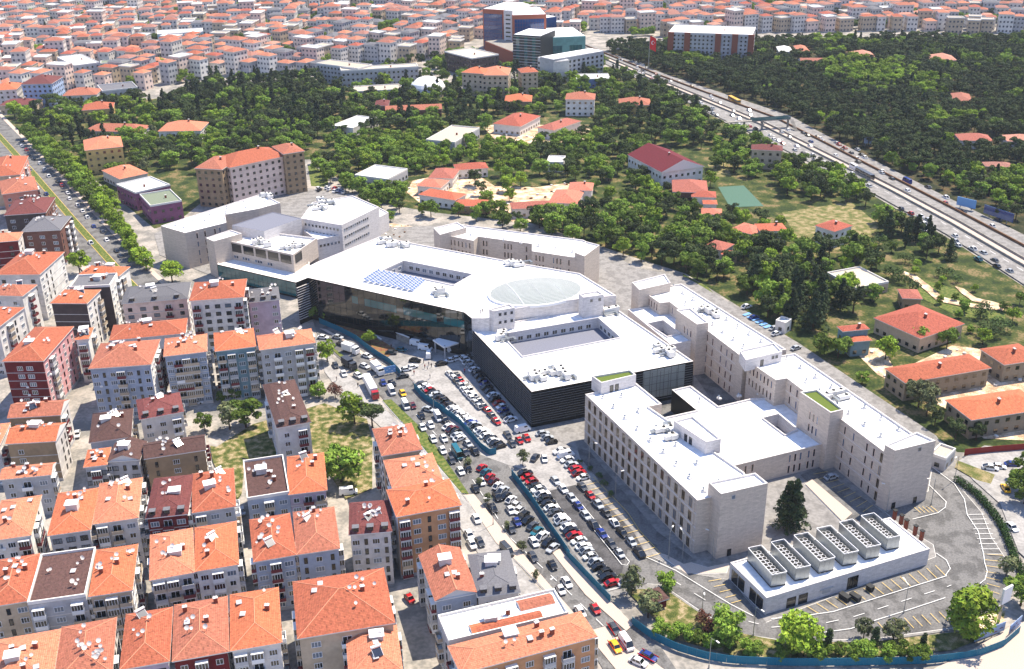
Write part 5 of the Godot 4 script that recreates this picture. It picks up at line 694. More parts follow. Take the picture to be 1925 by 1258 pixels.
const LINES := [
[1,0.14,0,[70.05,-205.28,72.19,-202.58]],
[1,0.14,0,[72.65,-206.36,74.71,-203.56]],
[1,0.14,0,[75.24,-207.44,77.23,-204.54]],
[1,0.14,0,[77.84,-208.52,79.74,-205.51]],
[1,0.14,0,[80.43,-209.6,82.26,-206.49]],
[1,0.14,0,[83.03,-210.68,84.78,-207.47]],
[1,0.14,0,[85.62,-211.76,87.3,-208.44]],
[1,0.14,0,[88.22,-212.84,89.81,-209.42]],
[1,0.14,0,[90.81,-213.92,92.33,-210.4]],
[1,0.14,0,[93.41,-214.99,94.85,-211.37]],
[1,0.14,0,[96,-216.07,97.37,-212.35]],
[1,0.14,0,[98.6,-217.15,99.88,-213.33]],
[1,0.14,0,[101.19,-218.23,102.4,-214.3]],
[1,0.14,0,[103.79,-219.31,104.92,-215.28]],
[1,0.14,0,[106.39,-220.39,107.44,-216.26]],
[1,0.14,0,[85.17,-199.23,86.25,-195.26]],
[1,0.14,0,[87.41,-199.72,88.47,-195.84]],
[1,0.14,0,[89.64,-200.21,90.68,-196.43]],
[1,0.14,0,[91.88,-200.7,92.9,-197.02]],
[1,0.14,0,[94.11,-201.19,95.12,-197.61]],
[1,0.14,0,[96.35,-201.68,97.33,-198.2]],
[1,0.14,0,[98.58,-202.16,99.55,-198.79]],
[1,0.14,0,[100.82,-202.65,101.77,-199.38]],
[0,0.14,0,[123.26,-242.28,127.77,-242.39]],
[0,0.14,0,[122.87,-240.09,127.42,-240.17]],
[0,0.14,0,[122.48,-237.9,127.08,-237.96]],
[0,0.14,0,[122.1,-235.71,126.74,-235.74]],
[0,0.14,0,[121.71,-233.52,126.4,-233.52]],
[0,0.14,0,[121.32,-231.33,126.06,-231.3]],
[0,0.14,0,[120.93,-229.13,125.72,-229.08]],
[0,0.14,0,[120.55,-226.94,125.38,-226.86]],
[0,0.14,0,[120.16,-224.75,125.04,-224.64]],
[1,0.14,0,[120.53,-224.8,125.05,-224.13]],
[1,0.14,0,[119.7,-222.42,123.85,-221.59]],
[1,0.14,0,[118.88,-220.03,122.65,-219.05]],
[1,0.14,0,[118.05,-217.64,121.45,-216.52]],
[1,0.14,0,[117.22,-215.26,120.25,-213.98]],
[1,0.14,0,[116.39,-212.87,119.05,-211.45]],
[1,0.14,0,[115.57,-210.48,117.84,-208.91]],
[1,0.14,0,[114.74,-208.1,116.64,-206.38]],
[1,0.14,0,[113.91,-205.71,115.44,-203.84]],
[1,0.14,0,[20.92,-259.53,24.16,-260.88]],
[1,0.14,0,[21.87,-256.88,25.19,-258.26]],
[1,0.14,0,[22.82,-254.23,26.22,-255.65]],
[1,0.14,0,[23.77,-251.57,27.24,-253.03]],
[1,0.14,0,[24.72,-248.92,28.27,-250.41]],
[1,0.14,0,[25.68,-246.27,29.3,-247.8]],
[1,0.14,0,[26.63,-243.62,30.32,-245.18]],
[1,0.14,0,[27.58,-240.96,31.35,-242.57]],
[1,0.14,0,[28.53,-238.31,32.37,-239.95]],
[1,0.14,0,[29.48,-235.66,33.4,-237.34]],
[1,0.14,0,[30.43,-233.01,34.43,-234.72]],
[1,0.14,0,[31.38,-230.35,35.45,-232.11]],
[1,0.14,0,[32.33,-227.7,36.48,-229.49]],
[1,0.14,0,[33.28,-225.05,37.51,-226.87]],
[1,0.14,0,[48.07,-215.27,51.4,-216.09]],
[1,0.14,0,[49.08,-213.16,52.3,-214.06]],
[1,0.14,0,[50.1,-211.05,53.2,-212.03]],
[1,0.14,0,[51.12,-208.94,54.1,-209.99]],
[1,0.14,0,[52.13,-206.83,55.01,-207.96]],
[1,0.14,0,[109.94,-246.07,110.77,-243.44]],
[1,0.14,0,[111.12,-246.21,111.98,-243.52]],
[1,0.14,0,[112.29,-246.34,113.19,-243.6]],
[1,0.14,0,[113.47,-246.48,114.4,-243.68]],
[1,0.14,0,[114.65,-246.62,115.62,-243.76]],
[0,0.14,0,[2.17,-263.58,5.38,-265.35]],
[0,0.14,0,[3.08,-261.35,6.28,-263.09]],
[0,0.14,0,[3.98,-259.12,7.18,-260.84]],
[0,0.14,0,[4.89,-256.89,8.08,-258.58]],
[0,0.14,0,[5.8,-254.66,8.98,-256.32]],
[0,0.14,0,[6.7,-252.43,9.88,-254.07]],
[0,0.14,0,[7.61,-250.2,10.77,-251.81]],
[0,0.14,0,[8.51,-247.97,11.67,-249.55]],
[0,0.14,0,[9.42,-245.74,12.57,-247.3]],
[0,0.14,0,[10.33,-243.51,13.47,-245.04]],
[0,0.14,0,[11.23,-241.28,14.37,-242.79]],
[0,0.14,0,[12.14,-239.05,15.27,-240.53]],
[0,0.14,0,[13.04,-236.82,16.16,-238.27]],
[0,0.14,0,[13.95,-234.59,17.06,-236.02]],
[0,0.14,0,[14.86,-232.36,17.96,-233.76]],
[0,0.14,0,[15.76,-230.13,18.86,-231.5]],
[0,0.14,0,[16.67,-227.9,19.76,-229.25]],
[0,0.14,0,[17.57,-225.67,20.66,-226.99]],
[0,0.14,0,[18.48,-223.44,21.56,-224.74]],
[0,0.14,0,[19.39,-221.21,22.45,-222.48]],
[0,0.14,0,[20.29,-218.98,23.35,-220.22]],
[0,0.14,0,[21.2,-216.75,24.25,-217.97]],
[0,0.14,0,[22.11,-214.52,25.15,-215.71]],
[0,0.14,0,[23.01,-212.29,26.05,-213.45]],
[1,0.14,0,[86.73,-263.41,91.33,-264.76]],
[1,0.14,0,[87.79,-261.01,92.28,-262.58]],
[1,0.14,0,[88.85,-258.61,93.23,-260.41]],
[1,0.14,0,[89.91,-256.21,94.18,-258.23]],
[1,0.14,0,[90.97,-253.81,95.13,-256.06]],
[1,0.14,0,[92.03,-251.41,96.08,-253.88]],
[1,0.14,0,[93.09,-249.01,97.03,-251.71]],
[1,0.14,0,[94.14,-246.61,97.97,-249.54]],
[1,0.14,0,[95.2,-244.21,98.92,-247.36]],
[0,0.16,0,[122.24,-266.28,125.31,-257.51,125.14,-249.7,123.01,-242.29,122.98,-234.75,120.39,-224.75,119.28,-221.42,118.47,-217.73,116.6,-214.51,114.73,-212.95]],
[0,0.16,0,[60.54,-201.03,68.31,-201.84,75.86,-203.27,107.81,-216.21,107.39,-216.26,109.68,-219.02,109.97,-222.56,108.46,-225.45]],
[0,0.16,0,[68.4,-195.46,78.21,-197.14,83.87,-199.58,93.7,-203.46,104.24,-207.78]],
[0,0.16,0,[33.62,-225.58,40.54,-219.79,46.13,-213.17,51.85,-206.5,56.44,-202.09]],
[0,0.14,1,[38.71,-216.55,48.91,-204.88,54.96,-200.17,59.85,-197.99,73.04,-199.32,80.07,-201.28,106.2,-211.9,108.98,-213.25]],
[0,0.16,0,[117.94,-257.22,119.62,-248.49,118.39,-245.87,115.46,-243.33,107.53,-240.52]],
[0,0.15,0,[9.35,-257.24,22.08,-222.49,24,-218.34]],
[0,0.15,0,[13.65,-260.42,21.31,-237.43,27.17,-222.53,28.52,-222.13,29.26,-223.62,16.73,-254.74]],
[1,0.15,0,[23.05,-263.55,31.09,-245.46,33.44,-236.74,37.72,-226.68]],
[0,0.13,1,[-31.26,-302.14,-19.37,-280.43,-11.96,-263.05,-1.13,-234.47,12.27,-213.22,22.44,-196.09]],
[2,1.6,0,[89.23,-376.08,92.12,-378.13]],
[2,1.6,0,[90.33,-373.74,93.21,-375.77]],
[2,1.6,0,[91.42,-371.42,94.28,-373.44]],
[2,1.6,0,[92.5,-369.13,95.35,-371.12]],
[2,1.6,0,[93.57,-366.86,96.41,-368.83]],
[2,1.6,0,[94.62,-364.61,97.46,-366.57]]]
const TOWERS := [
[-21.3,-946.2,-3.8,-937.5,45,33.5,0],
[-3.3,-915.6,3.8,-912.8,40,36.5,1],
[3.8,-910.4,31.9,-913.1,40,33.2,2],
[32.4,-927.4,41.3,-934.1,38,28,3],
[-19.4,-914.4,4.4,-861.3,26,12,4],
[3.9,-861.4,25.2,-851.5,30,25.9,5],
[25.8,-872.7,62.2,-879,45,21,6],
[33,-796.2,72.6,-828.1,15,18.5,7],
[22.1,-815.7,33,-796.2,14,16.8,8]]
const PEOPLE := [[-43.99,0,-351.56],[-31.34,0,-338.99],[-30.64,0,-334.85],[-29.72,0,-333.98],[-29.36,0,-336.79],[-28.4,0,-335.7],[-28.35,0,-327.39],[-16.57,0,-331.15],[-15.48,0,-322.13],[-14.94,0,-321.65],[-52.4,0,-321.61],[-60.37,0,-326.64],[-34.06,0,-330.29],[-33.77,0,-322.53],[-11.04,16.9,-344.2],[-10.35,16.9,-344.81]]
const LAMPS := [28.38,-252.63,39.51,-225.1,42.84,-223.88,101.65,-244.09,115.09,-247.49,126.03,-259.39,44.16,-202.01,43.03,-185.3,-34.32,-362.57,-23.37,-368.71,-63.44,-378.42,92.43,-202.66,50.54,-224.13,-5.79,-240.98,10.11,-207.73,-25.55,-302.58,55.04,-195.41,22.11,-268.98]
const BINS := [79.81,-207.95,82.34,-207.9,87.03,-211.25]
const STACKS := [102.77,-241.06,103.81,-238.84,104.36,-236.62,105.86,-233.92,106.77,-231.68]
const SOLAR := [[-55.03,-374.56,-50.24,-384.55],[-52.76,-373.31,-48.08,-383.34],[-50.5,-372.06,-45.93,-382.14],[-48.25,-370.83,-43.8,-380.94],[-46.02,-369.59,-41.67,-379.75],[-43.8,-368.37,-39.56,-378.57],[-41.59,-367.15,-37.45,-377.39],[-39.39,-365.94,-35.36,-376.22],[-37.2,-364.74,-33.28,-375.05]]
const CANOPY := [-28.51,-348.16,-24.09,-341.85,-14.44,-348.86,-21.53,-353.35]
const RAMP := [-62.39,-374.84,-49.7,-365.75,-37.66,-354.69]
const BANK_WALL := [-72.28,-380.43,-64.4,-374.63,-56.77,-369.38,-48.27,-357.48]
const BOARDS := [[104.89,-191.8,113.24,-195.5],[113.7,-194.08,117.97,-197.61],[-45.07,-329.93,-40.52,-331.87]]
const BILLBOARDS := [[218.96,-502.23,225.32,-494.99],[227.07,-489.46,234.76,-474.67],[208.45,-617.68,213.12,-615.42]]
const RED_FENCE := [134.01,-272.88,143.84,-274.44,156.44,-275.94]
const SIGN_POST := [113.29,-198.66]
const BRIDGE := [133.08,-653.68,174.91,-661.55]
const FLAG := [109.42,-845.82]
const VERGE_CLUSTERS := [8.84,-303.63,15.6,-305.34,49.71,-320.59,34.48,-354.68,-4.02,-333.47,43.35,-261.22,-104.21,-426.8,-91.78,-421.91,-51.79,-417.21,-45.74,-412.68,-26.1,-360.86,-113.47,-483.77,1.86,-389.85,-84.68,-472.88,96.56,-281.49,69.02,-342.24,-87.43,-463.76]

var rng := RandomNumberGenerator.new()
var M := {}
var S := {}          # shared meshes
var used := {}

class MB:
	var v := PackedVector3Array()
	var n := PackedVector3Array()
	var t := PackedVector2Array()
	var c := PackedColorArray()
	var col := Color(1, 1, 1)
	func tri(a: Vector3, b: Vector3, d: Vector3, ua := Vector2(), ub := Vector2(), ud := Vector2()) -> void:
		var m := (b - a).cross(d - a).normalized()
		for q in [[a, ua], [d, ud], [b, ub]]:
			v.append(q[0]); n.append(m); t.append(q[1]); c.append(col)
	func quad(a: Vector3, b: Vector3, d: Vector3, e: Vector3, w := -1.0, h := -1.0) -> void:
		var W := w if w >= 0.0 else a.distance_to(b)
		var H := h if h >= 0.0 else a.distance_to(e)
		tri(a, b, d, Vector2(0, H), Vector2(W, H), Vector2(W, 0))
		tri(a, d, e, Vector2(0, H), Vector2(W, 0), Vector2(0, 0))
	func box(p: Vector3, s: Vector3, turn := 0.0, bottom := false) -> void:
		var b := Basis(Vector3.UP, turn)
		var h := s * 0.5
		var k := []
		for y in [-1, 1]:
			for q in [[-1, 1], [1, 1], [1, -1], [-1, -1]]:
				k.append(p + b * Vector3(q[0] * h.x, y * h.y, q[1] * h.z))
		for i in 4:
			var j: int = (i + 1) % 4
			quad(k[i], k[j], k[j + 4], k[i + 4])
		quad(k[4], k[5], k[6], k[7])
		if bottom:
			quad(k[3], k[2], k[1], k[0])
	func tube(a: Vector3, b: Vector3, ra: float, rb: float, sides := 7, cap := true) -> void:
		var d := (b - a).normalized()
		var x := d.cross(Vector3(0.31, 0.2, 0.93)).normalized()
		if absf(d.y) > 0.99: x = Vector3.RIGHT
		var y := x.cross(d).normalized()
		for i in sides:
			var p := TAU * i / sides
			var q := TAU * (i + 1) / sides
			var u := x * cos(p) - y * sin(p)
			var w := x * cos(q) - y * sin(q)
			quad(a + u * ra, a + w * ra, b + w * rb, b + u * rb)
			if cap and rb > 0.0: tri(b + u * rb, b + w * rb, b)
	func flat(poly: PackedVector2Array, y: float) -> void:
		var ix := Geometry2D.triangulate_polygon(poly)
		for i in range(0, ix.size(), 3):
			var a := poly[ix[i]]; var b := poly[ix[i + 1]]; var d := poly[ix[i + 2]]
			if (b - a).cross(d - a) > 0.0:
				var w := b; b = d; d = w
			tri(Vector3(a.x, y, a.y), Vector3(b.x, y, b.y), Vector3(d.x, y, d.y), a, b, d)
	func arrays() -> Array:
		var r := []
		r.resize(Mesh.ARRAY_MAX)
		r[Mesh.ARRAY_VERTEX] = v; r[Mesh.ARRAY_NORMAL] = n; r[Mesh.ARRAY_TEX_UV] = t; r[Mesh.ARRAY_COLOR] = c
		return r

func mesh_of(parts: Array) -> ArrayMesh:          # [builder, material, builder, material ...]
	var m := ArrayMesh.new()
	for i in range(0, parts.size(), 2):
		if parts[i].v.size():
			m.add_surface_from_arrays(Mesh.PRIMITIVE_TRIANGLES, parts[i].arrays())
			m.surface_set_material(m.get_surface_count() - 1, parts[i + 1])
	return m

func put(called: String, mesh: Mesh, parent: Node3D, at := Vector3.ZERO, turn := 0.0) -> MeshInstance3D:
	var o := MeshInstance3D.new()
	o.name = called; o.mesh = mesh; o.position = at; o.rotation.y = turn
	parent.add_child(o, true)
	return o

func numbered(called: String) -> String:
	var k: int = used.get(called, 0)
	used[called] = k + 1
	return called if k == 0 else "%s_%03d" % [called, k]

func thing(called: String, label: String, category: String, at := Vector3.ZERO, turn := 0.0, group := "") -> Node3D:
	var o := Node3D.new()
	o.name = numbered(called); add_child(o); o.position = at; o.rotation.y = turn
	tag(o, label, category, group)
	return o

func tag(o: Node, label: String, category: String, group := "", kind := "") -> void:
	if label: o.set_meta("label", label)
	if category: o.set_meta("category", category)
	if group: o.set_meta("group", group)
	if kind: o.set_meta("kind", kind)

func vec(a: Array) -> PackedVector2Array:
	var r := PackedVector2Array()
	for i in range(0, a.size(), 2): r.append(Vector2(a[i], a[i + 1]))
	return r

func ring(a: Array) -> PackedVector2Array:         # the outline, running anticlockwise as seen from above
	var p := vec(a)
	var s := 0.0
	for i in p.size(): s += p[i].cross(p[(i + 1) % p.size()])
	if s > 0.0: p.reverse()
	return p

func ordinal(k: int) -> String:
	var e := "th"
	if k % 100 < 11 or k % 100 > 13: e = {1: "st", 2: "nd", 3: "rd"}.get(k % 10, "th")
	return str(k) + e

# ---------------------------------------------------------------- materials
func speckle(size: int, seed_: int, freq: float, lo: float, hi: float, oct := 4, freq2 := 0.0, lo2 := 1.0) -> ImageTexture:
	var f := FastNoiseLite.new(); f.seed = seed_; f.frequency = freq; f.fractal_octaves = oct
	var f2 := FastNoiseLite.new(); f2.seed = seed_ + 7; f2.frequency = freq2; f2.fractal_octaves = 3
	var a := f.get_seamless_image(size, size)
	var b := f2.get_seamless_image(size, size) if freq2 > 0.0 else a
	var im := Image.create(size, size, false, Image.FORMAT_RGB8)
	for y in size:
		for x in size:
			var g := lerpf(lo, hi, a.get_pixel(x, y).r)
			if freq2 > 0.0: g *= lerpf(lo2, 1.0, smoothstep(0.25, 0.6, b.get_pixel(x, y).r))
			im.set_pixel(x, y, Color(g, g, g))
	return ImageTexture.create_from_image(im)

func two_tone(size: int, seed_: int, freq: float, cols: Array) -> ImageTexture:
	var f := FastNoiseLite.new(); f.seed = seed_; f.frequency = freq; f.fractal_octaves = 5
	var f2 := FastNoiseLite.new(); f2.seed = seed_ + 3; f2.frequency = freq * 8.0; f2.fractal_octaves = 3
	var a := f.get_seamless_image(size, size)
	var b := f2.get_seamless_image(size, size)
	var im := Image.create(size, size, false, Image.FORMAT_RGB8)
	for y in size:
		for x in size:
			var k := clampf((a.get_pixel(x, y).r - 0.2) * 1.6 + (b.get_pixel(x, y).r - 0.5) * 0.7, 0.0, 0.999) * (cols.size() - 1)
			im.set_pixel(x, y, cols[int(k)].lerp(cols[int(k) + 1], k - int(k)))
	return ImageTexture.create_from_image(im)

func tile_texture(seed_: int) -> ImageTexture:      # clay tiles: 8 m square, rows of 0.4 m
	var r := RandomNumberGenerator.new(); r.seed = seed_
	var f := FastNoiseLite.new(); f.seed = seed_; f.frequency = 0.012; f.fractal_octaves = 4
	var a := f.get_seamless_image(512, 512)
	var im := Image.create(512, 512, false, Image.FORMAT_RGB8)
	var tone := []
	for i in 40 * 32: tone.append(r.randf_range(0.88, 1.0) * (0.84 if r.randf() < 0.05 else 1.0))
	for y in 512:
		for x in 512:
			var ry := y * 20 / 512
			var cx := x * 32 / 512
			var g: float = tone[(ry * 32 + cx) % tone.size()]
			if y * 20 % 512 < 110: g *= 0.84
			g *= lerpf(0.9, 1.03, absf(sin(PI * x * 32.0 / 512.0)))
			g *= lerpf(0.86, 1.05, a.get_pixel(x, y).r)
			im.set_pixel(x, y, Color(minf(g, 1.0), minf(g * lerpf(0.96, 1.0, a.get_pixel(y, x).r), 1.0), minf(g * 0.98, 1.0)))
	return ImageTexture.create_from_image(im)

func course_texture() -> ImageTexture:               # ashlar courses, 0.6 m high, 6.4 m square
	var r := RandomNumberGenerator.new(); r.seed = 4
	var f := FastNoiseLite.new(); f.seed = 9; f.frequency = 0.03
	var a := f.get_seamless_image(256, 256)
	var im := Image.create(256, 256, false, Image.FORMAT_RGB8)
	var tone := []
	for i in 400: tone.append(r.randf_range(0.9, 1.0))
	for y in 256:
		var ry := y / 16
		for x in 256:
			var cx := ((x + (ry % 2) * 20) % 256) / 40
			var g: float = tone[ry * 9 + cx] * lerpf(0.94, 1.02, a.get_pixel(x, y).r)
			if y % 16 == 0 or (x + (ry % 2) * 20) % 40 == 0: g *= 0.86
			im.set_pixel(x, y, Color(g, g, g))
	return ImageTexture.create_from_image(im)

func mat(called: String, c: Color, rough := 0.9, tex: Texture2D = null, size := 0.0, metal := 0.0) -> StandardMaterial3D:
	var m := StandardMaterial3D.new()
	m.resource_name = called; m.albedo_color = c; m.roughness = rough; m.metallic = metal
	m.metallic_specular = 0.35
	if tex:
		m.albedo_texture = tex
		if size > 0.0:
			m.uv1_triplanar = true; m.uv1_world_triplanar = true
			m.uv1_scale = Vector3.ONE / size
	M[called] = m
	return m

func make_materials() -> void:
	var plaster := speckle(256, 3, 0.02, 0.91, 1.02, 5, 0.006, 0.93)
	var fine := speckle(256, 5, 0.05, 0.86, 1.04, 4)
	var tar := speckle(512, 8, 0.06, 0.8, 1.08, 5, 0.007, 0.82)
	var course := course_texture()
	var tiles := [tile_texture(1), tile_texture(2)]
	var walls := [Color(.88, .87, .85), Color(.83, .81, .79), Color(.70, .70, .71), Color(.63, .67, .74), Color(.74, .67, .58), Color(.62, .53, .42), Color(.70, .64, .70), Color(.76, .57, .42), Color(.42, .13, .14), Color(.84, .62, .62), Color(.46, .57, .61), Color(.80, .54, .47), Color(.33, .28, .27), Color(.46, .32, .28), Color(.88, .79, .74), Color(.82, .71, .46), Color(.55, .34, .46), Color(.40, .60, .58), Color(.62, .70, .82), Color(.62, .75, .80), Color(.45, .55, .76), Color(.7, .7, .7), Color(.56, .52, .45)]
	for i in walls.size(): mat("wall_%d" % i, walls[i], 0.95, plaster, 9.0)
	var roofs := [Color(.80, .485, .36), Color(.50, .29, .28), Color(.40, .30, .28), Color(.42, .42, .44), Color(.88, .88, .87), Color(.78, .44, .37), Color(.50, .54, .46), Color(.74, .70, .64), Color(.48, .17, .21), Color(.74, .55, .49)]
	for i in roofs.size():
		for k in 4:
			var t: Texture2D = tiles[k % 2] if not (i in [3, 4, 6, 7]) else fine
			var m := mat("roof_%d_%d" % [i, k], roofs[i].lerp([Color(.86, .62, .50), Color(.66, .36, .27), Color(.80, .46, .30), Color(.72, .50, .44)][k], 0.42 if i in [0, 5, 9] else 0.0) * [1.0, .95, 1.0, .92][k], 0.9, t)
			m.albedo_color.a = 1.0
			m.uv1_scale = Vector3.ONE / 8.0
	mat("ridge", Color(.82, .57, .45), 0.9, fine, 2.0)
	mat("trim", Color(.84, .83, .81), 0.8)
	mat("white_paint", Color(.87, .87, .87), 0.6)
	mat("frame", Color(.86, .86, .86), 0.5)
	mat("dark_frame", Color(.16, .14, .15), 0.5)
	mat("maroon", Color(.42, .16, .18), 0.7)
	var g := mat("glass", Color(.05, .065, .085), 0.08); g.metallic_specular = 0.8
	g = mat("blind_glass", Color(.36, .41, .47), 0.15); g.metallic_specular = 0.7
	g = mat("curtain_glass", Color(.035, .06, .06), 0.04); g.metallic_specular = 1.0
	g = mat("teal_glass", Color(.10, .33, .35), 0.06); g.metallic_specular = 0.9
	g = mat("blue_glass", Color(.09, .24, .45), 0.1); g.metallic_specular = 0.9
	g = mat("pale_glass", Color(.50, .53, .52), 0.35); g.metallic_specular = 0.3
	mat("black", Color(.035, .035, .04), 0.5)
	mat("stone", Color(.79, .74, .69), 0.92, course, 6.4)
	mat("white_stone", Color(.85, .83, .82), 0.9, course, 6.4)
	mat("membrane", Color(.90, .90, .90), 0.75, speckle(512, 21, 0.01, 0.93, 1.02, 4, 0.02, 0.95), 24.0)
	mat("grey_roof", Color(.46, .47, .52), 0.85, fine, 6.0)
	mat("green_roof", Color(.36, .42, .18), 1.0, fine, 3.0)
	mat("metal", Color(.62, .64, .65), 0.35, fine, 3.0, 0.7)
	mat("dark_metal", Color(.13, .14, .15), 0.5)
	mat("concrete", Color(.60, .58, .55), 0.95, tar, 7.0)
	mat("solar", Color(.12, .15, .22), 0.2).metallic_specular = 0.6
	mat("solar_sky_tint", Color(.34, .41, .56), 0.15).metallic_specular = 0.8  # paler than the plain panels: reflected sky put into the colour
	mat("louvre", Color(.46, .46, .46), 0.6)
	mat("far_window", Color(.24, .27, .32), 0.3)
	mat("brick", Color(.55, .30, .22), 0.95, fine, 3.0)
	mat("fence_blue", Color(.08, .43, .54), 0.5, fine, 3.0)
	mat("banner", Color(.42, .60, .78), 0.6)
	mat("timber", Color(.42, .30, .2), 0.9)
	mat("rubber", Color(.03, .03, .03), 0.8)
	mat("bark", Color(.26, .20, .16), 1.0)
	mat("red_cloth", Color(.80, .06, .08), 0.8)
	mat("skin", Color(.72, .52, .42), 0.7)
	mat("paint_white", Color(.86, .86, .85), 0.7); mat("paint_yellow", Color(.80, .68, .38), 0.7)
	var paints := [Color(.88, .88, .88), Color(.62, .64, .66), Color(.22, .23, .25), Color(.035, .035, .04), Color(.62, .05, .06), Color(.06, .16, .45), Color(.88, .66, .06), Color(.10, .36, .42), Color(.32, .06, .08)]
	for i in paints.size():
		var m := mat("car_paint_%d" % i, paints[i], 0.35, null, 0.0, 0.0)
		m.clearcoat_enabled = true; m.clearcoat = 0.6; m.clearcoat_roughness = 0.1
	# ground
	mat("ground", Color.WHITE, 1.0, two_tone(512, 31, 0.01, [Color(.46, .45, .43), Color(.56, .54, .51), Color(.64, .61, .58)]), 60.0)
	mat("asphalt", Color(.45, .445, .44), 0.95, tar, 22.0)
	mat("pale_asphalt", Color(.62, .61, .60), 0.95, speckle(512, 14, 0.05, 0.86, 1.05, 5, 0.009, 0.9), 30.0)
	mat("yard_asphalt", Color(.54, .53, .52), 0.95, speckle(512, 17, 0.05, 0.86, 1.05, 5, 0.012, 0.88), 34.0)
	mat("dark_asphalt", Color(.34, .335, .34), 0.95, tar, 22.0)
	mat("pavement", Color(.74, .68, .63), 0.95, speckle(256, 12, 0.09, 0.84, 1.04), 6.0)
	mat("sand", Color.WHITE, 1.0, two_tone(512, 33, 0.012, [Color(.60, .50, .40), Color(.78, .68, .56), Color(.86, .79, .70)]), 40.0)
	mat("lawn", Color.WHITE, 1.0, two_tone(512, 35, 0.03, [Color(.24, .31, .12), Color(.33, .38, .17), Color(.44, .43, .24)]), 25.0)
	mat("dry_grass", Color.WHITE, 1.0, two_tone(512, 36, 0.03, [Color(.30, .34, .16), Color(.40, .39, .23), Color(.50, .46, .32), Color(.58, .52, .40)]), 70.0)
	mat("parkland", Color.WHITE, 1.0, two_tone(512, 37, 0.012, [Color(.14, .19, .07), Color(.21, .26, .10), Color(.29, .30, .15), Color(.46, .40, .28)]), 70.0)
	mat("woodland", Color.WHITE, 1.0, two_tone(512, 38, 0.012, [Color(.12, .15, .07), Color(.19, .20, .11), Color(.34, .28, .19)]), 60.0)
	mat("bank", Color.WHITE, 1.0, two_tone(256, 39, 0.02, [Color(.40, .26, .18), Color(.52, .36, .26), Color(.44, .40, .22)]), 14.0)
	mat("garden", Color.WHITE, 1.0, two_tone(512, 40, 0.03, [Color(.22, .27, .11), Color(.34, .36, .18), Color(.48, .44, .30), Color(.62, .56, .45)]), 45.0)
	mat("orange_panel", Color(.62, .34, .24), 0.7)
	mat("fence_red", Color(.50, .13, .12), 0.6)
	mat("court", Color(.30, .42, .36), 0.9, fine, 8.0)

# ---------------------------------------------------------------- shared shapes
func leaf_mesh(kind: int, seed_: int) -> ArrayMesh:
	# kinds: 0 broadleaf, 1 bright broadleaf, 2 pine, 3 cypress, 4 cedar, 5 olive, 6 red-leaved, 7 bush; height 1
	var r := RandomNumberGenerator.new(); r.seed = 100 * kind + seed_
	var b := MB.new()
	var base: Color = [Color(.098, .158, .020), Color(.165, .250, .022), Color(.038, .058, .017), Color(.024, .042, .015), Color(.032, .052, .020), Color(.105, .125, .055), Color(.11, .045, .030), Color(.06, .10, .025)][kind]
	base = base * ([0.72, 1.1, 1.6] if kind == 0 else [0.78, 1.0, 1.25])[seed_ % 3]
	var lobes := []
	match kind:
		2:
			for i in 9:
				var a := r.randf() * TAU; var d := r.randf_range(0.02, 0.3)
				lobes.append([Vector3(cos(a) * d, r.randf_range(0.42, 0.88) - d * .3, sin(a) * d), Vector3(r.randf_range(.14, .2), r.randf_range(.09, .14), r.randf_range(.14, .2)), 70])
		3:
			for i in 9: lobes.append([Vector3(r.randf_range(-.02, .02), 0.10 + i * 0.1, r.randf_range(-.02, .02)), Vector3(.105, .10, .105) * sin(PI * (0.16 + 0.8 * (8.6 - i) / 9.6)) , 45])
		4:
			for i in 12:
				var y := 0.1 + i * 0.072
				var w := 0.30 * (1.02 - y)
				for k in 3:
					var a := r.randf() * TAU
					lobes.append([Vector3(cos(a) * w * .55, y, sin(a) * w * .55), Vector3(w * .62, .045, w * .62), 22])
		7:
			for i in 6:
				var a := r.randf() * TAU
				lobes.append([Vector3(cos(a) * .35, r.randf_range(.3, .6), sin(a) * .35), Vector3(.35, .35, .35), 50])
		_:
			var wide: float = {0: .36, 1: .34, 5: .26, 6: .4}.get(kind, .3)
			for i in 16:
				var a := r.randf() * TAU; var d := sqrt(r.randf()) * wide
				var y := r.randf_range(0.26, 0.86)
				d *= sqrt(maxf(0.08, 1.0 - pow((y - 0.52) / 0.38, 2.0)))
				var s := r.randf_range(.12, .19)
				lobes.append([Vector3(cos(a) * d, y, sin(a) * d), Vector3(s, s * .85, s), 62 if kind in [0, 1] else 34])
	for l in lobes:
		var tone := r.randf_range(0.82, 1.2)
		for i in int(l[2] * 1.35):
			var d := Vector3(r.randfn(), r.randfn(), r.randfn()).normalized()
			if d.y < -0.35: d.y *= -0.6
			var p: Vector3 = l[0] + d * l[1] * r.randf_range(0.72, 1.08)
			var nn := (d + Vector3(r.randfn(), r.randfn() + 0.5, r.randfn()) * 0.55).normalized()
			var u := nn.cross(Vector3(r.randfn(), r.randfn(), r.randfn())).normalized()
			var w := nn.cross(u)
			var s := r.randf_range(0.034, 0.062) * (1.35 if kind == 7 else 1.0) * (0.8 if kind in [3, 4] else 1.0)
			var k := tone * r.randf_range(0.72, 1.34)
			b.col = Color(base.r * k * r.randf_range(0.9, 1.15), base.g * k, base.b * k)
			b.tri(p - u * s, p + w * s * .8, p + u * s)
			b.tri(p - u * s * .7 - w * s * .3 - nn * s * .4, p + u * s * .2 + nn * s * .2, p - w * s)
	var m := ArrayMesh.new()
	m.add_surface_from_arrays(Mesh.PRIMITIVE_TRIANGLES, b.arrays())
	m.surface_set_material(0, M.leaf)
	return m

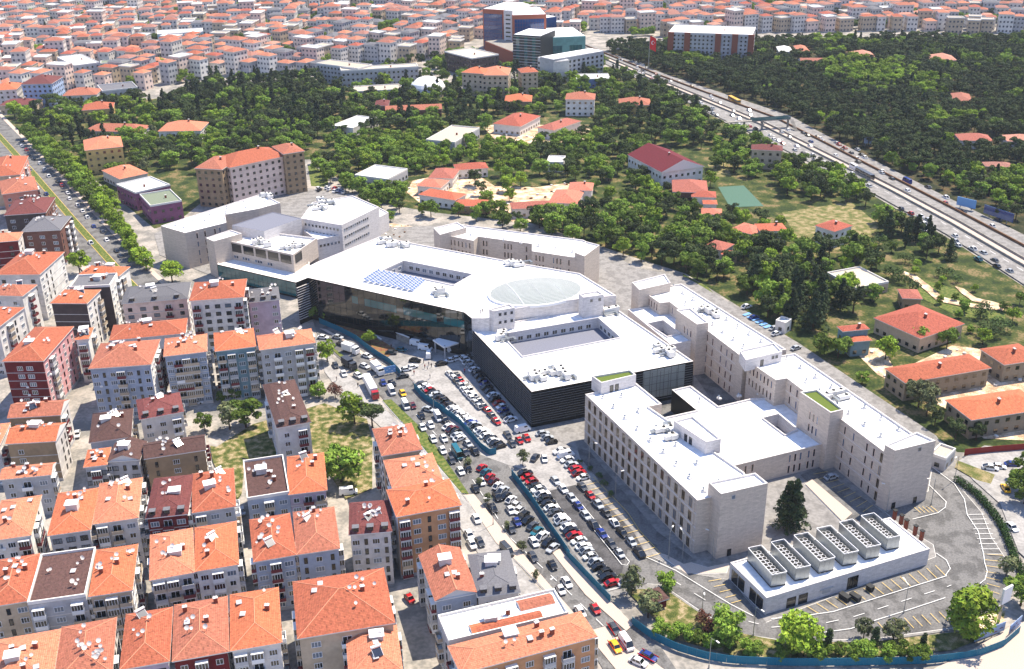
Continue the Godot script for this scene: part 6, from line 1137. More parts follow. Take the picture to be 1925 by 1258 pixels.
func trunk_mesh(kind: int) -> ArrayMesh:
	var b := MB.new()
	var r := RandomNumberGenerator.new(); r.seed = kind + 5
	var top := 0.55 if kind != 2 else 0.7
	b.tube(Vector3.ZERO, Vector3(0.01, top, 0.0), 0.026, 0.012, 7)
	if kind not in [3, 4, 7]:
		for i in 6:
			var a := TAU * i / 6.0 + r.randf()
			var y := r.randf_range(0.25, 0.5)
			b.tube(Vector3(0.004, y, 0), Vector3(cos(a) * .19, y + r.randf_range(.14, .28), sin(a) * .19), 0.011, 0.004, 5)
	return mesh_of([b, M.bark])

func window_mesh(w: float, h: float, panes: int, frame: String, glass: String, y0: float) -> ArrayMesh:
	var f := MB.new(); var g := MB.new()
	var t := 0.09
	f.box(Vector3(0, y0 + t / 2, 0.05), Vector3(w, t, 0.14))
	f.box(Vector3(0, y0 + h - t / 2, 0.04), Vector3(w, t, 0.1))
	for i in panes + 1:
		f.box(Vector3(-w / 2 + t / 2 + i * (w - t) / panes, y0 + h / 2, 0.04), Vector3(t, h - 2 * t, 0.1))
	g.quad(Vector3(-w / 2, y0, 0.025), Vector3(w / 2, y0, 0.025), Vector3(w / 2, y0 + h, 0.025), Vector3(-w / 2, y0 + h, 0.025))
	return mesh_of([f, M[frame], g, M[glass]])

func balcony_mesh(w: float, glazed: bool, panel: String) -> ArrayMesh:
	var s := MB.new(); var p := MB.new(); var g := MB.new(); var f := MB.new()
	var d := 1.15
	s.box(Vector3(0, 0.06, d / 2), Vector3(w, 0.16, d), 0.0, true)
	p.box(Vector3(0, 0.62, d - 0.06), Vector3(w, 0.95, 0.1))
	for k in [-1, 1]: p.box(Vector3(k * (w / 2 - 0.05), 0.62, d / 2 - 0.05), Vector3(0.1, 0.95, d - 0.12))
	if glazed:
		s.box(Vector3(0, 2.62, d / 2), Vector3(w, 0.14, d), 0.0, true)
		g.box(Vector3(0, 1.82, d / 2 - 0.06), Vector3(w - 0.16, 1.46, d - 0.1))
		for i in 5: f.box(Vector3(-w / 2 + 0.06 + i * (w - 0.12) / 4, 1.82, d - 0.08), Vector3(0.09, 1.46, 0.09))
		for k in [-1, 1]: f.box(Vector3(k * (w / 2 - 0.06), 1.82, d * .4), Vector3(0.08, 1.46, 0.08))
	else:
		g.quad(Vector3(-w * .36, 0.1, 0.03), Vector3(w * .36, 0.1, 0.03), Vector3(w * .36, 2.3, 0.03), Vector3(-w * .36, 2.3, 0.03))
		for i in 3: f.box(Vector3(-w * .36 + i * w * .36, 1.2, 0.05), Vector3(0.09, 2.2, 0.08))
		f.box(Vector3(0, 2.3, 0.05), Vector3(w * .74, 0.09, 0.08))
	return mesh_of([s, M.trim, p, M[panel], g, M.glass, f, M.frame])

func car_meshes() -> void:
	# body and glass for sedan 0, hatchback 1, estate 2, van 3, minibus 4
	var spec := [[4.4, 1.75, .72, 1.42, -.95, .62, -1.75, 1.15], [3.9, 1.7, .74, 1.48, -.75, .55, -1.8, 1.05], [4.6, 1.85, .82, 1.66, -.8, .6, -2.15, 1.2], [5.2, 1.95, .95, 2.2, -2.45, 1.35, -2.55, 2.1], [6.6, 2.1, 1.1, 2.7, -3.1, 2.6, -3.25, 3.1]]
	for k in spec.size():
		var q: Array = spec[k]
		var L: float = q[0] / 2; var W: float = q[1] / 2; var hb: float = q[2]; var hr: float = q[3]
		var body := MB.new(); var glass := MB.new(); var trim := MB.new()
		# lower body: loft of rings front to back, the front at +z
		var rings := [[L, .30, hb - .18, W * .82], [L - .12, .24, hb - .08, W * .94], [L - .6, .22, hb, W], [0.0, .22, hb + .03, W], [-L + .6, .22, hb + .02, W], [-L + .1, .26, hb - .04, W * .94], [-L, .34, hb - .14, W * .84]]
		for i in rings.size() - 1:
			var a: Array = rings[i]; var b: Array = rings[i + 1]
			for s in [-1.0, 1.0]:
				var p := [Vector3(s * a[3], a[1], a[0]), Vector3(s * b[3], b[1], b[0]), Vector3(s * b[3] * .96, b[2], b[0]), Vector3(s * a[3] * .96, a[2], a[0])]
				if s > 0: body.quad(p[0], p[1], p[2], p[3])
				else: body.quad(p[1], p[0], p[3], p[2])
			body.quad(Vector3(-a[3] * .96, a[2], a[0]), Vector3(a[3] * .96, a[2], a[0]), Vector3(b[3] * .96, b[2], b[0]), Vector3(-b[3] * .96, b[2], b[0]))
		var e: Array = rings[0]
		body.quad(Vector3(-e[3], e[1], e[0]), Vector3(e[3], e[1], e[0]), Vector3(e[3] * .96, e[2], e[0]), Vector3(-e[3] * .96, e[2], e[0]))
		e = rings[-1]
		body.quad(Vector3(e[3], e[1], e[0]), Vector3(-e[3], e[1], e[0]), Vector3(-e[3] * .96, e[2], e[0]), Vector3(e[3] * .96, e[2], e[0]))
		# greenhouse
		var z0: float = q[7]; var z1: float = q[5]; var z2: float = q[4]; var z3: float = q[6]
		var wb := W * .93; var wt := W * .76
		var lo := [Vector3(-wb, hb, z0), Vector3(wb, hb, z0), Vector3(wb, hb, z3), Vector3(-wb, hb, z3)]
		var up := [Vector3(-wt, hr - .06, z1), Vector3(wt, hr - .06, z1), Vector3(wt, hr - .06, z2), Vector3(-wt, hr - .06, z2)]
		for i in 4:
			var j := (i + 1) % 4
			if k >= 3 and i != 0: body.quad(lo[i], lo[j], up[j], up[i])
			else: glass.quad(lo[i], lo[j], up[j], up[i])
		if k >= 3:
			for s in [-1.0, 1.0]:
				var za := z1 - .1; var zb := z1 - (1.1 if k == 3 else 4.9)
				var y0 := lerpf(hb, hr, .42); var y1 := lerpf(hb, hr, .82)
				var x0 := lerpf(wb, wt, .42) + .02; var x1 := lerpf(wb, wt, .82) + .02
				var p := [Vector3(s * x0, y0, za + .1), Vector3(s * x0, y0, zb), Vector3(s * x1, y1, zb), Vector3(s * x1, y1, za)]
				if s > 0: glass.quad(p[0], p[1], p[2], p[3])
				else: glass.quad(p[1], p[0], p[3], p[2])
		else:
			for s in [-1.0, 1.0]:
				body.tube(Vector3(s * lerpf(wb, wt, .05), hb, (z0 + z3) * .5 - .1), Vector3(s * wt, hr - .05, (z1 + z2) * .5 - .1), .05, .05, 4, false)
				body.tube(lo[0 if s < 0 else 1], up[0 if s < 0 else 1], .05, .045, 4, false)
				body.tube(lo[3 if s < 0 else 2], up[3 if s < 0 else 2], .08, .07, 4, false)
		var ins := .1
		body.quad(Vector3(-wt + ins, hr, z1 - .12), Vector3(wt - ins, hr, z1 - .12), Vector3(wt - ins, hr, z2 + .12), Vector3(-wt + ins, hr, z2 + .12))
		var rt := [Vector3(-wt + ins, hr, z1 - .12), Vector3(wt - ins, hr, z1 - .12), Vector3(wt - ins, hr, z2 + .12), Vector3(-wt + ins, hr, z2 + .12)]
		for i in 4: body.quad(up[i], up[(i + 1) % 4], rt[(i + 1) % 4], rt[i])
		trim.box(Vector3(0, hb - .22, L - .04), Vector3(.34, .14, .1))
		S["car_body_%d" % k] = body; S["car_glass_%d" % k] = glass; S["car_lamp_%d" % k] = mesh_of([trim, M.frame])
		S["car_spec_%d" % k] = [L, W]
	var w := MB.new()
	w.tube(Vector3(-.1, 0, 0), Vector3(.1, 0, 0), .31, .31, 12); w.tube(Vector3(.1, 0, 0), Vector3(-.1, 0, 0), .31, .31, 12)
	S.wheel = mesh_of([w, M.rubber])
	for k in 5:
		S["car_glassmesh_%d" % k] = mesh_of([S["car_glass_%d" % k], M.glass])
		for c in 9:
			S["car_%d_%d" % [k, c]] = mesh_of([S["car_body_%d" % k], M["car_paint_%d" % c]])
			S["far_car_%d_%d" % [k, c]] = mesh_of([S["car_body_%d" % k], M["car_paint_%d" % c], S["car_glass_%d" % k], M.glass])

# ---------------------------------------------------------------- houses
func slope(b: MB, p: Array) -> void:                 # a roof face whose first edge is its eave; uv in metres
	var e: Vector3 = (p[1] - p[0]).normalized()
	var nn: Vector3 = (p[1] - p[0]).cross(p[2] - p[0]).normalized()
	var s := nn.cross(e)
	var u := []
	for q in p: u.append(Vector2((q - p[0]).dot(e), -(q - p[0]).dot(s)))
	b.tri(p[0], p[1], p[2], u[0], u[1], u[2])
	if p.size() > 3: b.tri(p[0], p[2], p[3], u[0], u[2], u[3])

func roof_mesh(w: float, d: float, type: String, tone: int, k: int, big := true) -> ArrayMesh:   # eaves at y = 0
	var b := MB.new(); var f := MB.new(); var g := MB.new()
	var W := w / 2; var D := d / 2
	var tile: Material = M["roof_%d_%d" % [tone, k]]
	if type == "flat":
		b.quad(Vector3(-W, 0.12, D), Vector3(W, 0.12, D), Vector3(W, 0.12, -D), Vector3(-W, 0.12, -D))
		for s in [-1, 1]:
			f.box(Vector3(s * (W - .14), .3, 0), Vector3(.3, .9, d))
			f.box(Vector3(0, .3, s * (D - .14)), Vector3(w - .6, .9, .3))
		return mesh_of([b, tile, f, M.trim])
	f.box(Vector3(0, -0.1, 0), Vector3(w, 0.24, d), 0.0, true)
	var y := 0.04
	var c := [Vector3(-W, y, D), Vector3(W, y, D), Vector3(W, y, -D), Vector3(-W, y, -D)]
	if type == "gable":
		var rise := minf(w, d) * 0.2
		var r1: Vector3; var r2: Vector3
		if d > w:
			r1 = Vector3(0, rise, D); r2 = Vector3(0, rise, -D)
			slope(b, [c[1], c[2], r2, r1]); slope(b, [c[3], c[0], r1, r2])
			f.tri(c[0] + Vector3(.3, 0, -.35), c[1] + Vector3(-.3, 0, -.35), r1 + Vector3(0, -.1, -.35)); f.tri(c[2], c[3], r2)
		else:
			r1 = Vector3(-W, rise, 0); r2 = Vector3(W, rise, 0)
			slope(b, [c[0], c[1], r2, r1]); slope(b, [c[2], c[3], r1, r2])
			f.tri(c[1], c[2], r2); f.tri(c[3], c[0], r1)
		if big: g.tube(r1, r2, .13, .13, 5)
	else:
		var i := minf(W, D)
		var rise := i * 0.38
		if type == "mans":                             # a steeper skirt below a low hip
			var q := minf(2.0, i * .4)
			var t := [Vector3(-W + q, q * .5, D - q), Vector3(W - q, q * .5, D - q), Vector3(W - q, q * .5, -D + q), Vector3(-W + q, q * .5, -D + q)]
			for n in 4: slope(b, [c[n], c[(n + 1) % 4], t[(n + 1) % 4], t[n]])
			c = t; W -= q; D -= q; i = minf(W, D); rise = q * .5 + i * .2
		var r1 := Vector3(0, rise, D - i) if D > W else Vector3(-W + i, rise, 0)
		var r2 := Vector3(0, rise, -D + i) if D > W else Vector3(W - i, rise, 0)
		if D > W:
			slope(b, [c[0], c[1], r1]); slope(b, [c[1], c[2], r2, r1]); slope(b, [c[2], c[3], r2]); slope(b, [c[3], c[0], r1, r2])
			if big:
				for q in [[c[0], r1], [c[1], r1], [c[2], r2], [c[3], r2], [r1, r2]]: g.tube(q[0], q[1], .09, .09, 5)
		else:
			slope(b, [c[0], c[1], r2, r1]); slope(b, [c[1], c[2], r2]); slope(b, [c[2], c[3], r1, r2]); slope(b, [c[3], c[0], r1])
			if big:
				for q in [[c[0], r1], [c[3], r1], [c[1], r2], [c[2], r2], [r1, r2]]: g.tube(q[0], q[1], .09, .09, 5)
	return mesh_of([b, tile, f, M.trim, g, M.ridge if tone == 0 else tile])

func roof_y(x: float, z: float, W: float, D: float, type: String) -> float:
	if type == "flat": return 0.1
	var e := minf(W - absf(x), D - absf(z))
	return e * (0.36 if type != "mans" else 0.22)

func facade(root: Node3D, a: Vector2, b: Vector2, floors: int, pattern: String, seed_: int) -> void:
	# windows and balconies on the wall that runs from a to b with its outside on the right
	var r := RandomNumberGenerator.new(); r.seed = seed_
	var d := b - a
	var turn := atan2(-d.y, d.x)
	var cols := pattern.length()
	var panel := r.randi() % 4
	var dark := r.randf() < 0.18
	for i in cols:
		var ch := pattern[i]
		if ch == ".": continue
		var p := a + d * ((i + 0.5) / cols)
		for fl in floors:
			var at := Vector3(p.x, fl * 2.9 + (0.35 if fl == 0 else 0.25), p.y)
			var kind := ch
			if ch == "b" and r.randf() < 0.35: kind = "g"
			if ch == "b" and fl == 0: kind = "w"
			match kind:
				"w": put("window", S["window_%d%s" % [r.randi() % 3, "_dark" if dark else ""]], root, at, turn)
				"n": put("window", S["narrow_window"], root, at, turn)
				"g": put("glazed_balcony", S["glazed_%d" % (panel if r.randf() < .7 else r.randi() % 4)], root, at, turn)
				"b": put("balcony", S["balcony_%d" % (panel if r.randf() < .8 else r.randi() % 4)], root, at, turn)
			if kind == "w" and r.randf() < 0.10:
				var o := Vector2(d.x, d.y).normalized() * 1.15
				put("air_conditioner", S.air_conditioner, root, at + Vector3(o.x, 0.3, o.y), turn)

func clutter(roof: Node3D, w: float, d: float, type: String, seed_: int) -> void:
	var r := RandomNumberGenerator.new(); r.seed = seed_
	var W := w / 2; var D := d / 2
	var n := r.randi_range(4, 8)
	for i in n:
		var x := r.randf_range(-W * .62, W * .62); var z := r.randf_range(-D * .7, D * .55)
		var y := roof_y(x, z, W, D, type)
		var k: int = [0, 0, 1, 2, 2, 3, 3, 4, 4, 5, 6, 6, 7][r.randi() % 13]
		var t := r.randf_range(-.2, .2)
		match k:
			0, 1: put("chimney", S.chimney, roof, Vector3(x, y - .5, z), t)
			2, 3, 4:
				for e in 1 + r.randi() % 3:
					var dx := x + r.randf_range(-1.3, 1.3); var dz := z + r.randf_range(-1.3, 1.3)
					put("satellite_dish", S.dish, roof, Vector3(dx, roof_y(dx, dz, W, D, type) - .1, dz), r.randf_range(-.9, .3)).scale = Vector3.ONE * r.randf_range(.7, 1.25)
			5: put("solar_heater", S.heater, roof, Vector3(x * .6, y - .1, z), .5 + t)
			6: put("roof_hatch", S.hatch, roof, Vector3(x, y - .25, z), t)
			7: put("roof_cabin", S.cabin_roof, roof, Vector3(x * .4, y - .7, z * .5), t)

func near_house(q: Array, i: int) -> void:
	var w: float = q[3]; var d: float = q[4]; var floors: int = q[5]
	var h := floors * 2.9 + 1.0 + 0.017 * i
	var t := thing("apartment_house", q[11], "building", Vector3(q[0], 0, q[1]), deg_to_rad(q[2]), "apartment houses of the old quarter")
	var o := 0.45 if q[6] != "flat" else 0.0
	var W := w / 2 - o; var D := d / 2 - o
	var a := MB.new(); var s := MB.new(); var k := MB.new()
	var c := [Vector3(-W, 0, D), Vector3(W, 0, D), Vector3(W, 0, -D), Vector3(-W, 0, -D)]
	var up := Vector3.UP * (h - 0.2)
	for n in 4:
		var e: MB = a if n % 2 == 0 else s  # fronts mostly greyer, flanks paler: shade and sun painted into the wall colours
		e.quad(c[n], c[(n + 1) % 4], c[(n + 1) % 4] + up, c[n] + up)
	# plinth and floor bands
	k.box(Vector3(0, .45, 0), Vector3(2 * W + .12, .9, 2 * D + .12))
	if i % 3 == 0:
		for fl in range(1, floors): k.box(Vector3(0, fl * 2.9 + .12, 0), Vector3(2 * W + .1, .2, 2 * D + .1), 0.0, true)
	var wall := put("wall", mesh_of([a, M["wall_%d" % q[8]], s, M["wall_%d" % q[9]]]), t)
	put("plinth", mesh_of([k, M.wall_2 if i % 2 else M.wall_1]), wall)
	var roof := put("roof", roof_mesh(w, d, q[6], q[7], (i * 7 / 3) % 4), t, Vector3(0, h, 0))
	facade(t, Vector2(-W, D), Vector2(W, D), floors, q[10], 50 + i)
	var side := ""
	var r := RandomNumberGenerator.new(); r.seed = 900 + i
	var cols := maxi(2, int(d / 3.5))
	for n in cols: side += ["w", "b", "w", "g", "n", "."][r.randi() % 6]
	facade(t, Vector2(W, D), Vector2(W, -D), floors, side, 150 + i)
	if q[0] > -100.0: facade(t, Vector2(-W, -D), Vector2(-W, D), floors, side.reverse(), 250 + i)
	clutter(roof, w, d, q[6], 350 + i)
	if q[11].begins_with("low link"):
		for e in [[.02, .28, .55, .3], [.3, -.2, .3, .42], [-.2, .25, .2, .35]]:
			put("tile_patch", roof_mesh(w * e[2], d * e[3], "gable", 0, int(e[2] * 10) % 4, false), roof, Vector3(w * e[0], .25, d * e[1]))
	if q[6] == "mans":
		for n in 3:
			put("dormer", S.dormer, roof, Vector3(-w / 2 + w * (n + .5) / 3.0, .35, d / 2 - 1.3))

func window_grid(w: float, d: float, h: float, step := 3.3, ww := 1.4, wh := 1.4) -> MB:
	var g := MB.new()
	var fl := int((h - 0.6) / 3.0)
	for side in 4:
		var L := w if side % 2 == 0 else d
		var F := d if side % 2 == 0 else w
		var n := maxi(1, int(L / step))
		var b := Basis(Vector3.UP, side * PI / 2)
		for i in n:
			for f in fl:
				var x := -L / 2 + L * (i + .5) / n
				var y := 0.9 + f * (h - .4) / fl
				var z := F / 2 + .05
				g.quad(b * Vector3(x - ww / 2, y, z), b * Vector3(x + ww / 2, y, z), b * Vector3(x + ww / 2, y + wh, z), b * Vector3(x - ww / 2, y + wh, z))
	return g

func plain_house(called: String, label: String, category: String, q: Array, group := "") -> void:    # x z turn w d h roof tone wall
	var t := thing(called, label, category, Vector3(q[0], 0, q[1]), deg_to_rad(q[2]), group)
	var o := 0.5 if q[6] != "flat" else 0.0
	var w: float = q[3] - 2 * o; var d: float = q[4] - 2 * o; var h: float = q[5]
	var a := MB.new()
	a.box(Vector3(0, h / 2, 0), Vector3(w, h, d))
	put("wall", mesh_of([a, M["wall_%d" % q[8]]]), t)
	var roof := put("roof", roof_mesh(q[3], q[4], q[6], q[7], int(absf(q[0])) % 4, false), t, Vector3(0, h + .02, 0))
	var win := put("windows", mesh_of([window_grid(w, d, h), M.glass]), t)
	win.set_meta("kind", "stuff")
	if h > 5.5 and q[3] > 9.0:
		put("chimney", S.chimney, roof, Vector3(q[3] * .15, roof_y(q[3] * .15, 1.0, q[3] / 2, q[4] / 2, q[6]) - .4, 1.0))

# ---------------------------------------------------------------- prisms for the hospital
func inset(p: PackedVector2Array, by: float) -> PackedVector2Array:
	var r := PackedVector2Array()
	var k := p.size()
	for i in k:
		var a := p[(i + k - 1) % k]; var b := p[i]; var c := p[(i + 1) % k]
		var d1 := (b - a).normalized(); var d2 := (c - b).normalized()
		var n1 := Vector2(d1.y, -d1.x) * by; var n2 := Vector2(d2.y, -d2.x) * by   # inwards of an anticlockwise outline
		var x = Geometry2D.line_intersects_line(b + n1, d1, b + n2, d2)
		r.append(x if x != null else b + n1)
	return r

func cap_with_hole(b: MB, p: PackedVector2Array, hole: PackedVector2Array, y: float) -> void:
	# cut the outline in two through the hole, then take the hole out of each half
	var c := Vector2.ZERO
	for q in hole: c += q / hole.size()
	var d := (hole[1] - hole[0]).normalized() * 900.0
	var n := d.orthogonal()
	for s in [-1.0, 1.0]:
		var half := PackedVector2Array([c - d, c + d, c + d + n * s, c - d + n * s])
		for piece in Geometry2D.intersect_polygons(p, half):
			for rest in Geometry2D.clip_polygons(piece, hole): b.flat(rest, y)

func prism(parent: Node3D, key: String, walls: Dictionary, roof: String, y0 := 0.0, floor_y := 0.0, rim := 0.6, rim_mat := "") -> PackedVector2Array:
	var q: Array = HOSPITAL[key]
	var h: float = q[0]
	var p := ring(q[1])
	var by := {}
	for i in p.size():
		var m: String = walls.get(i, walls[-1])
		if not by.has(m): by[m] = MB.new()
		var a := p[i]; var b := p[(i + 1) % p.size()]
		by[m].quad(Vector3(a.x, y0, a.y), Vector3(b.x, y0, b.y), Vector3(b.x, h, b.y), Vector3(a.x, h, a.y))
	var inn := inset(p, 0.38)
	var cap := MB.new(); var top := MB.new()
	for i in p.size():
		var j := (i + 1) % p.size()
		cap.quad(Vector3(p[i].x, h, p[i].y), Vector3(p[j].x, h, p[j].y), Vector3(inn[j].x, h, inn[j].y), Vector3(inn[i].x, h, inn[i].y))
		cap.quad(Vector3(inn[j].x, h - rim, inn[j].y), Vector3(inn[i].x, h - rim, inn[i].y), Vector3(inn[i].x, h, inn[i].y), Vector3(inn[j].x, h, inn[j].y))
	if q[2].size():
		var hole := ring(q[2])
		cap_with_hole(top, inn, hole, h - rim)
		var hw := MB.new(); var hf := MB.new()
		for i in hole.size():
			var a := hole[i]; var b := hole[(i + 1) % hole.size()]
			hw.quad(Vector3(b.x, floor_y, b.y), Vector3(a.x, floor_y, a.y), Vector3(a.x, h - rim, a.y), Vector3(b.x, h - rim, b.y))
			var c := (a + b) / 2
			cap.box(Vector3(c.x, h - rim / 2 - .05, c.y), Vector3(a.distance_to(b), rim, .3), atan2(-(b - a).y, (b - a).x))
		hf.flat(hole, floor_y)
		put("courtyard_wall", mesh_of([hw, M.white_stone]), parent)
		put("courtyard_floor", mesh_of([hf, M.grey_roof]), parent)
	else:
		top.flat(inn, h - rim)
	var parts := []
	for m in by: parts.append_array([by[m], M[m]])
	put("wall", mesh_of(parts), parent)
	put("parapet", mesh_of([cap, M[rim_mat if rim_mat else "white_stone"]]), parent)
	put("roof", mesh_of([top, M[roof]]), parent)
	return p

func wall_windows(parent: Node3D, a: Vector2, b: Vector2, rows: Array, cols: Array, mesh: Mesh, called := "window") -> void:
	var d := b - a
	var turn := atan2(-d.y, d.x)
	for y in rows:
		for t in cols:
			var p: Vector2 = a + d * t
			var alt: Mesh = S.blind.get(mesh, mesh)
			put(called, alt if rng.randf() < .22 else mesh, parent, Vector3(p.x, y, p.y), turn)

func spread(n: int, lo := 0.06, hi := 0.94) -> Array:
	var r := []
	for i in n: r.append(lerpf(lo, hi, (i + 0.5) / n))
	return r

func band(parent: Node3D, called: String, a: Vector2, b: Vector2, y: float, high: float, deep: float, m: String) -> void:
	var d := b - a
	var k := MB.new()
	k.box(Vector3(0, 0, deep / 2 - .02), Vector3(d.length(), high, deep), 0.0, true)
	var c := (a + b) / 2
	put(called, mesh_of([k, M[m]]), parent, Vector3(c.x, y, c.y), atan2(-d.y, d.x))

func vents(parent: Node3D, a: Vector2, b: Vector2, n: int, y: float, off: float) -> void:
	var d := (b - a)
	var inw := Vector2(d.y, -d.x).normalized()
	for i in n:
		var p := a + d * ((i + .5) / n) + inw * off
		put("roof_vent", S.vent, parent, Vector3(p.x, y, p.y), 1.2 + i)

func plant_cluster(parent: Node3D, at: Vector2, y: float, seed_: int) -> void:
	var r := RandomNumberGenerator.new(); r.seed = seed_
	for i in 4 + r.randi() % 3:
		var p := at + Vector2(r.randf_range(-3.5, 3.5), r.randf_range(-2.5, 2.5)).rotated(.4)
		put("air_handler", S["air_handler_%d" % (r.randi() % 3)], parent, Vector3(p.x, y, p.y), .4 + (PI / 2 if r.randf() < .3 else 0.0))
	for i in 2:
		var p := at + Vector2(r.randf_range(-3.5, 3.5), r.randf_range(-3, 3)).rotated(.4)
		put("duct", S.duct, parent, Vector3(p.x, y, p.y), .4 + i * PI / 2)

func hospital() -> void:
	var slot: Mesh = S.slot; var tall: Mesh = S.tall; var small: Mesh = S.small
	# south-west ward wing
	var t := thing("hospital_wing", "long stone ward wing beside the lower car park, four rows of tall windows", "hospital wing")
	var p := prism(t, "sw_main", {-1: "stone"}, "membrane")
	wall_windows(t, p[0], p[1], [0.6, 4.7, 8.8, 12.9], spread(17, .02, .98), tall)
	for y in [4.1, 8.2, 12.3]: band(t, "string_course", p[0], p[1], y, .22, .14, "white_stone")
	for i in 9:
		var k := MB.new()
		k.box(Vector3(0, 8.2, .06), Vector3(.5, 16.2, .16))
		var x := p[0].lerp(p[1], (i * 2 + 1.0) / 17.0 * .96 + .02)
		put("pilaster", mesh_of([k, M.stone]), t, Vector3(x.x, 0, x.y), atan2(-(p[1] - p[0]).y, (p[1] - p[0]).x))
	vents(t, p[0], p[1], 9, 16, 4.2)
	vents(t, p[0], p[1], 6, 16, 9.5)
	p = prism(t, "sw_end", {-1: "stone"}, "membrane")
	wall_windows(t, p[1], p[2], [17.6], [.27], small, "grille")
	wall_windows(t, p[1], p[2], [.1], [.28], S.door, "door")
	p = prism(t, "sw_pent_n", {-1: "white_stone"}, "green_roof", 15.5)
	wall_windows(t, p[1], p[2], [16.1], [.3, .45], S.door, "door")
	p = prism(t, "sw_pent", {-1: "white_stone"}, "membrane", 15.5)
	wall_windows(t, p[0], p[1], [16.1], [.4, .55], S.door, "door")
	plant_cluster(t, Vector2(VERGE_CLUSTERS[10], VERGE_CLUSTERS[11]), 16.0, 41)
	# east ward wing, two lengths
	t = thing("hospital_wing", "stepped stone ward wing behind, upper length with the projecting stair block", "hospital wing")
	p = prism(t, "e_n", {-1: "stone"}, "membrane")
	wall_windows(t, p[0], p[1], [5.0, 9.0, 12.9], spread(7), slot)
	wall_windows(t, p[2], p[3], [.8, 4.8, 8.8, 12.8], [.05, .5, .6, .68, .8, .88, .95], slot)
	for y in [4.2, 8.3, 12.4]: band(t, "string_course", p[2], p[3], y, .2, .1, "white_stone")
	vents(t, p[2], p[3], 7, 16, 4.5); vents(t, p[0], p[3], 9, 16, 12.5)
	p = prism(t, "e_nend", {-1: "stone"}, "membrane")
	p = prism(t, "e_mid", {-1: "stone"}, "membrane")
	wall_windows(t, p[0], p[1], [9.5, 13.2], [.45, .6, .75], slot)
	p = prism(t, "e_pent", {-1: "white_stone"}, "membrane", 15.5)
	wall_windows(t, p[1], p[2], [16.1], [.45], S.door, "door"); wall_windows(t, p[1], p[2], [17.6], [.75, .85], small, "grille")
	plant_cluster(t, Vector2(VERGE_CLUSTERS[30], VERGE_CLUSTERS[31]), 16.0, 42)
	t = thing("hospital_wing", "stone ward wing length ending at the ring road, olive roof patch on its stair block", "hospital wing")
	p = prism(t, "e_s", {-1: "stone"}, "membrane")
	wall_windows(t, p[0], p[1], [8.6, 12.7], spread(7), slot)
	wall_windows(t, p[2], p[3], [.8, 4.8, 8.8, 12.8], [.05, .12, .52, .6, .68, .8, .86], slot)
	wall_windows(t, p[2], p[3], [.6, 4.7, 8.8, 12.9], [.93], tall)
	for y in [4.2, 8.3, 12.4]: band(t, "string_course", p[2], p[3], y, .2, .1, "white_stone")
	vents(t, p[2], p[3], 7, 15.9, 4.5); vents(t, p[0], p[3], 9, 15.9, 12.5)
	p = prism(t, "e_green", {-1: "stone"}, "green_roof")
	wall_windows(t, p[0], p[1], [9.0, 12.9], [.4, .52, .64], slot)
	p = prism(t, "e_send", {-1: "stone"}, "membrane")
	wall_windows(t, p[1], p[2], [17.3], [.62], small, "grille"); wall_windows(t, p[1], p[2], [.1], [.18, .72], S.door, "door")
	plant_cluster(t, Vector2(VERGE_CLUSTERS[28], VERGE_CLUSTERS[29]), 15.9, 43)
	# low links
	t = thing("hospital_link", "low white-roofed link between the two long ward wings", "hospital wing")
	p = prism(t, "link", {-1: "stone", 0: "black", 7: "black", 8: "black"}, "membrane", 0.0, 3.5)
	for i in p.size():
		if p[i].distance_to(p[(i + 1) % p.size()]) > 40.0: wall_windows(t, p[i], p[(i + 1) % p.size()], [.8, 4.4], [.25, .3, .35, .62, .66, .7, .76, .8], slot)
	vents(t, p[0], p[4], 5, 7.4, 6.0)
	t = thing("hospital_link", "pale terrace link with a square light well beside the glass block", "hospital wing")
	prism(t, "nlink", {-1: "white_stone"}, "membrane", 0.0, 8.0)
	# glass block with louvres
	t = thing("hospital_glass_block", "black louvred glass block with flat white roof and sunken grey terrace", "hospital")
	p = prism(t, "central", {-1: "black", 1: "stone", 2: "white_stone"}, "membrane", 0.0, 8.8)
	for e in [0, 3]:
		for i in 13: band(t, "louvre", p[e], p[(e + 1) % 4], 1.6 + i * .86, .07, .2, "louvre")
		for i in 20:
			var x := p[e].lerp(p[(e + 1) % 4], i / 19.0)
			var k := MB.new(); k.box(Vector3(0, 6.2, .05), Vector3(.1, 11.0, .14))
			put("mullion", mesh_of([k, M.dark_metal]), t, Vector3(x.x, 0, x.y), atan2(-(p[(e + 1) % 4] - p[e]).y, (p[(e + 1) % 4] - p[e]).x))
	var hole := ring(HOSPITAL.central[2])
	for i in 4:
		var a := hole[i]; var b := hole[(i + 1) % 4]
		wall_windows(t, b, a, [9.3], spread(10 if a.distance_to(b) > 25.0 else 5), S.twin)
	var g := p[0].lerp(p[1], .78)
	for r in 4:
		for c in 6:
			var x := p[0].lerp(p[1], .70 + c * .045)
			put("pane", S.sunlit_pane, t, Vector3(x.x, 2.2 + r * 2.6, x.y), atan2(-(p[1] - p[0]).y, (p[1] - p[0]).x))  # pale panes: sunlight on this glass corner is put into the colour
	for k in [0, 1, 2, 3, 4]: plant_cluster(t, Vector2(VERGE_CLUSTERS[k * 2], VERGE_CLUSTERS[k * 2 + 1]), 12.4, 50 + k)
	p = prism(t, "st1", {-1: "white_stone"}, "membrane", 12.0)
	wall_windows(t, p[1], p[2], [18.2, 15.2], [.3, .55, .85], small, "grille")
	p = prism(t, "st2", {-1: "white_stone"}, "membrane", 12.0)
	wall_windows(t, p[1], p[2], [18.2], [.4, .8], small, "grille")
	# atrium hall
	t = thing("hospital_atrium", "great white-roofed hall with dark mirror glass front, solar rows and round skylight", "hospital")
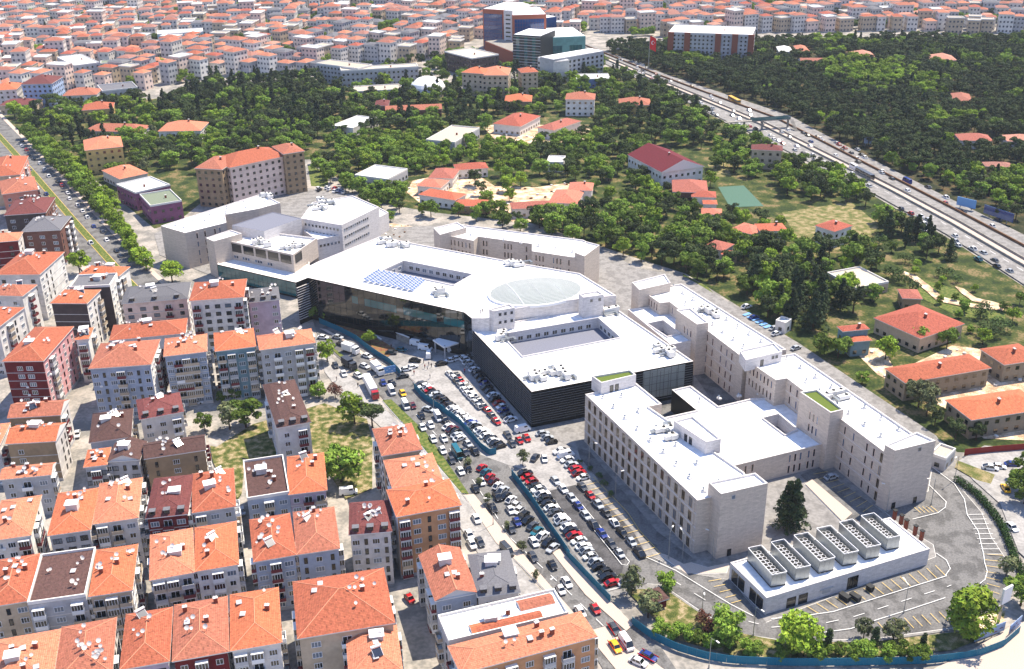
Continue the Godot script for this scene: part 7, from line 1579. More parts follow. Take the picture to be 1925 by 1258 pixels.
	p = prism(t, "atrium", {-1: "white_stone", 0: "black", 1: "black", 13: "black", 12: "black"}, "membrane", 0.0, 13.0)
	var W := p[0].distance_to(p[1])
	var turn := atan2(-(p[1] - p[0]).y, (p[1] - p[0]).x)
	for r in 5:
		for c in 24:
			var x := p[0].lerp(p[1], (c + .5) / 24.0)
			put("pane", S["mirror_pane_%d" % (2 if r == 3 and c > 6 and c % 6 != 2 else 0)], t, Vector3(x.x, 2.2 + r * 3.0, x.y), turn)  # upper teal row: reflected sky painted as glass colour
	for i in 14: band(t, "louvre", p[13], p[0], 2.2 + i * 1.0, .14, .4, "white_stone")
	for c in 2:
		var x := p[1].lerp(p[2], (c + .5) / 2.0)
		for r in 5: put("pane", S.mirror_pane_0, t, Vector3(x.x, 2.2 + r * 3.0, x.y), atan2(-(p[2] - p[1]).y, (p[2] - p[1]).x))
	hole = ring(HOSPITAL.atrium[2])
	for i in 4:
		var a := hole[i]; var b := hole[(i + 1) % 4]
		wall_windows(t, b, a, [14.0], spread(9 if a.distance_to(b) > 25.0 else 3), S.twin)
	for k in [8, 9, 10, 12]: plant_cluster(t, Vector2(VERGE_CLUSTERS[k * 2], VERGE_CLUSTERS[k * 2 + 1]), 16.9, 60 + k)
	var wall := MB.new()
	skylight(t)
	# western clinic part
	t = thing("hospital_west_block", "pale stone hospital block with five big dark windows over a teal glass podium", "hospital")
	p = prism(t, "w_podium", {-1: "white_stone", 0: "black", 1: "black"}, "membrane")
	turn = atan2(-(p[1] - p[0]).y, (p[1] - p[0]).x)
	for c in 17:
		var x := p[0].lerp(p[1], (c + .5) / 17.0)
		for r in 2: put("pane", S["teal_pane"], t, Vector3(x.x, .8 + r * 2.9, x.y), turn)
	for i in 8: band(t, "louvre", p[1], p[2], .9 + i * .75, .14, .5, "white_stone")
	p = prism(t, "w_front", {-1: "stone"}, "membrane", 6.0, 0.0, 0.9)
	wall_windows(t, p[0], p[1], [10.2], spread(5, .0, .98), S.big_window)
	wall_windows(t, p[0], p[1], [7.4], [.06, .10, .2, .24, .28, .4, .44, .48, .6, .64], small)
	wall_windows(t, p[1], p[2], [10.2], [.2], S.big_window)
	for k in [6, 7]: plant_cluster(t, Vector2(VERGE_CLUSTERS[k * 2], VERGE_CLUSTERS[k * 2 + 1]), 13.7, 70 + k)
	p = prism(t, "w_tower", {-1: "stone"}, "membrane")
	p = prism(t, "w_shed", {-1: "white_stone"}, "grey_roof", 6.0, 0.0, 0.15, "grey_roof")
	t = thing("hospital_west_wing", "angled pale stone wing with slit windows behind the orange roofs", "hospital wing")
	p = prism(t, "w_wing", {-1: "stone"}, "membrane")
	wall_windows(t, p[1], p[2], [1.0, 4.9, 8.8, 12.6], [.27, .46, .7, .82], slot)
	vents(t, p[6], p[0], 6, 15.9, 4.0); vents(t, p[6], p[0], 5, 15.9, 9.0)
	plant_cluster(t, Vector2(VERGE_CLUSTERS[22], VERGE_CLUSTERS[23]), 15.9, 81)
	t = thing("hospital_north_block", "white windowed hospital block stepping up behind the solar roof", "hospital")
	p = prism(t, "n_block", {-1: "white_stone"}, "membrane")
	wall_windows(t, p[0], p[1], [14.2, 11.0], spread(10), small)
	wall_windows(t, p[1], p[2], [14.0, 10.6, 7.0], spread(12, .04, .7), small)
	for k in [13, 16]: plant_cluster(t, Vector2(VERGE_CLUSTERS[k * 2], VERGE_CLUSTERS[k * 2 + 1]), 16.7, 90 + k)
	p = prism(t, "n_low", {-1: "white_stone"}, "membrane")
	wall_windows(t, p[0], p[1], [8.6], spread(6), small)
	prism(t, "n_annex", {-1: "white_stone"}, "membrane")
	t = thing("hospital_wing", "detached stone ward wing behind the skylight hall, slit windows in bays", "hospital wing")
	p = prism(t, "ne_main", {-1: "stone"}, "membrane")
	wall_windows(t, p[0], p[1], [6.5, 10.4], spread(8), slot)
	wall_windows(t, p[2], p[3], [6.5, 10.4], [.1, .16, .5, .56, .62, .9], slot)
	wall_windows(t, p[4], p[5], [6.5, 10.4], [.1, .18, .26, .5, .58, .66, .85], slot)
	vents(t, p[0], p[5], 8, 13.8, 6.0)
	prism(t, "ne_n", {-1: "stone"}, "membrane"); prism(t, "ne_e", {-1: "stone"}, "membrane")
	# chiller house
	t = thing("chiller_house", "low white plant building in the ring road with rooftop chiller pens", "building")
	p = prism(t, "plant", {-1: "white_stone"}, "membrane", 0.0, 0.0, .35)
	wall_windows(t, p[0], p[1], [.2], [.25, .75], S.plant_opening, "shutter")
	wall_windows(t, p[1], p[2], [.15], [.15, .22], S.shutter, "shutter")
	wall_windows(t, p[1], p[2], [.15], [.52], S.shutter_big, "shutter")
	wall_windows(t, p[1], p[2], [1.0], [.36], S.vent_panel, "louvre_panel")
	for i in CHILLERS.size(): chiller(ring(CHILLERS[i]), i)

func chiller(p: PackedVector2Array, i: int) -> void:
	var t := thing("rooftop_chiller", "%s of six open metal chiller pens on the plant roof" % ["first", "second", "third", "fourth", "fifth", "sixth"][i], "chiller", Vector3.ZERO, 0.0, "chiller pens on the plant roof")
	for k in 4:
		var a := p[k]; var b := p[(k + 1) % 4]
		var d := b - a
		var n := maxi(2, int(d.length() / 1.15))
		for c in n:                                   # sheet metal panels of the screen
			var m := MB.new()
			m.box(Vector3(0, 1.85, 0), Vector3(d.length() / n - .04, 3.3, .08), 0.0, true)
			var x := a + d * ((c + .5) / n)
			put("screen_panel", mesh_of([m, M.metal]), t, Vector3(x.x, 5.05, x.y), atan2(-d.y, d.x))
		band(t, "rail", a, b, 8.85, .12, .14, "white_paint")
		band(t, "skid", a, b, 5.1, .2, .14, "dark_metal")
	var inn := inset(p, .5)
	var bed := MB.new()
	bed.flat(inn, 7.3)
	put("coil_bed", mesh_of([bed, M.wall_1]), t)
	var long0 := 0 if p[0].distance_to(p[1]) > p[1].distance_to(p[2]) else 1
	for c in 8:
		for r in 2:
			var a := inn[long0].lerp(inn[(long0 + 1) % 4], (c + .5) / 8.0)
			var b := inn[(long0 + 3) % 4].lerp(inn[(long0 + 2) % 4], (c + .5) / 8.0)
			var x := a.lerp(b, .3 + .4 * r)
			put("fan", S.fan, t, Vector3(x.x, 7.3, x.y))

func skylight(t: Node3D) -> void:
	var q := vec(SKYLIGHT)
	var c := (q[0] + q[1] + q[2] + q[3]) / 4.0
	var ax := (q[2] - q[0]) / 2.0
	var ay := ax.orthogonal().normalized() * (q[3] - q[1]).length() * .49
	var rim := MB.new(); var glass := MB.new()
	var n := 48
	for i in n:
		var a := TAU * i / n; var b := TAU * (i + 1) / n
		var pa := c + ax * cos(a) + ay * sin(a); var pb := c + ax * cos(b) + ay * sin(b)
		var ia := c + (ax * cos(a) + ay * sin(a)) * .95; var ib := c + (ax * cos(b) + ay * sin(b)) * .95
		var ra := c + (ax * cos(a) + ay * sin(a)) * .5; var rb := c + (ax * cos(b) + ay * sin(b)) * .5
		var A := Vector3(pa.x, 16.8, pa.y); var B := Vector3(pb.x, 16.8, pb.y)
		rim.quad(B, A, A + Vector3.UP * .9, B + Vector3.UP * .9)
		rim.quad(Vector3(pb.x, 17.7, pb.y), Vector3(pa.x, 17.7, pa.y), Vector3(ia.x, 17.7, ia.y), Vector3(ib.x, 17.7, ib.y))
		glass.quad(Vector3(ib.x, 17.65, ib.y), Vector3(ia.x, 17.65, ia.y), Vector3(ra.x, 18.3, ra.y), Vector3(rb.x, 18.3, rb.y))
		glass.tri(Vector3(rb.x, 18.3, rb.y), Vector3(ra.x, 18.3, ra.y), Vector3(c.x, 18.55, c.y))
	var sk := put("skylight", mesh_of([glass, M.pale_glass]), t)
	put("rim", mesh_of([rim, M.white_paint]), sk)
	for i in 25:
		var u := -0.92 + i * 1.84 / 24.0
		var half := sqrt(1.0 - u * u) * .94
		var k := MB.new()
		var pts := []
		for j in 7:
			var v := -half + j * half / 3.0
			var e := sqrt(u * u + v * v)
			var y := lerpf(18.55, 18.3, e / .5) if e < .5 else lerpf(18.3, 17.65, (e - .5) / .45)
			var x := c + ay * u + ax * v
			pts.append(Vector3(x.x, y + .05, x.y))
		for j in 6: k.tube(pts[j], pts[j + 1], .06, .06, 4)
		put("glazing_bar", mesh_of([k, M.white_paint]), sk)
	for i in 3:
		var k := MB.new()
		var u := -.45 + i * .45
		var half := sqrt(1.0 - u * u) * .94
		for j in 6:
			var pp := []
			for jj: int in [j, j + 1]:
				var v := -half + jj * half / 3.0
				var e := sqrt(u * u + v * v)
				var y := lerpf(18.55, 18.3, e / .5) if e < .5 else lerpf(18.3, 17.65, (e - .5) / .45)
				var x := c + ax * u + ay * v
				pp.append(Vector3(x.x, y + .08, x.y))
			k.tube(pp[0], pp[1], .18 if i == 0 else .05, .18 if i == 0 else .05, 4)
		put("glazing_bar", mesh_of([k, M.white_paint]), sk)

func solar_rows() -> void:
	for i in SOLAR.size():
		var q := vec(SOLAR[i])
		var d := q[1] - q[0]
		var t := thing("solar_array", "%s sloping row of blue solar panels on the white hall roof" % ordinal(i + 1), "solar panel", Vector3(q[0].x, 16.9, q[0].y), atan2(-d.y, d.x), "solar rows on the hall roof")
		var n := 7
		var L := d.length() / n
		for k in n:
			var m := MB.new(); var f := MB.new()
			var x0 := k * L + .06; var x1 := (k + 1) * L - .06
			m.quad(Vector3(x0, .35, .9), Vector3(x1, .35, .9), Vector3(x1, 1.45, -.9), Vector3(x0, 1.45, -.9))
			for e in [[Vector3(x0, .33, .9), Vector3(x1, .33, .9)], [Vector3(x0, 1.43, -.9), Vector3(x1, 1.43, -.9)], [Vector3(x0, .34, .9), Vector3(x0, 1.44, -.9)], [Vector3(x1, .34, .9), Vector3(x1, 1.44, -.9)], [Vector3(x0, .9, 0), Vector3(x1, .9, 0)]]: f.tube(e[0], e[1], .05, .05, 4)
			var pn := put("panel", mesh_of([m, M.solar_sky_tint]), t)
			put("frame", mesh_of([f, M.white_paint]), pn)
		var leg := MB.new()
		for k in n + 1: leg.tube(Vector3(k * L, 0, -.8), Vector3(k * L, 1.4, -.8), .05, .05, 4)
		put("stand", mesh_of([leg, M.metal]), t)

func boxes(list: Array, m: String) -> ArrayMesh:      # [x y z sx sy sz] ...
	var b := MB.new()
	for q in list: b.box(Vector3(q[0], q[1], q[2]), Vector3(q[3], q[4], q[5]), 0.0, true)
	return mesh_of([b, M[m]])

func pane_mesh(w: float, h: float, glass: String) -> ArrayMesh:
	var g := MB.new(); var f := MB.new()
	g.box(Vector3(0, h / 2, .05), Vector3(w - .06, h - .06, .06))
	f.box(Vector3(-w / 2, h / 2, .06), Vector3(.07, h, .12)); f.box(Vector3(0, 0, .06), Vector3(w, .07, .12))
	return mesh_of([g, M[glass], f, M.dark_metal])

func make_shapes() -> void:
	for k in [["", "frame"], ["_dark", "dark_frame"]]:
		S["window_0" + k[0]] = window_mesh(1.5, 1.45, 2, k[1], "glass", .7)
		S["window_1" + k[0]] = window_mesh(2.1, 1.45, 3, k[1], "blind_glass", .7)
		S["window_2" + k[0]] = window_mesh(1.8, 1.5, 3, k[1], "glass", .65)
	S.narrow_window = window_mesh(.85, 1.7, 1, "dark_frame", "glass", .6)
	var panels := ["white_paint", "wall_4", "maroon", "wall_2"]
	for i in 4:
		S["glazed_%d" % i] = balcony_mesh(2.6, true, panels[i]); S["balcony_%d" % i] = balcony_mesh(2.7, false, panels[i])
	S.air_conditioner = boxes([[0, .3, .2, .8, .55, .34]], "frame")
	var b := MB.new(); var c := MB.new()
	b.box(Vector3(0, .9, 0), Vector3(.9, 1.9, .6)); c.box(Vector3(0, 1.92, 0), Vector3(1.05, .14, .75))
	for k in [-1, 1]: c.tube(Vector3(k * .25, 1.95, 0), Vector3(k * .25, 2.35, 0), .12, .12, 6)
	S.chimney = mesh_of([b, M.brick, c, M.trim])
	b = MB.new(); c = MB.new()
	c.tube(Vector3(0, 0, 0), Vector3(0, 1.3, 0), .05, .05, 5)
	var ax := Vector3(.3, .65, .7).normalized(); var x := ax.cross(Vector3.UP).normalized(); var y := x.cross(ax)
	for r in 3:
		for i in 12:
			var p := []
			for e in [[r, i], [r, i + 1], [r + 1, i + 1], [r + 1, i]]:
				var q: float = e[0] * .15; var a: float = TAU * e[1] / 12.0
				p.append(Vector3(0, 1.3, .1) + (x * cos(a) + y * sin(a)) * q + ax * (q * q * .5))
			b.quad(p[0], p[1], p[2], p[3])
	S.dish = mesh_of([b, M.wall_1, c, M.metal])
	b = MB.new(); c = MB.new()
	b.quad(Vector3(-1.0, .2, 1.1), Vector3(1.0, .2, 1.1), Vector3(1.0, 1.2, -.5), Vector3(-1.0, 1.2, -.5))
	c.tube(Vector3(-1.1, 1.5, -.7), Vector3(1.1, 1.5, -.7), .3, .3, 9); c.tube(Vector3(1.1, 1.5, -.7), Vector3(-1.1, 1.5, -.7), .3, .3, 9)
	for k in [-1, 1]: c.box(Vector3(k * .9, .6, -.7), Vector3(.07, 1.4, .07))
	for k in [-1, 1]: c.tube(Vector3(k * 1.0, .18, 1.1), Vector3(k * 1.0, 1.18, -.5), .05, .05, 4)
	S.heater = mesh_of([b, M.solar, c, M.white_paint])
	b = MB.new(); c = MB.new()
	b.box(Vector3(0, .3, 0), Vector3(1.1, .6, 1.4)); c.box(Vector3(0, .62, 0), Vector3(1.2, .08, 1.5))
	S.hatch = mesh_of([b, M.brick, c, M.wall_2])
	b = MB.new(); c = MB.new()
	b.box(Vector3(0, 1.2, 0), Vector3(2.8, 2.4, 2.2)); c.box(Vector3(0, 2.45, 0), Vector3(3.2, .14, 2.7), 0.0, true)
	S.cabin_roof = mesh_of([b, M.wall_1, c, M.white_paint])
	b = MB.new(); c = MB.new(); var g := MB.new()
	b.box(Vector3(0, .55, 0), Vector3(1.5, 1.1, 1.3)); c.box(Vector3(0, 1.15, .05), Vector3(1.7, .12, 1.6), 0.0, true)
	g.quad(Vector3(-.55, .25, .67), Vector3(.55, .25, .67), Vector3(.55, 1.0, .67), Vector3(-.55, 1.0, .67))
	S.dormer = mesh_of([b, M.wall_12, c, M.roof_3_0, g, M.glass])
	b = MB.new(); c = MB.new()
	b.box(Vector3(0, .25, 0), Vector3(1.5, .5, .9)); b.tube(Vector3(.2, .5, 0), Vector3(.2, 1.15, 0), .22, .22, 8); c.tube(Vector3(.2, 1.1, 0), Vector3(.2, 1.4, 0), .4, .12, 8)
	S.vent = mesh_of([b, M.trim, c, M.metal])
	for i in 3:
		b = MB.new(); c = MB.new()
		var s: Vector3 = [Vector3(3.2, 1.9, 1.8), Vector3(2.2, 1.4, 2.0), Vector3(4.2, 1.2, 1.4)][i]
		b.box(Vector3(0, s.y / 2 + .3, 0), s); c.box(Vector3(0, .15, 0), Vector3(s.x * .9, .3, s.z * .9))
		c.tube(Vector3(s.x * .2, s.y + .3, 0), Vector3(s.x * .2, s.y + .5, 0), .5, .5, 10)
		S["air_handler_%d" % i] = mesh_of([b, M.trim, c, M.dark_metal])
	b = MB.new()
	b.box(Vector3(0, .9, 0), Vector3(5.0, .7, .8), 0.0, true); b.box(Vector3(2.2, .6, .8), Vector3(.8, 1.2, 2.2)); b.box(Vector3(-2.0, .3, 0), Vector3(.2, .6, .6))
	S.duct = mesh_of([b, M.metal])
	S.slot = window_mesh(.85, 2.6, 1, "wall_14", "glass", 0.0)
	S.tall = window_mesh(1.45, 2.8, 2, "wall_5", "glass", 0.0)
	S.small = window_mesh(1.1, 1.2, 1, "wall_2", "glass", 0.0)
	S.twin = window_mesh(1.9, 1.6, 2, "frame", "glass", 0.0)
	S.door = window_mesh(1.2, 2.2, 1, "dark_frame", "glass", 0.0)
	S.big_window = window_mesh(5.6, 3.6, 1, "dark_metal", "glass", 0.0)
	S.blind = {S.slot: window_mesh(.85, 2.6, 1, "wall_14", "blind_glass", 0.0), S.tall: window_mesh(1.45, 2.8, 2, "wall_5", "blind_glass", 0.0), S.small: window_mesh(1.1, 1.2, 1, "wall_2", "blind_glass", 0.0), S.twin: window_mesh(1.9, 1.6, 2, "frame", "blind_glass", 0.0)}
	S.plant_opening = window_mesh(5.6, 3.9, 2, "wall_1", "glass", 0.0)
	S.shutter = window_mesh(2.6, 2.9, 1, "dark_metal", "glass", 0.0)
	S.shutter_big = window_mesh(3.2, 3.6, 4, "dark_metal", "glass", 0.0)
	S.vent_panel = boxes([[0, 0.9, .05, 2.4, 1.4, .1], [0, 1.5, .12, 3.8, .3, .2]], "wall_2")
	S.sunlit_pane = pane_mesh(2.5, 2.6, "pale_glass")
	for i in 4: S["mirror_pane_%d" % i] = pane_mesh(2.9, 3.0, ["curtain_glass", "curtain_glass", "teal_glass", "curtain_glass"][i])
	S.teal_pane = pane_mesh(2.5, 2.9, "teal_glass")
	b = MB.new(); c = MB.new()
	b.tube(Vector3.ZERO, Vector3(0, .55, 0), .62, .62, 12, false)
	for i in 12:
		var a0 := TAU * i / 12; var a1 := TAU * (i + 1) / 12
		c.tri(Vector3(cos(a1) * .6, .45, sin(a1) * .6), Vector3(cos(a0) * .6, .45, sin(a0) * .6), Vector3(0, .45, 0))
		b.quad(Vector3(cos(a1) * .62, .55, sin(a1) * .62), Vector3(cos(a0) * .62, .55, sin(a0) * .62), Vector3(cos(a0) * .55, .55, sin(a0) * .55), Vector3(cos(a1) * .55, .55, sin(a1) * .55))
	S.fan = mesh_of([b, M.white_paint, c, M.black])
	M.leaf = StandardMaterial3D.new()
	M.leaf.resource_name = "leaf"; M.leaf.vertex_color_use_as_albedo = true; M.leaf.roughness = 0.75; M.leaf.metallic_specular = 0.3
	M.leaf.cull_mode = BaseMaterial3D.CULL_DISABLED
	M.leaf.backlight_enabled = true; M.leaf.backlight = Color(.18, .22, .06)
	for k in 8:
		for v in 3: S["crown_%d_%d" % [k, v]] = leaf_mesh(k, v)
		S["trunk_%d" % k] = trunk_mesh(k)
	car_meshes()

# ---------------------------------------------------------------- ground
func sheet(called: String, p: PackedVector2Array, y: float, m: String) -> void:
	var b := MB.new()
	b.flat(p, y)
	put(numbered(called), mesh_of([b, M[m]]), self).set_meta("kind", "structure")

func strip(b: MB, p: PackedVector2Array, off0: float, off1: float, y: float, high := 0.0) -> void:    # a band beside a polyline
	for i in p.size() - 1:
		var q := []
		for e in [[i, off0], [i + 1, off0], [i + 1, off1], [i, off1]]:
			var k: int = e[0]
			var d := (p[mini(k + 1, p.size() - 1)] - p[maxi(k - 1, 0)]).normalized()
			var x: Vector2 = p[k] + Vector2(-d.y, d.x) * e[1]
			q.append(Vector3(x.x, y, x.y))
		var nn: Vector3 = (q[1] - q[0]).cross(q[2] - q[0])
		if nn.y < 0.0: q = [q[3], q[2], q[1], q[0]]
		var u := Vector3.UP * high
		b.quad(q[0] + u, q[1] + u, q[2] + u, q[3] + u)
		if high > 0.0:
			for k in 4: b.quad(q[k], q[(k + 1) % 4], q[(k + 1) % 4] + u, q[k] + u)

func ground() -> void:
	var far := PackedVector2Array([Vector2(-9000, 600), Vector2(9000, 600), Vector2(9000, -14000), Vector2(-9000, -14000)])
	sheet("ground", far, 0.0, "ground")
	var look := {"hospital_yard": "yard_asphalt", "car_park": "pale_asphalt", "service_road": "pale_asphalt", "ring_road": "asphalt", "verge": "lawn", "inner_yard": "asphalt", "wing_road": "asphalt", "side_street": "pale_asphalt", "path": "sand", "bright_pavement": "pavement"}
	var level := 0.02
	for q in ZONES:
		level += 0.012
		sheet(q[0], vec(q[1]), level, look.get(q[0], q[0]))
	# the highway: asphalt between its two edges, barriers and dashes
	var n := vec(HIGHWAY_NORTH); var s := vec(HIGHWAY_SOUTH)
	var all := n.duplicate()
	for i in s.size(): all.append(s[s.size() - 1 - i])
	sheet("highway", all, level + .02, "yard_asphalt")
	var rows := {}
	for f in [.24, .40, .52, .74]:
		var p := PackedVector2Array()
		for i in 14:
			var t := i / 13.0
			p.append(along(s, t).lerp(along(n, t), f))
		rows[f] = p
	var k := MB.new(); var dk := MB.new(); var ds := MB.new()
	strip(k, rows[.40], -2.2, 2.2, level + .03)
	put("busway_strip", mesh_of([k, M.pavement]), self).set_meta("kind", "structure")
	k = MB.new()
	strip(k, rows[.40], 2.3, 2.8, level + .02, 1.0); strip(k, rows[.40], -2.8, -2.3, level + .02, 1.0)
	tag(put("crash_barrier", mesh_of([k, M.concrete]), self), "pale concrete crash barrier along the highway busway", "barrier")
	strip(dk, rows[.74], -.3, .3, level + .02, 1.1)
	tag(put("crash_barrier_001", mesh_of([dk, M.timber]), self), "dark brown barrier between the far highway lanes", "barrier")
	for f in [.24, .52]:
		var p: PackedVector2Array = rows[f]
		for i in p.size() - 1:
			for j in 5:
				var a := p[i].lerp(p[i + 1], j / 5.0); var b := p[i].lerp(p[i + 1], j / 5.0 + .09)
				strip(ds, PackedVector2Array([a, b]), -.12, .12, level + .035)
	put("lane_dashes", mesh_of([ds, M.paint_white]), self).set_meta("kind", "structure")
	# boulevard with its planted median
	var bo := vec(BOULEVARD)
	var m1 := MB.new(); var m2 := MB.new(); var m3 := MB.new(); var m4 := MB.new()
	strip(m1, bo, -13, 13, level + .02); strip(m2, bo, -1.5, 1.5, level + .022, .14); strip(m3, bo, -1.75, -1.55, level + .022, .16); strip(m3, bo, 1.55, 1.75, level + .022, .16)
	strip(m4, bo, -12.8, -10.5, level + .022, .12); strip(m4, bo, 10.5, 12.8, level + .022, .12)
	put("boulevard", mesh_of([m1, M.asphalt]), self).set_meta("kind", "structure")
	put("median", mesh_of([m2, M.lawn, m3, M.paint_yellow]), self).set_meta("kind", "structure")
	put("pavement_kerb", mesh_of([m4, M.pavement]), self).set_meta("kind", "structure")
	# painted markings
	var wl := MB.new(); var yl := MB.new(); var bl := MB.new()
	for q in LINES:
		var b: MB = [wl, yl, bl][q[0]]
		var p := vec(q[3])
		if q[2] == 0:
			strip(b, p, -q[1] / 2, q[1] / 2, level + .04)
		else:
			for i in p.size() - 1:
				var d := p[i].distance_to(p[i + 1])
				var c := maxi(1, int(d / 6.0))
				for j in c: strip(b, PackedVector2Array([p[i].lerp(p[i + 1], j / float(c)), p[i].lerp(p[i + 1], (j + .45) / c)]), -q[1] / 2, q[1] / 2, level + .04)
	put("white_markings", mesh_of([wl, M.paint_white]), self).set_meta("kind", "structure")
	put("yellow_markings", mesh_of([yl, M.paint_yellow]), self).set_meta("kind", "structure")
	put("blue_bays", mesh_of([bl, M.banner]), self).set_meta("kind", "structure")
	# kerbs round the ring road
	var kb := MB.new()
	for q in ZONES:
		if q[0] in ["ring_road", "verge", "pavement"]:
			var p := vec(q[1]); p.append(p[0])
			strip(kb, p, -.15, .15, .03, .16)
	put("kerb", mesh_of([kb, M.trim]), self).set_meta("kind", "structure")

func along(p: PackedVector2Array, t: float) -> Vector2:
	var L := 0.0
	for i in p.size() - 1: L += p[i].distance_to(p[i + 1])
	var w := t * L
	for i in p.size() - 1:
		var d := p[i].distance_to(p[i + 1])
		if w <= d or i == p.size() - 2: return p[i].lerp(p[i + 1], w / d)
		w -= d
	return p[-1]

# ---------------------------------------------------------------- vehicles
const PAINT := ["white", "silver", "dark grey", "black", "red", "blue", "yellow", "teal", "maroon"]
const BODY := ["sedan", "hatchback", "estate car"]

func car(label: String, x: float, z: float, heading: float, type: int, colour: int, group: String) -> void:
	var turn := PI - deg_to_rad(heading)
	var at := Vector3(x, 0.36, z)
	if type >= 5:
		lorry(label, at, turn, type, colour, group)
		return
	var called: String = ["sedan_car", "hatchback_car", "estate_car", "van", "minibus"][type]
	if z < -395.0:
		var o := put(numbered(called), S["far_car_%d_%d" % [type, colour]], self, at, turn)
		tag(o, label, "car" if type < 3 else "van", group)
		return
	var t := thing(called, label, "car" if type < 3 else "van", at, turn, group)
	put("body", S["car_%d_%d" % [type, colour]], t)
	put("glass", S["car_glassmesh_%d" % type], t)
	for s in [-1, 1]: put("headlight", S["car_lamp_%d" % type], t, Vector3(s * S["car_spec_%d" % type][1] * .62, 0, 0))
	if label.contains("ambulance"):
		for s in [-1, 1]: put("stripe", boxes([[s * .97, .75, 0, .04, .28, 4.6]], "red_cloth"), t)
	var q: Array = S["car_spec_%d" % type]
	for sx in [-1, 1]:
		for sz in [-1, 1]: put("wheel", S.wheel, t, Vector3(sx * (q[1] - .1), .31, sz * q[0] * .62))

func lorry(label: String, at: Vector3, turn: float, type: int, colour: int, group: String) -> void:
	var t := thing("bus" if type == 6 else "truck", label, "bus" if type == 6 else "truck", at, turn, group)
	var L: float = {5: 7.0, 6: 16.0, 7: 14.0}[type]
	var cab := MB.new(); var box := MB.new(); var g := MB.new()
	var paint: Material = M["car_paint_%d" % colour]
	if type == 6:
		cab.box(Vector3(0, .95, 0), Vector3(2.5, 1.1, L)); cab.box(Vector3(0, 2.95, 0), Vector3(2.4, .35, L - .3))
		g.box(Vector3(0, 2.1, 0), Vector3(2.42, 1.3, L - .1))
		put("body", mesh_of([cab, paint]), t); put("windows", mesh_of([g, M.glass]), t)
	else:
		cab.box(Vector3(0, 1.1, L / 2 - .9), Vector3(2.3, 1.5, 1.9)); cab.box(Vector3(0, 2.35, L / 2 - 1.0), Vector3(2.2, 1.0, 1.6))
		g.box(Vector3(0, 2.3, L / 2 - .3), Vector3(2.0, .75, .3))
		box.box(Vector3(0, 2.05, -1.15), Vector3(2.45, 2.5, L - 2.6), 0.0, true); box.box(Vector3(0, .75, -.8), Vector3(1.2, .3, L - 1.6))
		put("cab", mesh_of([cab, paint]), t); put("windscreen", mesh_of([g, M.glass]), t)
		put("load_box", mesh_of([box, M.white_paint if colour != 2 else M.car_paint_2]), t)
	for sx in [-1, 1]:
		for z in [L * .36, -L * .22, -L * .36]: put("wheel", S.wheel, t, Vector3(sx * 1.05, .31, z))

func vehicles() -> void:
	var seen := {}
	for q in CARS:
		var k: int = q[5]
		seen[k] = seen.get(k, 0) + 1
		car("%s %s %s, %s from top" % [PAINT[q[4]], BODY[q[3]], CAR_ROWS[k], ordinal(seen[k])], q[0], q[1], q[2], q[3], q[4], "cars " + CAR_ROWS[k])
	for q in SINGLE_CARS: car(q[5], q[0], q[1], q[2], q[3], q[4], "single vehicles on streets and forecourts")

# ---------------------------------------------------------------- trees
func trees() -> void:
	var names := ["broadleaf_tree", "leafy_tree", "pine_tree", "cypress_tree", "cedar_tree", "olive_tree", "copper_tree", "bush"]
	var words := ["green broadleaf tree", "light green leafy tree", "dark pine", "dark slim cypress", "dark tiered cedar", "grey-green tree", "copper-leaved tree", "round green bush"]
	var r := RandomNumberGenerator.new(); r.seed = 77
	var order := range(TREES.size())
	order.sort_custom(func(a, b): return TREES[a][1] > TREES[b][1])      # nearest first
	var quota := {}
	var alone := {}
	for i in order:
		var k: int = TREES[i][2]
		quota[k] = quota.get(k, 0) + 1
		alone[i] = quota[k] <= 290
	var seen := {}
	var mass := {}
	for i in TREES.size():
		var q: Array = TREES[i]
		var k: int = q[2]; var h: float = q[3]
		var v := r.randi() % 3
		var turn := r.randf() * TAU
		var wide := r.randf_range(.88, 1.2)
		var sc := Vector3(h * wide, h, h * wide)
		if not alone[i]:
			var key := "%d_%d" % [k, v]
			if not mass.has(key): mass[key] = []
			mass[key].append(Transform3D(Basis(Vector3.UP, turn).scaled_local(sc), Vector3(q[0], 0, q[1])))
			continue
		var spot := "%d_%d" % [q[4], k]
		seen[spot] = seen.get(spot, 0) + 1
		var label: String = TREE_PLACES[q[4]]
		var group := "single trees near the hospital"
		if q[4] >= LONE_TREES:
			group = label
			label = "%s, %s from left, %s" % [words[k], ordinal(seen[spot]), label]
		var t := thing(names[k], label, "bush" if k == 7 else "tree", Vector3(q[0], 0, q[1]), turn, group)
		var tr := put("trunk", S["trunk_%d" % k], t); tr.scale = sc
		var cr := put("crown", S["crown_%d_%d" % [k, v]], t); cr.scale = sc
	if mass.size():
		var root := Node3D.new(); root.name = "distant_park_trees"; add_child(root)
		tag(root, "smaller park trees far behind the nearer ones", "trees", "", "stuff")
		for key in mass: copies("foliage", S["crown_" + key], mass[key], root)

func copies(called: String, mesh: Mesh, list: Array, parent: Node3D) -> void:
	var mm := MultiMesh.new()
	mm.transform_format = MultiMesh.TRANSFORM_3D
	mm.mesh = mesh; mm.instance_count = list.size()
	for i in list.size(): mm.set_instance_transform(i, list[i])
	var o := MultiMeshInstance3D.new()
	o.name = called; o.multimesh = mm
	parent.add_child(o, true)
	o.set_meta("kind", "stuff")

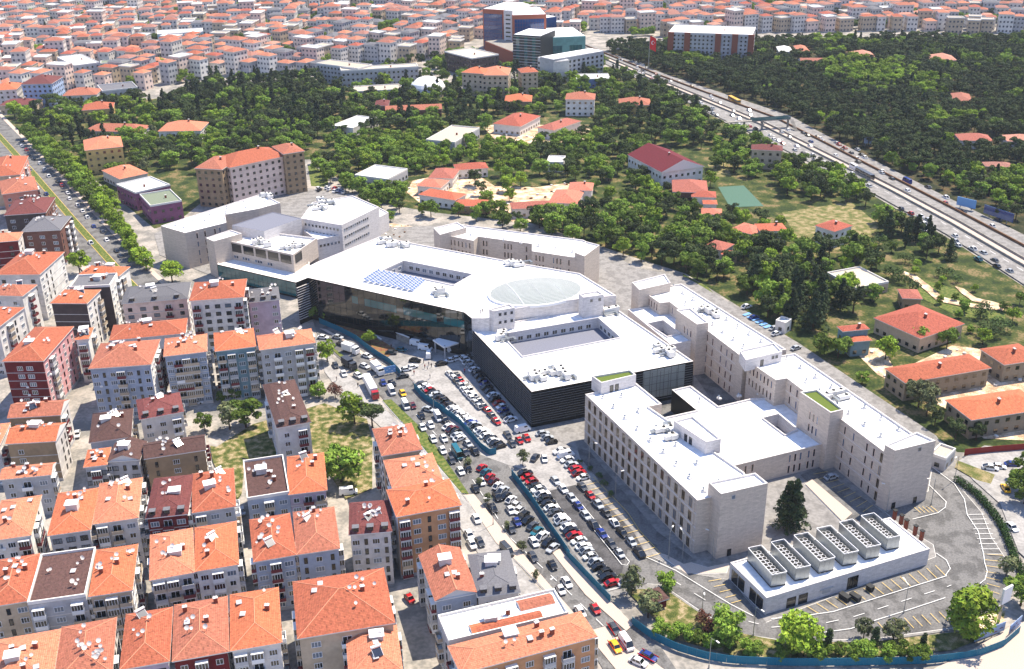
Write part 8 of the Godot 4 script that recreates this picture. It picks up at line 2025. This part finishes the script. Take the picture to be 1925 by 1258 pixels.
func wood() -> void:
	var p := vec(WOOD)
	var r := RandomNumberGenerator.new(); r.seed = 5
	var lists := {}
	var lo := Vector2(1e9, 1e9); var hi := -lo
	for a in p: lo = lo.min(a); hi = hi.max(a)
	var nz := FastNoiseLite.new(); nz.seed = 3; nz.frequency = .012
	var x := lo.x
	while x < hi.x:
		var z := lo.y
		while z < hi.y:
			var q := Vector2(x + r.randf_range(-3, 3), z + r.randf_range(-3, 3))
			z += 6.4
			if not Geometry2D.is_point_in_polygon(q, p): continue
			var free := true
			for i in range(0, CITY_FREE.size(), 3):
				if q.distance_to(Vector2(CITY_FREE[i], CITY_FREE[i + 1])) < minf(CITY_FREE[i + 2], 26.0) * .82: free = false
			if not free: continue
			var e := nz.get_noise_2d(q.x, q.y)
			var k := 2
			var east := q.x > 330.0 or q.y > -560.0 and q.x > 250.0
			if east and e > .0: k = [0, 0, 1, 2, 4][r.randi() % 5]
			elif e > .38: k = 1
			elif r.randf() < .12: k = [0, 3, 4][r.randi() % 3]
			if r.randf() < .07: continue
			var h := r.randf_range(7.5, 11.0) * (1.15 if k in [3, 4] else 1.0)
			var w := h * r.randf_range(.85, 1.15)
			var key := "%d_%d" % [k, r.randi() % 3]
			if not lists.has(key): lists[key] = []
			lists[key].append(Transform3D(Basis(Vector3.UP, r.randf() * TAU).scaled_local(Vector3(w, h, w)), Vector3(q.x, 0, q.y)))
		x += 6.4
	var root := Node3D.new(); root.name = "pine_wood"; add_child(root)
	tag(root, "dense dark pine wood beyond the highway", "wood", "", "stuff")
	for key in lists:
		copies("foliage", S["crown_" + key], lists[key], root)
		copies("trunks", S["trunk_" + key.substr(0, 1)], lists[key], root)

# ---------------------------------------------------------------- far city
func far_city() -> void:
	var r := RandomNumberGenerator.new(); r.seed = 15
	var variants := []
	var tones := ["white", "cream", "grey", "off-white", "pale pink", "whitish"]
	var wl := [0, 4, 2, 1, 14, 1]
	var rt := [[9, "faded orange"], [0, "orange"], [9, "faded orange"], [9, "faded orange"], [0, "orange"], [5, "rose"], [9, "faded orange"], [7, "pale"], [3, "grey"], [9, "faded orange"], [4, "white"], [0, "orange"]]
	for i in 24:
		var w := r.randf_range(9, 16); var d := r.randf_range(9, 13); var fl: int = [3, 4, 4, 5, 4, 3, 5, 6][r.randi() % 8]
		var h := fl * 2.95 + .6
		var q: Array = rt[i % 12]
		var type := "flat" if q[0] in [4, 7] else ("mans" if i % 5 == 0 else "hip")
		var a := MB.new(); a.box(Vector3(0, h / 2, 0), Vector3(w - .9, h, d - .9))
		var g := window_grid(w - .9, d - .9, h, 3.0, 1.5, 1.5)
		var wm := mesh_of([a, M["wall_%d" % wl[i % 6]]])
		variants.append([wm, roof_mesh(w, d, type, q[0], i % 4, false), mesh_of([g, M.far_window]), h, "%s %d-storey block with %s roof" % [tones[i % 6], fl, q[1]]])
	var p := vec(CITY)
	var spots := []
	var green := {}
	var z := -560.0
	var row := 0
	while z > -1560.0:
		var x := -720.0
		row += 1
		while x < 720.0:
			var q := Vector2(x + r.randf_range(-2.5, 2.5), z + r.randf_range(-2.5, 2.5) + x * .06 + 9.0 * sin(x * .008))
			x += r.randf_range(12.0, 16.5)
			var tree := r.randf() < .16
			if not Geometry2D.is_point_in_polygon(q, p): continue
			var free := true
			for i in range(0, CITY_FREE.size(), 3):
				if q.distance_to(Vector2(CITY_FREE[i], CITY_FREE[i + 1])) < CITY_FREE[i + 2] + 1.0: free = false
			for t in TOWERS:
				if q.distance_to(Vector2((t[0] + t[2]) / 2, (t[1] + t[3]) / 2 - t[4] / 2.0)) < 30.0: free = false
			if free and tree:
				var key := "%d_%d" % [[0, 0, 1, 1, 2, 3][r.randi() % 6], r.randi() % 3]
				if not green.has(key): green[key] = []
				for e in 3:
					var h := r.randf_range(7, 12)
					green[key].append(Transform3D(Basis(Vector3.UP, r.randf() * TAU).scaled_local(Vector3(h, h, h)), Vector3(q.x + r.randf_range(-6, 6), 0, q.y + r.randf_range(-6, 6))))
			elif free: spots.append([q, row])
		z -= 14.5 if row % 2 else 19.5
	spots.sort_custom(func(a, b): return a[0].y > b[0].y)
	var mass := {}
	var in_row := {}
	var first := spots.slice(0, 300)
	first.sort_custom(func(a, b): return a[0].x < b[0].x)
	var rest := spots.slice(300)
	var row0: int = 99999
	for s in first: row0 = mini(row0, s[1])
	for s in first:
		var v := r.randi() % 24
		var q: Vector2 = s[0]
		in_row[s[1]] = in_row.get(s[1], 0) + 1
		var label := "%s, %s from left in %s row beyond park" % [variants[v][4], ordinal(in_row[s[1]]), ordinal(s[1] - row0 + 1)]
		var turn := .12 * sin(q.x * .006) + (r.randi() % 2) * PI / 2 + r.randf_range(-.12, .12) - .1 + .35 * sin(q.x * .011 + q.y * .007)
		var t := thing("city_block", label, "building", Vector3(q.x, 0, q.y), turn, "far city blocks")
		var sy := r.randf_range(.9, 1.12)
		put("wall", variants[v][0], t).scale.y = sy
		put("roof", variants[v][1], t, Vector3(0, variants[v][3] * sy, 0))
		var w := put("windows", variants[v][2], t); w.scale.y = sy; w.set_meta("kind", "stuff")
	for s in rest:
		var v := r.randi() % 24
		if not mass.has(v): mass[v] = []
		mass[v].append(Transform3D(Basis(Vector3.UP, .12 * sin(s[0].x * .006) + (r.randi() % 2) * PI / 2 + r.randf_range(-.14, .14) - .1 + .35 * sin(s[0].x * .011 + s[0].y * .007)), Vector3(s[0].x, r.randf_range(-2.0, .0), s[0].y)))
	var root := Node3D.new(); root.name = "distant_city"; add_child(root)
	tag(root, "farthest red-roofed city blocks at the upper frame edge", "city", "", "stuff")
	for key in green: copies("foliage", S["crown_" + key], green[key], root)
	for v in mass:
		var roofs := []
		for t in mass[v]: roofs.append(t.translated_local(Vector3(0, variants[v][3], 0)))
		copies("walls", variants[v][0], mass[v], root); copies("roofs", variants[v][1], roofs, root); copies("windows", variants[v][2], mass[v], root)

func towers() -> void:
	var glass := thing("glass_tower", "high-rise hospital of blue glass, orange frames and a white stair strip", "tower")
	var pod: Node3D
	for q in TOWERS:
		var a := Vector2(q[0], q[1]); var b := Vector2(q[2], q[3])
		var d := b - a
		var w := d.length(); var h: float = q[5]; var dep: float = q[4]
		var turn := atan2(-d.y, d.x)
		var st: int = q[6]
		var at := Vector3(a.x, 0, a.y)
		var wallm: String = ["orange_panel", "white_stone", "orange_panel", "blue_glass", "brick", "dark_metal", "wall_17", "wall_2", "wall_1"][st]
		var t: Node3D = glass
		if st == 4: t = thing("tower_podium", "brick-brown podium hall at the foot of the glass tower", "building")
		if st == 5: t = thing("grey_office_tower", "dark grey ribbed office block before the glass tower", "building")
		if st == 6: t = thing("shopping_hall", "pale green long hall with two dark glass bays behind the grey ministry", "building")
		if st == 7: t = thing("ministry_block", "grey block with a regular grid of square windows beside the highway", "building")
		if st == 8: t = pod
		if st == 7: pod = t
		var n := Node3D.new(); n.name = "volume"; t.add_child(n, true); n.position = at; n.rotation.y = turn
		var body := MB.new(); var roof := MB.new()
		body.box(Vector3(w / 2, h / 2, -dep / 2), Vector3(w, h, dep)); roof.box(Vector3(w / 2, h + .1, -dep / 2), Vector3(w - 1.2, .4, dep - 1.2))
		put("wall", mesh_of([body, M[wallm]]), n); put("roof", mesh_of([roof, M.membrane if st != 4 else M.concrete]), n)
		match st:
			0, 2, 3:
				var m: float = {0: .9, 2: 1.8, 3: .2}[st]
				var cols := maxi(4, int(w / 2.4)); var rows := int((h - 3.0) / 3.2)
				for c in cols:
					for r in rows:
						var k := MB.new()
						var cw := (w - 2 * m) / cols
						k.box(Vector3(m + cw * (c + .5), 1.2 + 3.2 * (r + .5), .1), Vector3(cw - .12, 3.06, .2))
						put("pane", mesh_of([k, M.blue_glass]), n)
			1, 8, 7:
				var cols: int = {1: 1, 8: 6, 7: 11}[st]; var rows := int(h / 3.4)
				for c in cols:
					for r in rows:
						var k := MB.new()
						var ww: float = w / cols * (.55 if st != 7 else .45)
						k.box(Vector3(w / cols * (c + .5), 1.8 + (h - 2.0) / rows * r, .06), Vector3(ww, 1.7 if st != 1 else 1.1, .14))
						put("window", mesh_of([k, M.glass]), n)
			5:
				for r in 12:
					var k := MB.new(); k.box(Vector3(w / 2, h * (r + .5) / 12, .15), Vector3(w, .5, .35), 0.0, true)
					put("rib", mesh_of([k, M.metal if r % 2 else M.wall_2]), n)
				for c in 3:
					var k := MB.new(); k.box(Vector3(w * (c + .6) / 3.4, h / 2, .05), Vector3(w * .12, h - 2, .14))
					put("pane", mesh_of([k, M.teal_glass]), n)
			6:
				for c in 2:
					for r in 3:
						for e in 4:
							var k := MB.new(); k.box(Vector3(w * (.24 + .44 * c) + e * w * .07, 3.0 + r * h * .22, .08), Vector3(w * .066, h * .21, .16))
							put("pane", mesh_of([k, M.teal_glass]), n)
			4:
				pass
	# brick pillars on the wide hospital behind the wood
	for q in MID:
		if q[10] == "hospital":
			var hp := find_child("hospital", false, false)
			for e in [-.47, -.27, .1, .3, .49]:
				put("brick_pillar", boxes([[q[3] * e, q[5] / 2 + .3, q[4] / 2 + .4, q[3] * .07, q[5] + .6, 1.6]], "brick"), hp)
	# white dome behind the beige twins
	var t := thing("domed_hall", "white rounded roof behind the beige twin blocks", "hall", Vector3(-58, 0, -770))
	var dm := MB.new()
	for i in 20:
		for j in 6:
			var p := []
			for e in [[i, j], [i + 1, j], [i + 1, j + 1], [i, j + 1]]:
				var a: float = TAU * e[0] / 20.0; var b: float = PI / 2 * e[1] / 6.0
				p.append(Vector3(cos(a) * cos(b) * 13, 4 + sin(b) * 9, -sin(a) * cos(b) * 13))
			dm.quad(p[0], p[1], p[2], p[3])
	put("dome", mesh_of([dm, M.white_paint]), t)
	var dr := MB.new(); dr.tube(Vector3.ZERO, Vector3(0, 4, 0), 13, 13, 20, false)
	put("drum", mesh_of([dr, M.wall_1]), t)

# ---------------------------------------------------------------- small things
func person_mesh(shirt: Color, trousers: Color) -> ArrayMesh:
	var b := MB.new(); var c := MB.new(); var s := MB.new()
	for k in [-1, 1]:
		c.tube(Vector3(k * .10, 0, .03 * k), Vector3(k * .09, .48, 0), .06, .075, 7); c.tube(Vector3(k * .09, .48, 0), Vector3(k * .08, .9, 0), .075, .10, 7)
		b.tube(Vector3(k * .21, 1.42, 0), Vector3(k * .26, 1.12, .02), .06, .05, 6); s.tube(Vector3(k * .26, 1.12, .02), Vector3(k * .24, .84, .08), .045, .035, 6)
	b.tube(Vector3(0, .85, 0), Vector3(0, 1.2, 0), .16, .19, 9); b.tube(Vector3(0, 1.2, 0), Vector3(0, 1.47, 0), .19, .12, 9)
	s.tube(Vector3(0, 1.45, 0), Vector3(0, 1.56, 0), .06, .06, 7); s.tube(Vector3(0, 1.54, .01), Vector3(0, 1.66, .02), .08, .105, 8); s.tube(Vector3(0, 1.66, .02), Vector3(0, 1.77, .01), .105, .05, 8)
	var m1 := StandardMaterial3D.new(); m1.albedo_color = shirt; m1.resource_name = "shirt"
	var m2 := StandardMaterial3D.new(); m2.albedo_color = trousers; m2.resource_name = "trousers"
	return mesh_of([b, m1, c, m2, s, M.skin])

func small_things() -> void:
	var shirts := [["white", Color(.8, .8, .8)], ["black", Color(.06, .06, .07)], ["red", Color(.6, .1, .1)], ["blue", Color(.15, .22, .4)], ["grey", Color(.4, .4, .42)]]
	var where := ["by the bank foot on the forecourt", "in the forecourt group, rear", "in the forecourt group, left", "in the forecourt group, middle", "in the forecourt group, behind the middle one", "in the forecourt group, right", "walking alone on the forecourt", "beside the parked red car", "in the upper car park, left of two", "in the upper car park, right of two", "on the service lane by the lorry", "on the flag pavement", "by the barrier stalls", "at the car park gate", "on the white hall roof, left of two", "on the white hall roof, right of two"]
	for i in PEOPLE.size():
		var q: Array = PEOPLE[i]
		var sh: Array = shirts[(i * 3 + 1) % 5]
		var o := put(numbered("person"), person_mesh(sh[1], Color(.1, .11, .16)), self, Vector3(q[0], q[1] + (.36 if q[1] < 1.0 else .0), q[2]), i * 1.3)
		tag(o, "person in %s top %s" % [sh[0], where[i]], "person", "people on foot")
	var lp := vec(LAMPS)
	var lamp_at := ["beside the yellow bays", "at the ward wing kerb, front", "at the ward wing kerb, rear", "before the ward end wall", "by the small curved bays", "by the hedge start", "on the ring road kerb by the rust-red shed", "at the bottom fence, tallest", "before the mirror glass hall, right", "near the glass corner", "before the mirror glass hall, left", "over the lower bays", "by the plant building corner", "on the avenue strip, upper", "on the avenue strip, lower", "at the curved fence", "on the garden bend", "at the lower car park top"]
	for i in lp.size():
		var t := thing("street_lamp", "grey street lamp " + lamp_at[i], "street lamp", Vector3(lp[i].x, 0, lp[i].y), .4 + i * .7, "street lamps")
		var a := MB.new(); a.tube(Vector3.ZERO, Vector3(0, 8.6, 0), .11, .06, 7); a.tube(Vector3.ZERO, Vector3(0, .9, 0), .2, .16, 8)
		put("pole", mesh_of([a, M.metal]), t)
		var b := MB.new(); b.tube(Vector3(0, 8.5, 0), Vector3(1.7, 8.9, 0), .05, .04, 5)
		put("arm", mesh_of([b, M.metal]), t)
		put("lamp_head", boxes([[2.0, 8.92, 0, .9, .14, .34]], "trim"), t)
	# fences of blue sheet panels on posts
	var names := ["blue sheet fence curving below the planted bank", "blue sheet fence along the upper car park", "long straight blue fence beside the lower car park", "blue sheet fence below the rust-red shed and shrubs", "blue sheet fence at the lower right corner"]
	for i in FENCES.size():
		var p := vec(FENCES[i])
		var t := thing("sheet_fence", names[i], "fence", Vector3.ZERO, 0.0, "blue site fences")
		var L := 0.0
		for k in p.size() - 1: L += p[k].distance_to(p[k + 1])
		var n := int(L / 2.2)
		for k in n:
			var a := along(p, k / float(n)); var b := along(p, (k + 1.0) / n)
			var d := b - a
			var m := MB.new(); m.box(Vector3(0, 1.3, 0), Vector3(d.length() - .03, 2.2, .05), 0.0, true)
			for e in 5: m.box(Vector3((e - 2) * d.length() / 5.0, 1.3, .04), Vector3(.12, 2.1, .05))
			put("panel", mesh_of([m, M.fence_blue]), t, Vector3((a.x + b.x) / 2, 0, (a.y + b.y) / 2), atan2(-d.y, d.x))
			if k % 2 == 0:
				var q := MB.new(); q.box(Vector3(0, 1.25, -.08), Vector3(.1, 2.5, .1))
				put("post", mesh_of([q, M.metal]), t, Vector3(a.x, 0, a.y), atan2(-d.y, d.x))
	var fr := vec(RED_FENCE)
	var ft := thing("sheet_fence", "red sheet fence at the right frame edge below the site blocks", "fence")
	for k in 18:
		var a := along(fr, k / 18.0); var b := along(fr, (k + 1) / 18.0)
		put("panel", boxes([[0, 1.3, 0, a.distance_to(b) - .03, 2.4, .06]], "fence_red"), ft, Vector3((a.x + b.x) / 2, 0, (a.y + b.y) / 2), atan2(-(b - a).y, (b - a).x))
	# clipped hedge along the curved street
	var hp := vec(HEDGE)
	var hb := MB.new()
	var r := RandomNumberGenerator.new(); r.seed = 9
	var hl := 0.0
	for k in hp.size() - 1: hl += hp[k].distance_to(hp[k + 1])
	for i in int(hl * 130):
		var c := along(hp, r.randf())
		var at := Vector3(c.x + r.randf_range(-.8, .8), r.randf_range(.2, 2.2), c.y + r.randf_range(-.8, .8))
		var u := Vector3(r.randfn(), r.randfn(), r.randfn()).normalized() * .28
		var v := u.cross(Vector3(r.randfn(), r.randfn(), r.randfn()).normalized()).normalized() * .25
		var g := r.randf_range(.6, 1.3)
		hb.col = Color(.04 * g, .085 * g, .022 * g)
		hb.tri(at - u, at + u, at + v)
	var hm := ArrayMesh.new(); hm.add_surface_from_arrays(Mesh.PRIMITIVE_TRIANGLES, hb.arrays()); hm.surface_set_material(0, M.leaf)
	tag(put("hedge", hm, self), "long dark green hedge curving along the side street", "hedge")
	# canopy
	var cp := ring(CANOPY)
	var t := thing("entrance_canopy", "white and dark glazed canopy over the forecourt entrance", "canopy")
	var cr := MB.new()
	for k in 4:
		var a := cp[k]; var b := cp[(k + 1) % 4]
		cr.quad(Vector3(a.x, 4.6, a.y), Vector3(b.x, 4.6, b.y), Vector3(b.x, 5.1, b.y), Vector3(a.x, 5.1, a.y))
	cr.flat(cp, 5.1)
	put("roof", mesh_of([cr, M.white_paint]), t)
	for k in 4:
		var a := inset(cp, .6)[k]
		var m := MB.new(); m.tube(Vector3(a.x, 0, a.y), Vector3(a.x, 5.4 if k < 2 else 4.7, a.y), .3, .3, 10)
		put("column", mesh_of([m, M.wall_2]), t)
	# walls of the ramp and the bank
	for w in [[RAMP, 3.0, "tapering grey concrete ramp wall before the mirror glass"], [BANK_WALL, 1.1, "white-capped retaining wall on top of the planted bank"]]:
		var p := vec(w[0])
		var m := MB.new()
		strip(m, p, -.25, .25, 0.0, w[1])
		var cap := MB.new(); strip(cap, p, -.35, .35, w[1], .15)
		var o := thing("retaining_wall", w[2], "wall")
		put("wall", mesh_of([m, M.concrete]), o); put("coping", mesh_of([cap, M.trim]), o)
	# hoardings
	var bl := ["printed white hoarding board by the tall sign", "printed white hoarding board at the right frame edge", "blue hoarding board by the gate"]
	for i in BOARDS.size():
		var q := vec(BOARDS[i]); var d := q[1] - q[0]
		var o := thing("hoarding", bl[i], "hoarding", Vector3(q[0].x, 0, q[0].y), atan2(-d.y, d.x))
		var m := MB.new(); m.box(Vector3(d.length() / 2, 2.1, 0), Vector3(d.length(), 2.6, .12), 0.0, true)
		put("board", mesh_of([m, M.banner if i == 2 else M.wall_18]), o)
		for k in 4:
			var e := MB.new(); e.box(Vector3(d.length() * (k + .5) / 4, 1.7, -.14), Vector3(.12, 3.4, .12))
			put("post", mesh_of([e, M.metal]), o)
		for k in 5:
			var e := MB.new(); e.box(Vector3(d.length() * (k + .5) / 5.5 + .5, 1.5 + .5 * (k % 3), .075), Vector3(d.length() * .11, .22, .03))
			put("print_block", mesh_of([e, M.maroon if i != 2 else M.white_paint]), o)
	bl = ["blue billboard beside the far highway lanes", "dark blue billboard at the right frame edge of the highway", "small pale billboard at the edge of the pine wood"]
	for i in BILLBOARDS.size():
		var q := vec(BILLBOARDS[i]); var d := q[1] - q[0]
		var o := thing("billboard", bl[i], "billboard", Vector3(q[0].x, 0, q[0].y), atan2(-d.y, d.x))
		put("board", boxes([[d.length() / 2, 3.8, 0, d.length(), 4.2, .3]], ["banner", "blue_glass", "wall_18"][i]), o)
		for k in [.2, .8]: put("post", boxes([[d.length() * k, 1.0, -.2, .3, 2.0, .3]], "metal"), o)
	var sp := vec(SIGN_POST)[0]
	t = thing("sign_post", "tall white sign panel on a grey mast at the lower right", "sign", Vector3(sp.x, 0, sp.y), .55)
	put("mast", boxes([[0, 4.0, 0, .45, 8.0, .45]], "metal"), t); put("sign_panel", boxes([[.9, 8.2, 0, 3.2, 4.4, .5]], "white_paint"), t)
	# footbridge
	var br := vec(BRIDGE); var bd := br[1] - br[0]; var bl2 := bd.length()
	t = thing("footbridge", "grey footbridge with teal railings over the highway", "bridge", Vector3(br[0].x, 0, br[0].y), atan2(-bd.y, bd.x))
	put("deck", boxes([[bl2 / 2, 6.0, 0, bl2, .5, 3.2]], "concrete"), t)
	for k in [-1.55, 1.55]: put("railing", boxes([[bl2 * .7, 6.9, k, bl2 * .6, 1.3, .1]], "teal_glass"), t)
	for k in [.02, .3, .58, .98]: put("pier", boxes([[bl2 * k, 2.9, 0, .9, 5.8, 1.2]], "concrete"), t)
	var stp := MB.new()
	for k in 16: stp.box(Vector3(bl2 + .5, 5.8 - k * .36, 2.0 + k * .55), Vector3(2.2, .2, .6), 0.0, true)
	put("stairs", mesh_of([stp, M.concrete]), t)
	# flag
	var fp := vec(FLAG)[0]
	t = thing("flagpole", "tall pole with a big red flag at the wood's edge by the highway", "flag", Vector3(fp.x, 0, fp.y))
	var pm := MB.new(); pm.tube(Vector3.ZERO, Vector3(0, 27, 0), .35, .18, 8)
	put("pole", mesh_of([pm, M.metal]), t)
	var fl := MB.new()
	for i in 8:
		for j in 6:
			var p := []
			for e in [[i, j], [i + 1, j], [i + 1, j + 1], [i, j + 1]]: p.append(Vector3(.3 + e[0] * .6, 26.5 - 10.0 + e[1] * 1.67 - e[0] * .3, sin(e[0] * .9) * .12))
			fl.quad(p[0], p[1], p[2], p[3])
	var cloth := put("cloth", mesh_of([fl, M.red_cloth]), t)
	var em := MB.new()
	for i in 16:                                       # white crescent and star on both faces
		var a := .7 + (TAU - 1.4) * i / 16.0; var b := .7 + (TAU - 1.4) * (i + 1) / 16.0
		for z in [-.2, .2]:
			em.quad(Vector3(2.6 + cos(a) * 1.15, 21 + sin(a) * 1.5, z), Vector3(2.6 + cos(b) * 1.15, 21 + sin(b) * 1.5, z), Vector3(2.85 + cos(b) * .9, 21 + sin(b) * 1.15, z), Vector3(2.85 + cos(a) * .9, 21 + sin(a) * 1.15, z))
	for i in 5:
		var a := TAU * i / 5.0
		for z in [-.2, .2]: em.tri(Vector3(4.0 + cos(a) * .5, 21 + sin(a) * .65, z), Vector3(4.0 + cos(a + 2.0) * .22, 21 + sin(a + 2.0) * .28, z), Vector3(4.0 + cos(a - 2.0) * .22, 21 + sin(a - 2.0) * .28, z))
	put("emblem", mesh_of([em, M.white_paint]), cloth)
	# dumpsters, pipe stacks
	var rub := MB.new(); var rub2 := MB.new()
	var rr := RandomNumberGenerator.new(); rr.seed = 21
	for q in ZONES:
		if q[0] == "sand":
			var zp := vec(q[1])
			var lo := zp[0]; var hi := zp[0]
			for a in zp: lo = lo.min(a); hi = hi.max(a)
			for i in int((hi.x - lo.x) * (hi.y - lo.y) / 45.0):
				var c := Vector2(rr.randf_range(lo.x, hi.x), rr.randf_range(lo.y, hi.y))
				if not Geometry2D.is_point_in_polygon(c, zp): continue
				var sz := rr.randf_range(.3, 1.2)
				var mm: MB = rub if rr.randf() < .6 else rub2
				mm.box(Vector3(c.x, .3 + sz * .15, c.y), Vector3(sz, sz * .5, sz * rr.randf_range(.4, 1.6)), rr.randf() * 3.0)
	tag(put("rubble", mesh_of([rub, M.trim, rub2, M.timber]), self), "scattered building rubble on the sandy site ground", "rubble", "", "stuff")
	var bp := vec(BINS)
	for i in bp.size():
		t = thing("dumpster", "dark waste container in the plant bays, %s from the left" % ordinal(i + 1), "dumpster", Vector3(bp[i].x, .35, bp[i].y), .6, "waste containers")
		put("bin", boxes([[0, .7, 0, 1.4, 1.2, 2.6 if i < 2 else 1.5]], "dark_metal"), t); put("lid", boxes([[0, 1.34, 0, 1.5, .08, 2.7 if i < 2 else 1.6]], "dark_metal"), t)
	var st := vec(STACKS)
	for i in st.size():
		t = thing("vent_post", "brown brick vent post beside the plant house, %s from the ward wing" % ordinal(i + 1), "post", Vector3(st[i].x, 0, st[i].y), .4, "vent posts")
		put("shaft", boxes([[0, 1.5, 0, .8, 3.0, .8]], "brick"), t); put("cap", boxes([[0, 3.1, 0, 1.1, .2, 1.1]], "dark_metal"), t)

func _ready() -> void:
	var cam := Camera3D.new()
	cam.name = "camera"; cam.position = Vector3(0, 170, 0)
	cam.basis = Basis(Vector3.RIGHT, -0.4384) * Basis(Vector3.BACK, -0.0136)
	cam.fov = rad_to_deg(2.0 * atan(629.0 / 2016.0))
	cam.near = 1.0; cam.far = 20000.0
	add_child(cam); cam.current = true
	var env := Environment.new()
	env.background_mode = Environment.BG_SKY
	var sky := Sky.new(); var sm := ProceduralSkyMaterial.new()
	sm.sky_top_color = Color(.42, .54, .76); sm.sky_horizon_color = Color(.86, .88, .90); sm.sky_curve = 0.16
	sm.ground_bottom_color = Color(.40, .38, .36); sm.ground_horizon_color = Color(.62, .64, .66)
	sm.sky_energy_multiplier = 0.95
	sky.sky_material = sm; env.sky = sky
	env.tonemap_mode = Environment.TONE_MAPPER_LINEAR
	env.tonemap_exposure = 2.12
	env.fog_enabled = true; env.fog_density = 0.00006; env.fog_light_color = Color(.84, .88, .93)
	env.sdfgi_enabled = true; env.ssao_enabled = true; env.ssil_enabled = true
	var we := WorldEnvironment.new(); we.name = "environment"; we.environment = env; add_child(we)
	var sun := DirectionalLight3D.new(); sun.name = "sun"
	sun.light_energy = 1.45; sun.light_color = Color(1.0, .95, .87); sun.light_angular_distance = 0.53; sun.shadow_enabled = true
	var el := deg_to_rad(62.0)
	var to_sun := Vector3(.76 * cos(el), sin(el), -.65 * cos(el)).normalized()
	add_child(sun); sun.look_at_from_position(to_sun * 100.0, Vector3.ZERO, Vector3.UP)
	rng.seed = 1
	make_materials()
	make_shapes()
	ground()
	hospital()
	for i in NEAR.size(): near_house(NEAR[i], i)
	for q in MID: plain_house(q[10], q[9], q[11], q)
	towers()
	far_city()
	wood()
	trees()
	solar_rows()
	vehicles()
	small_things()
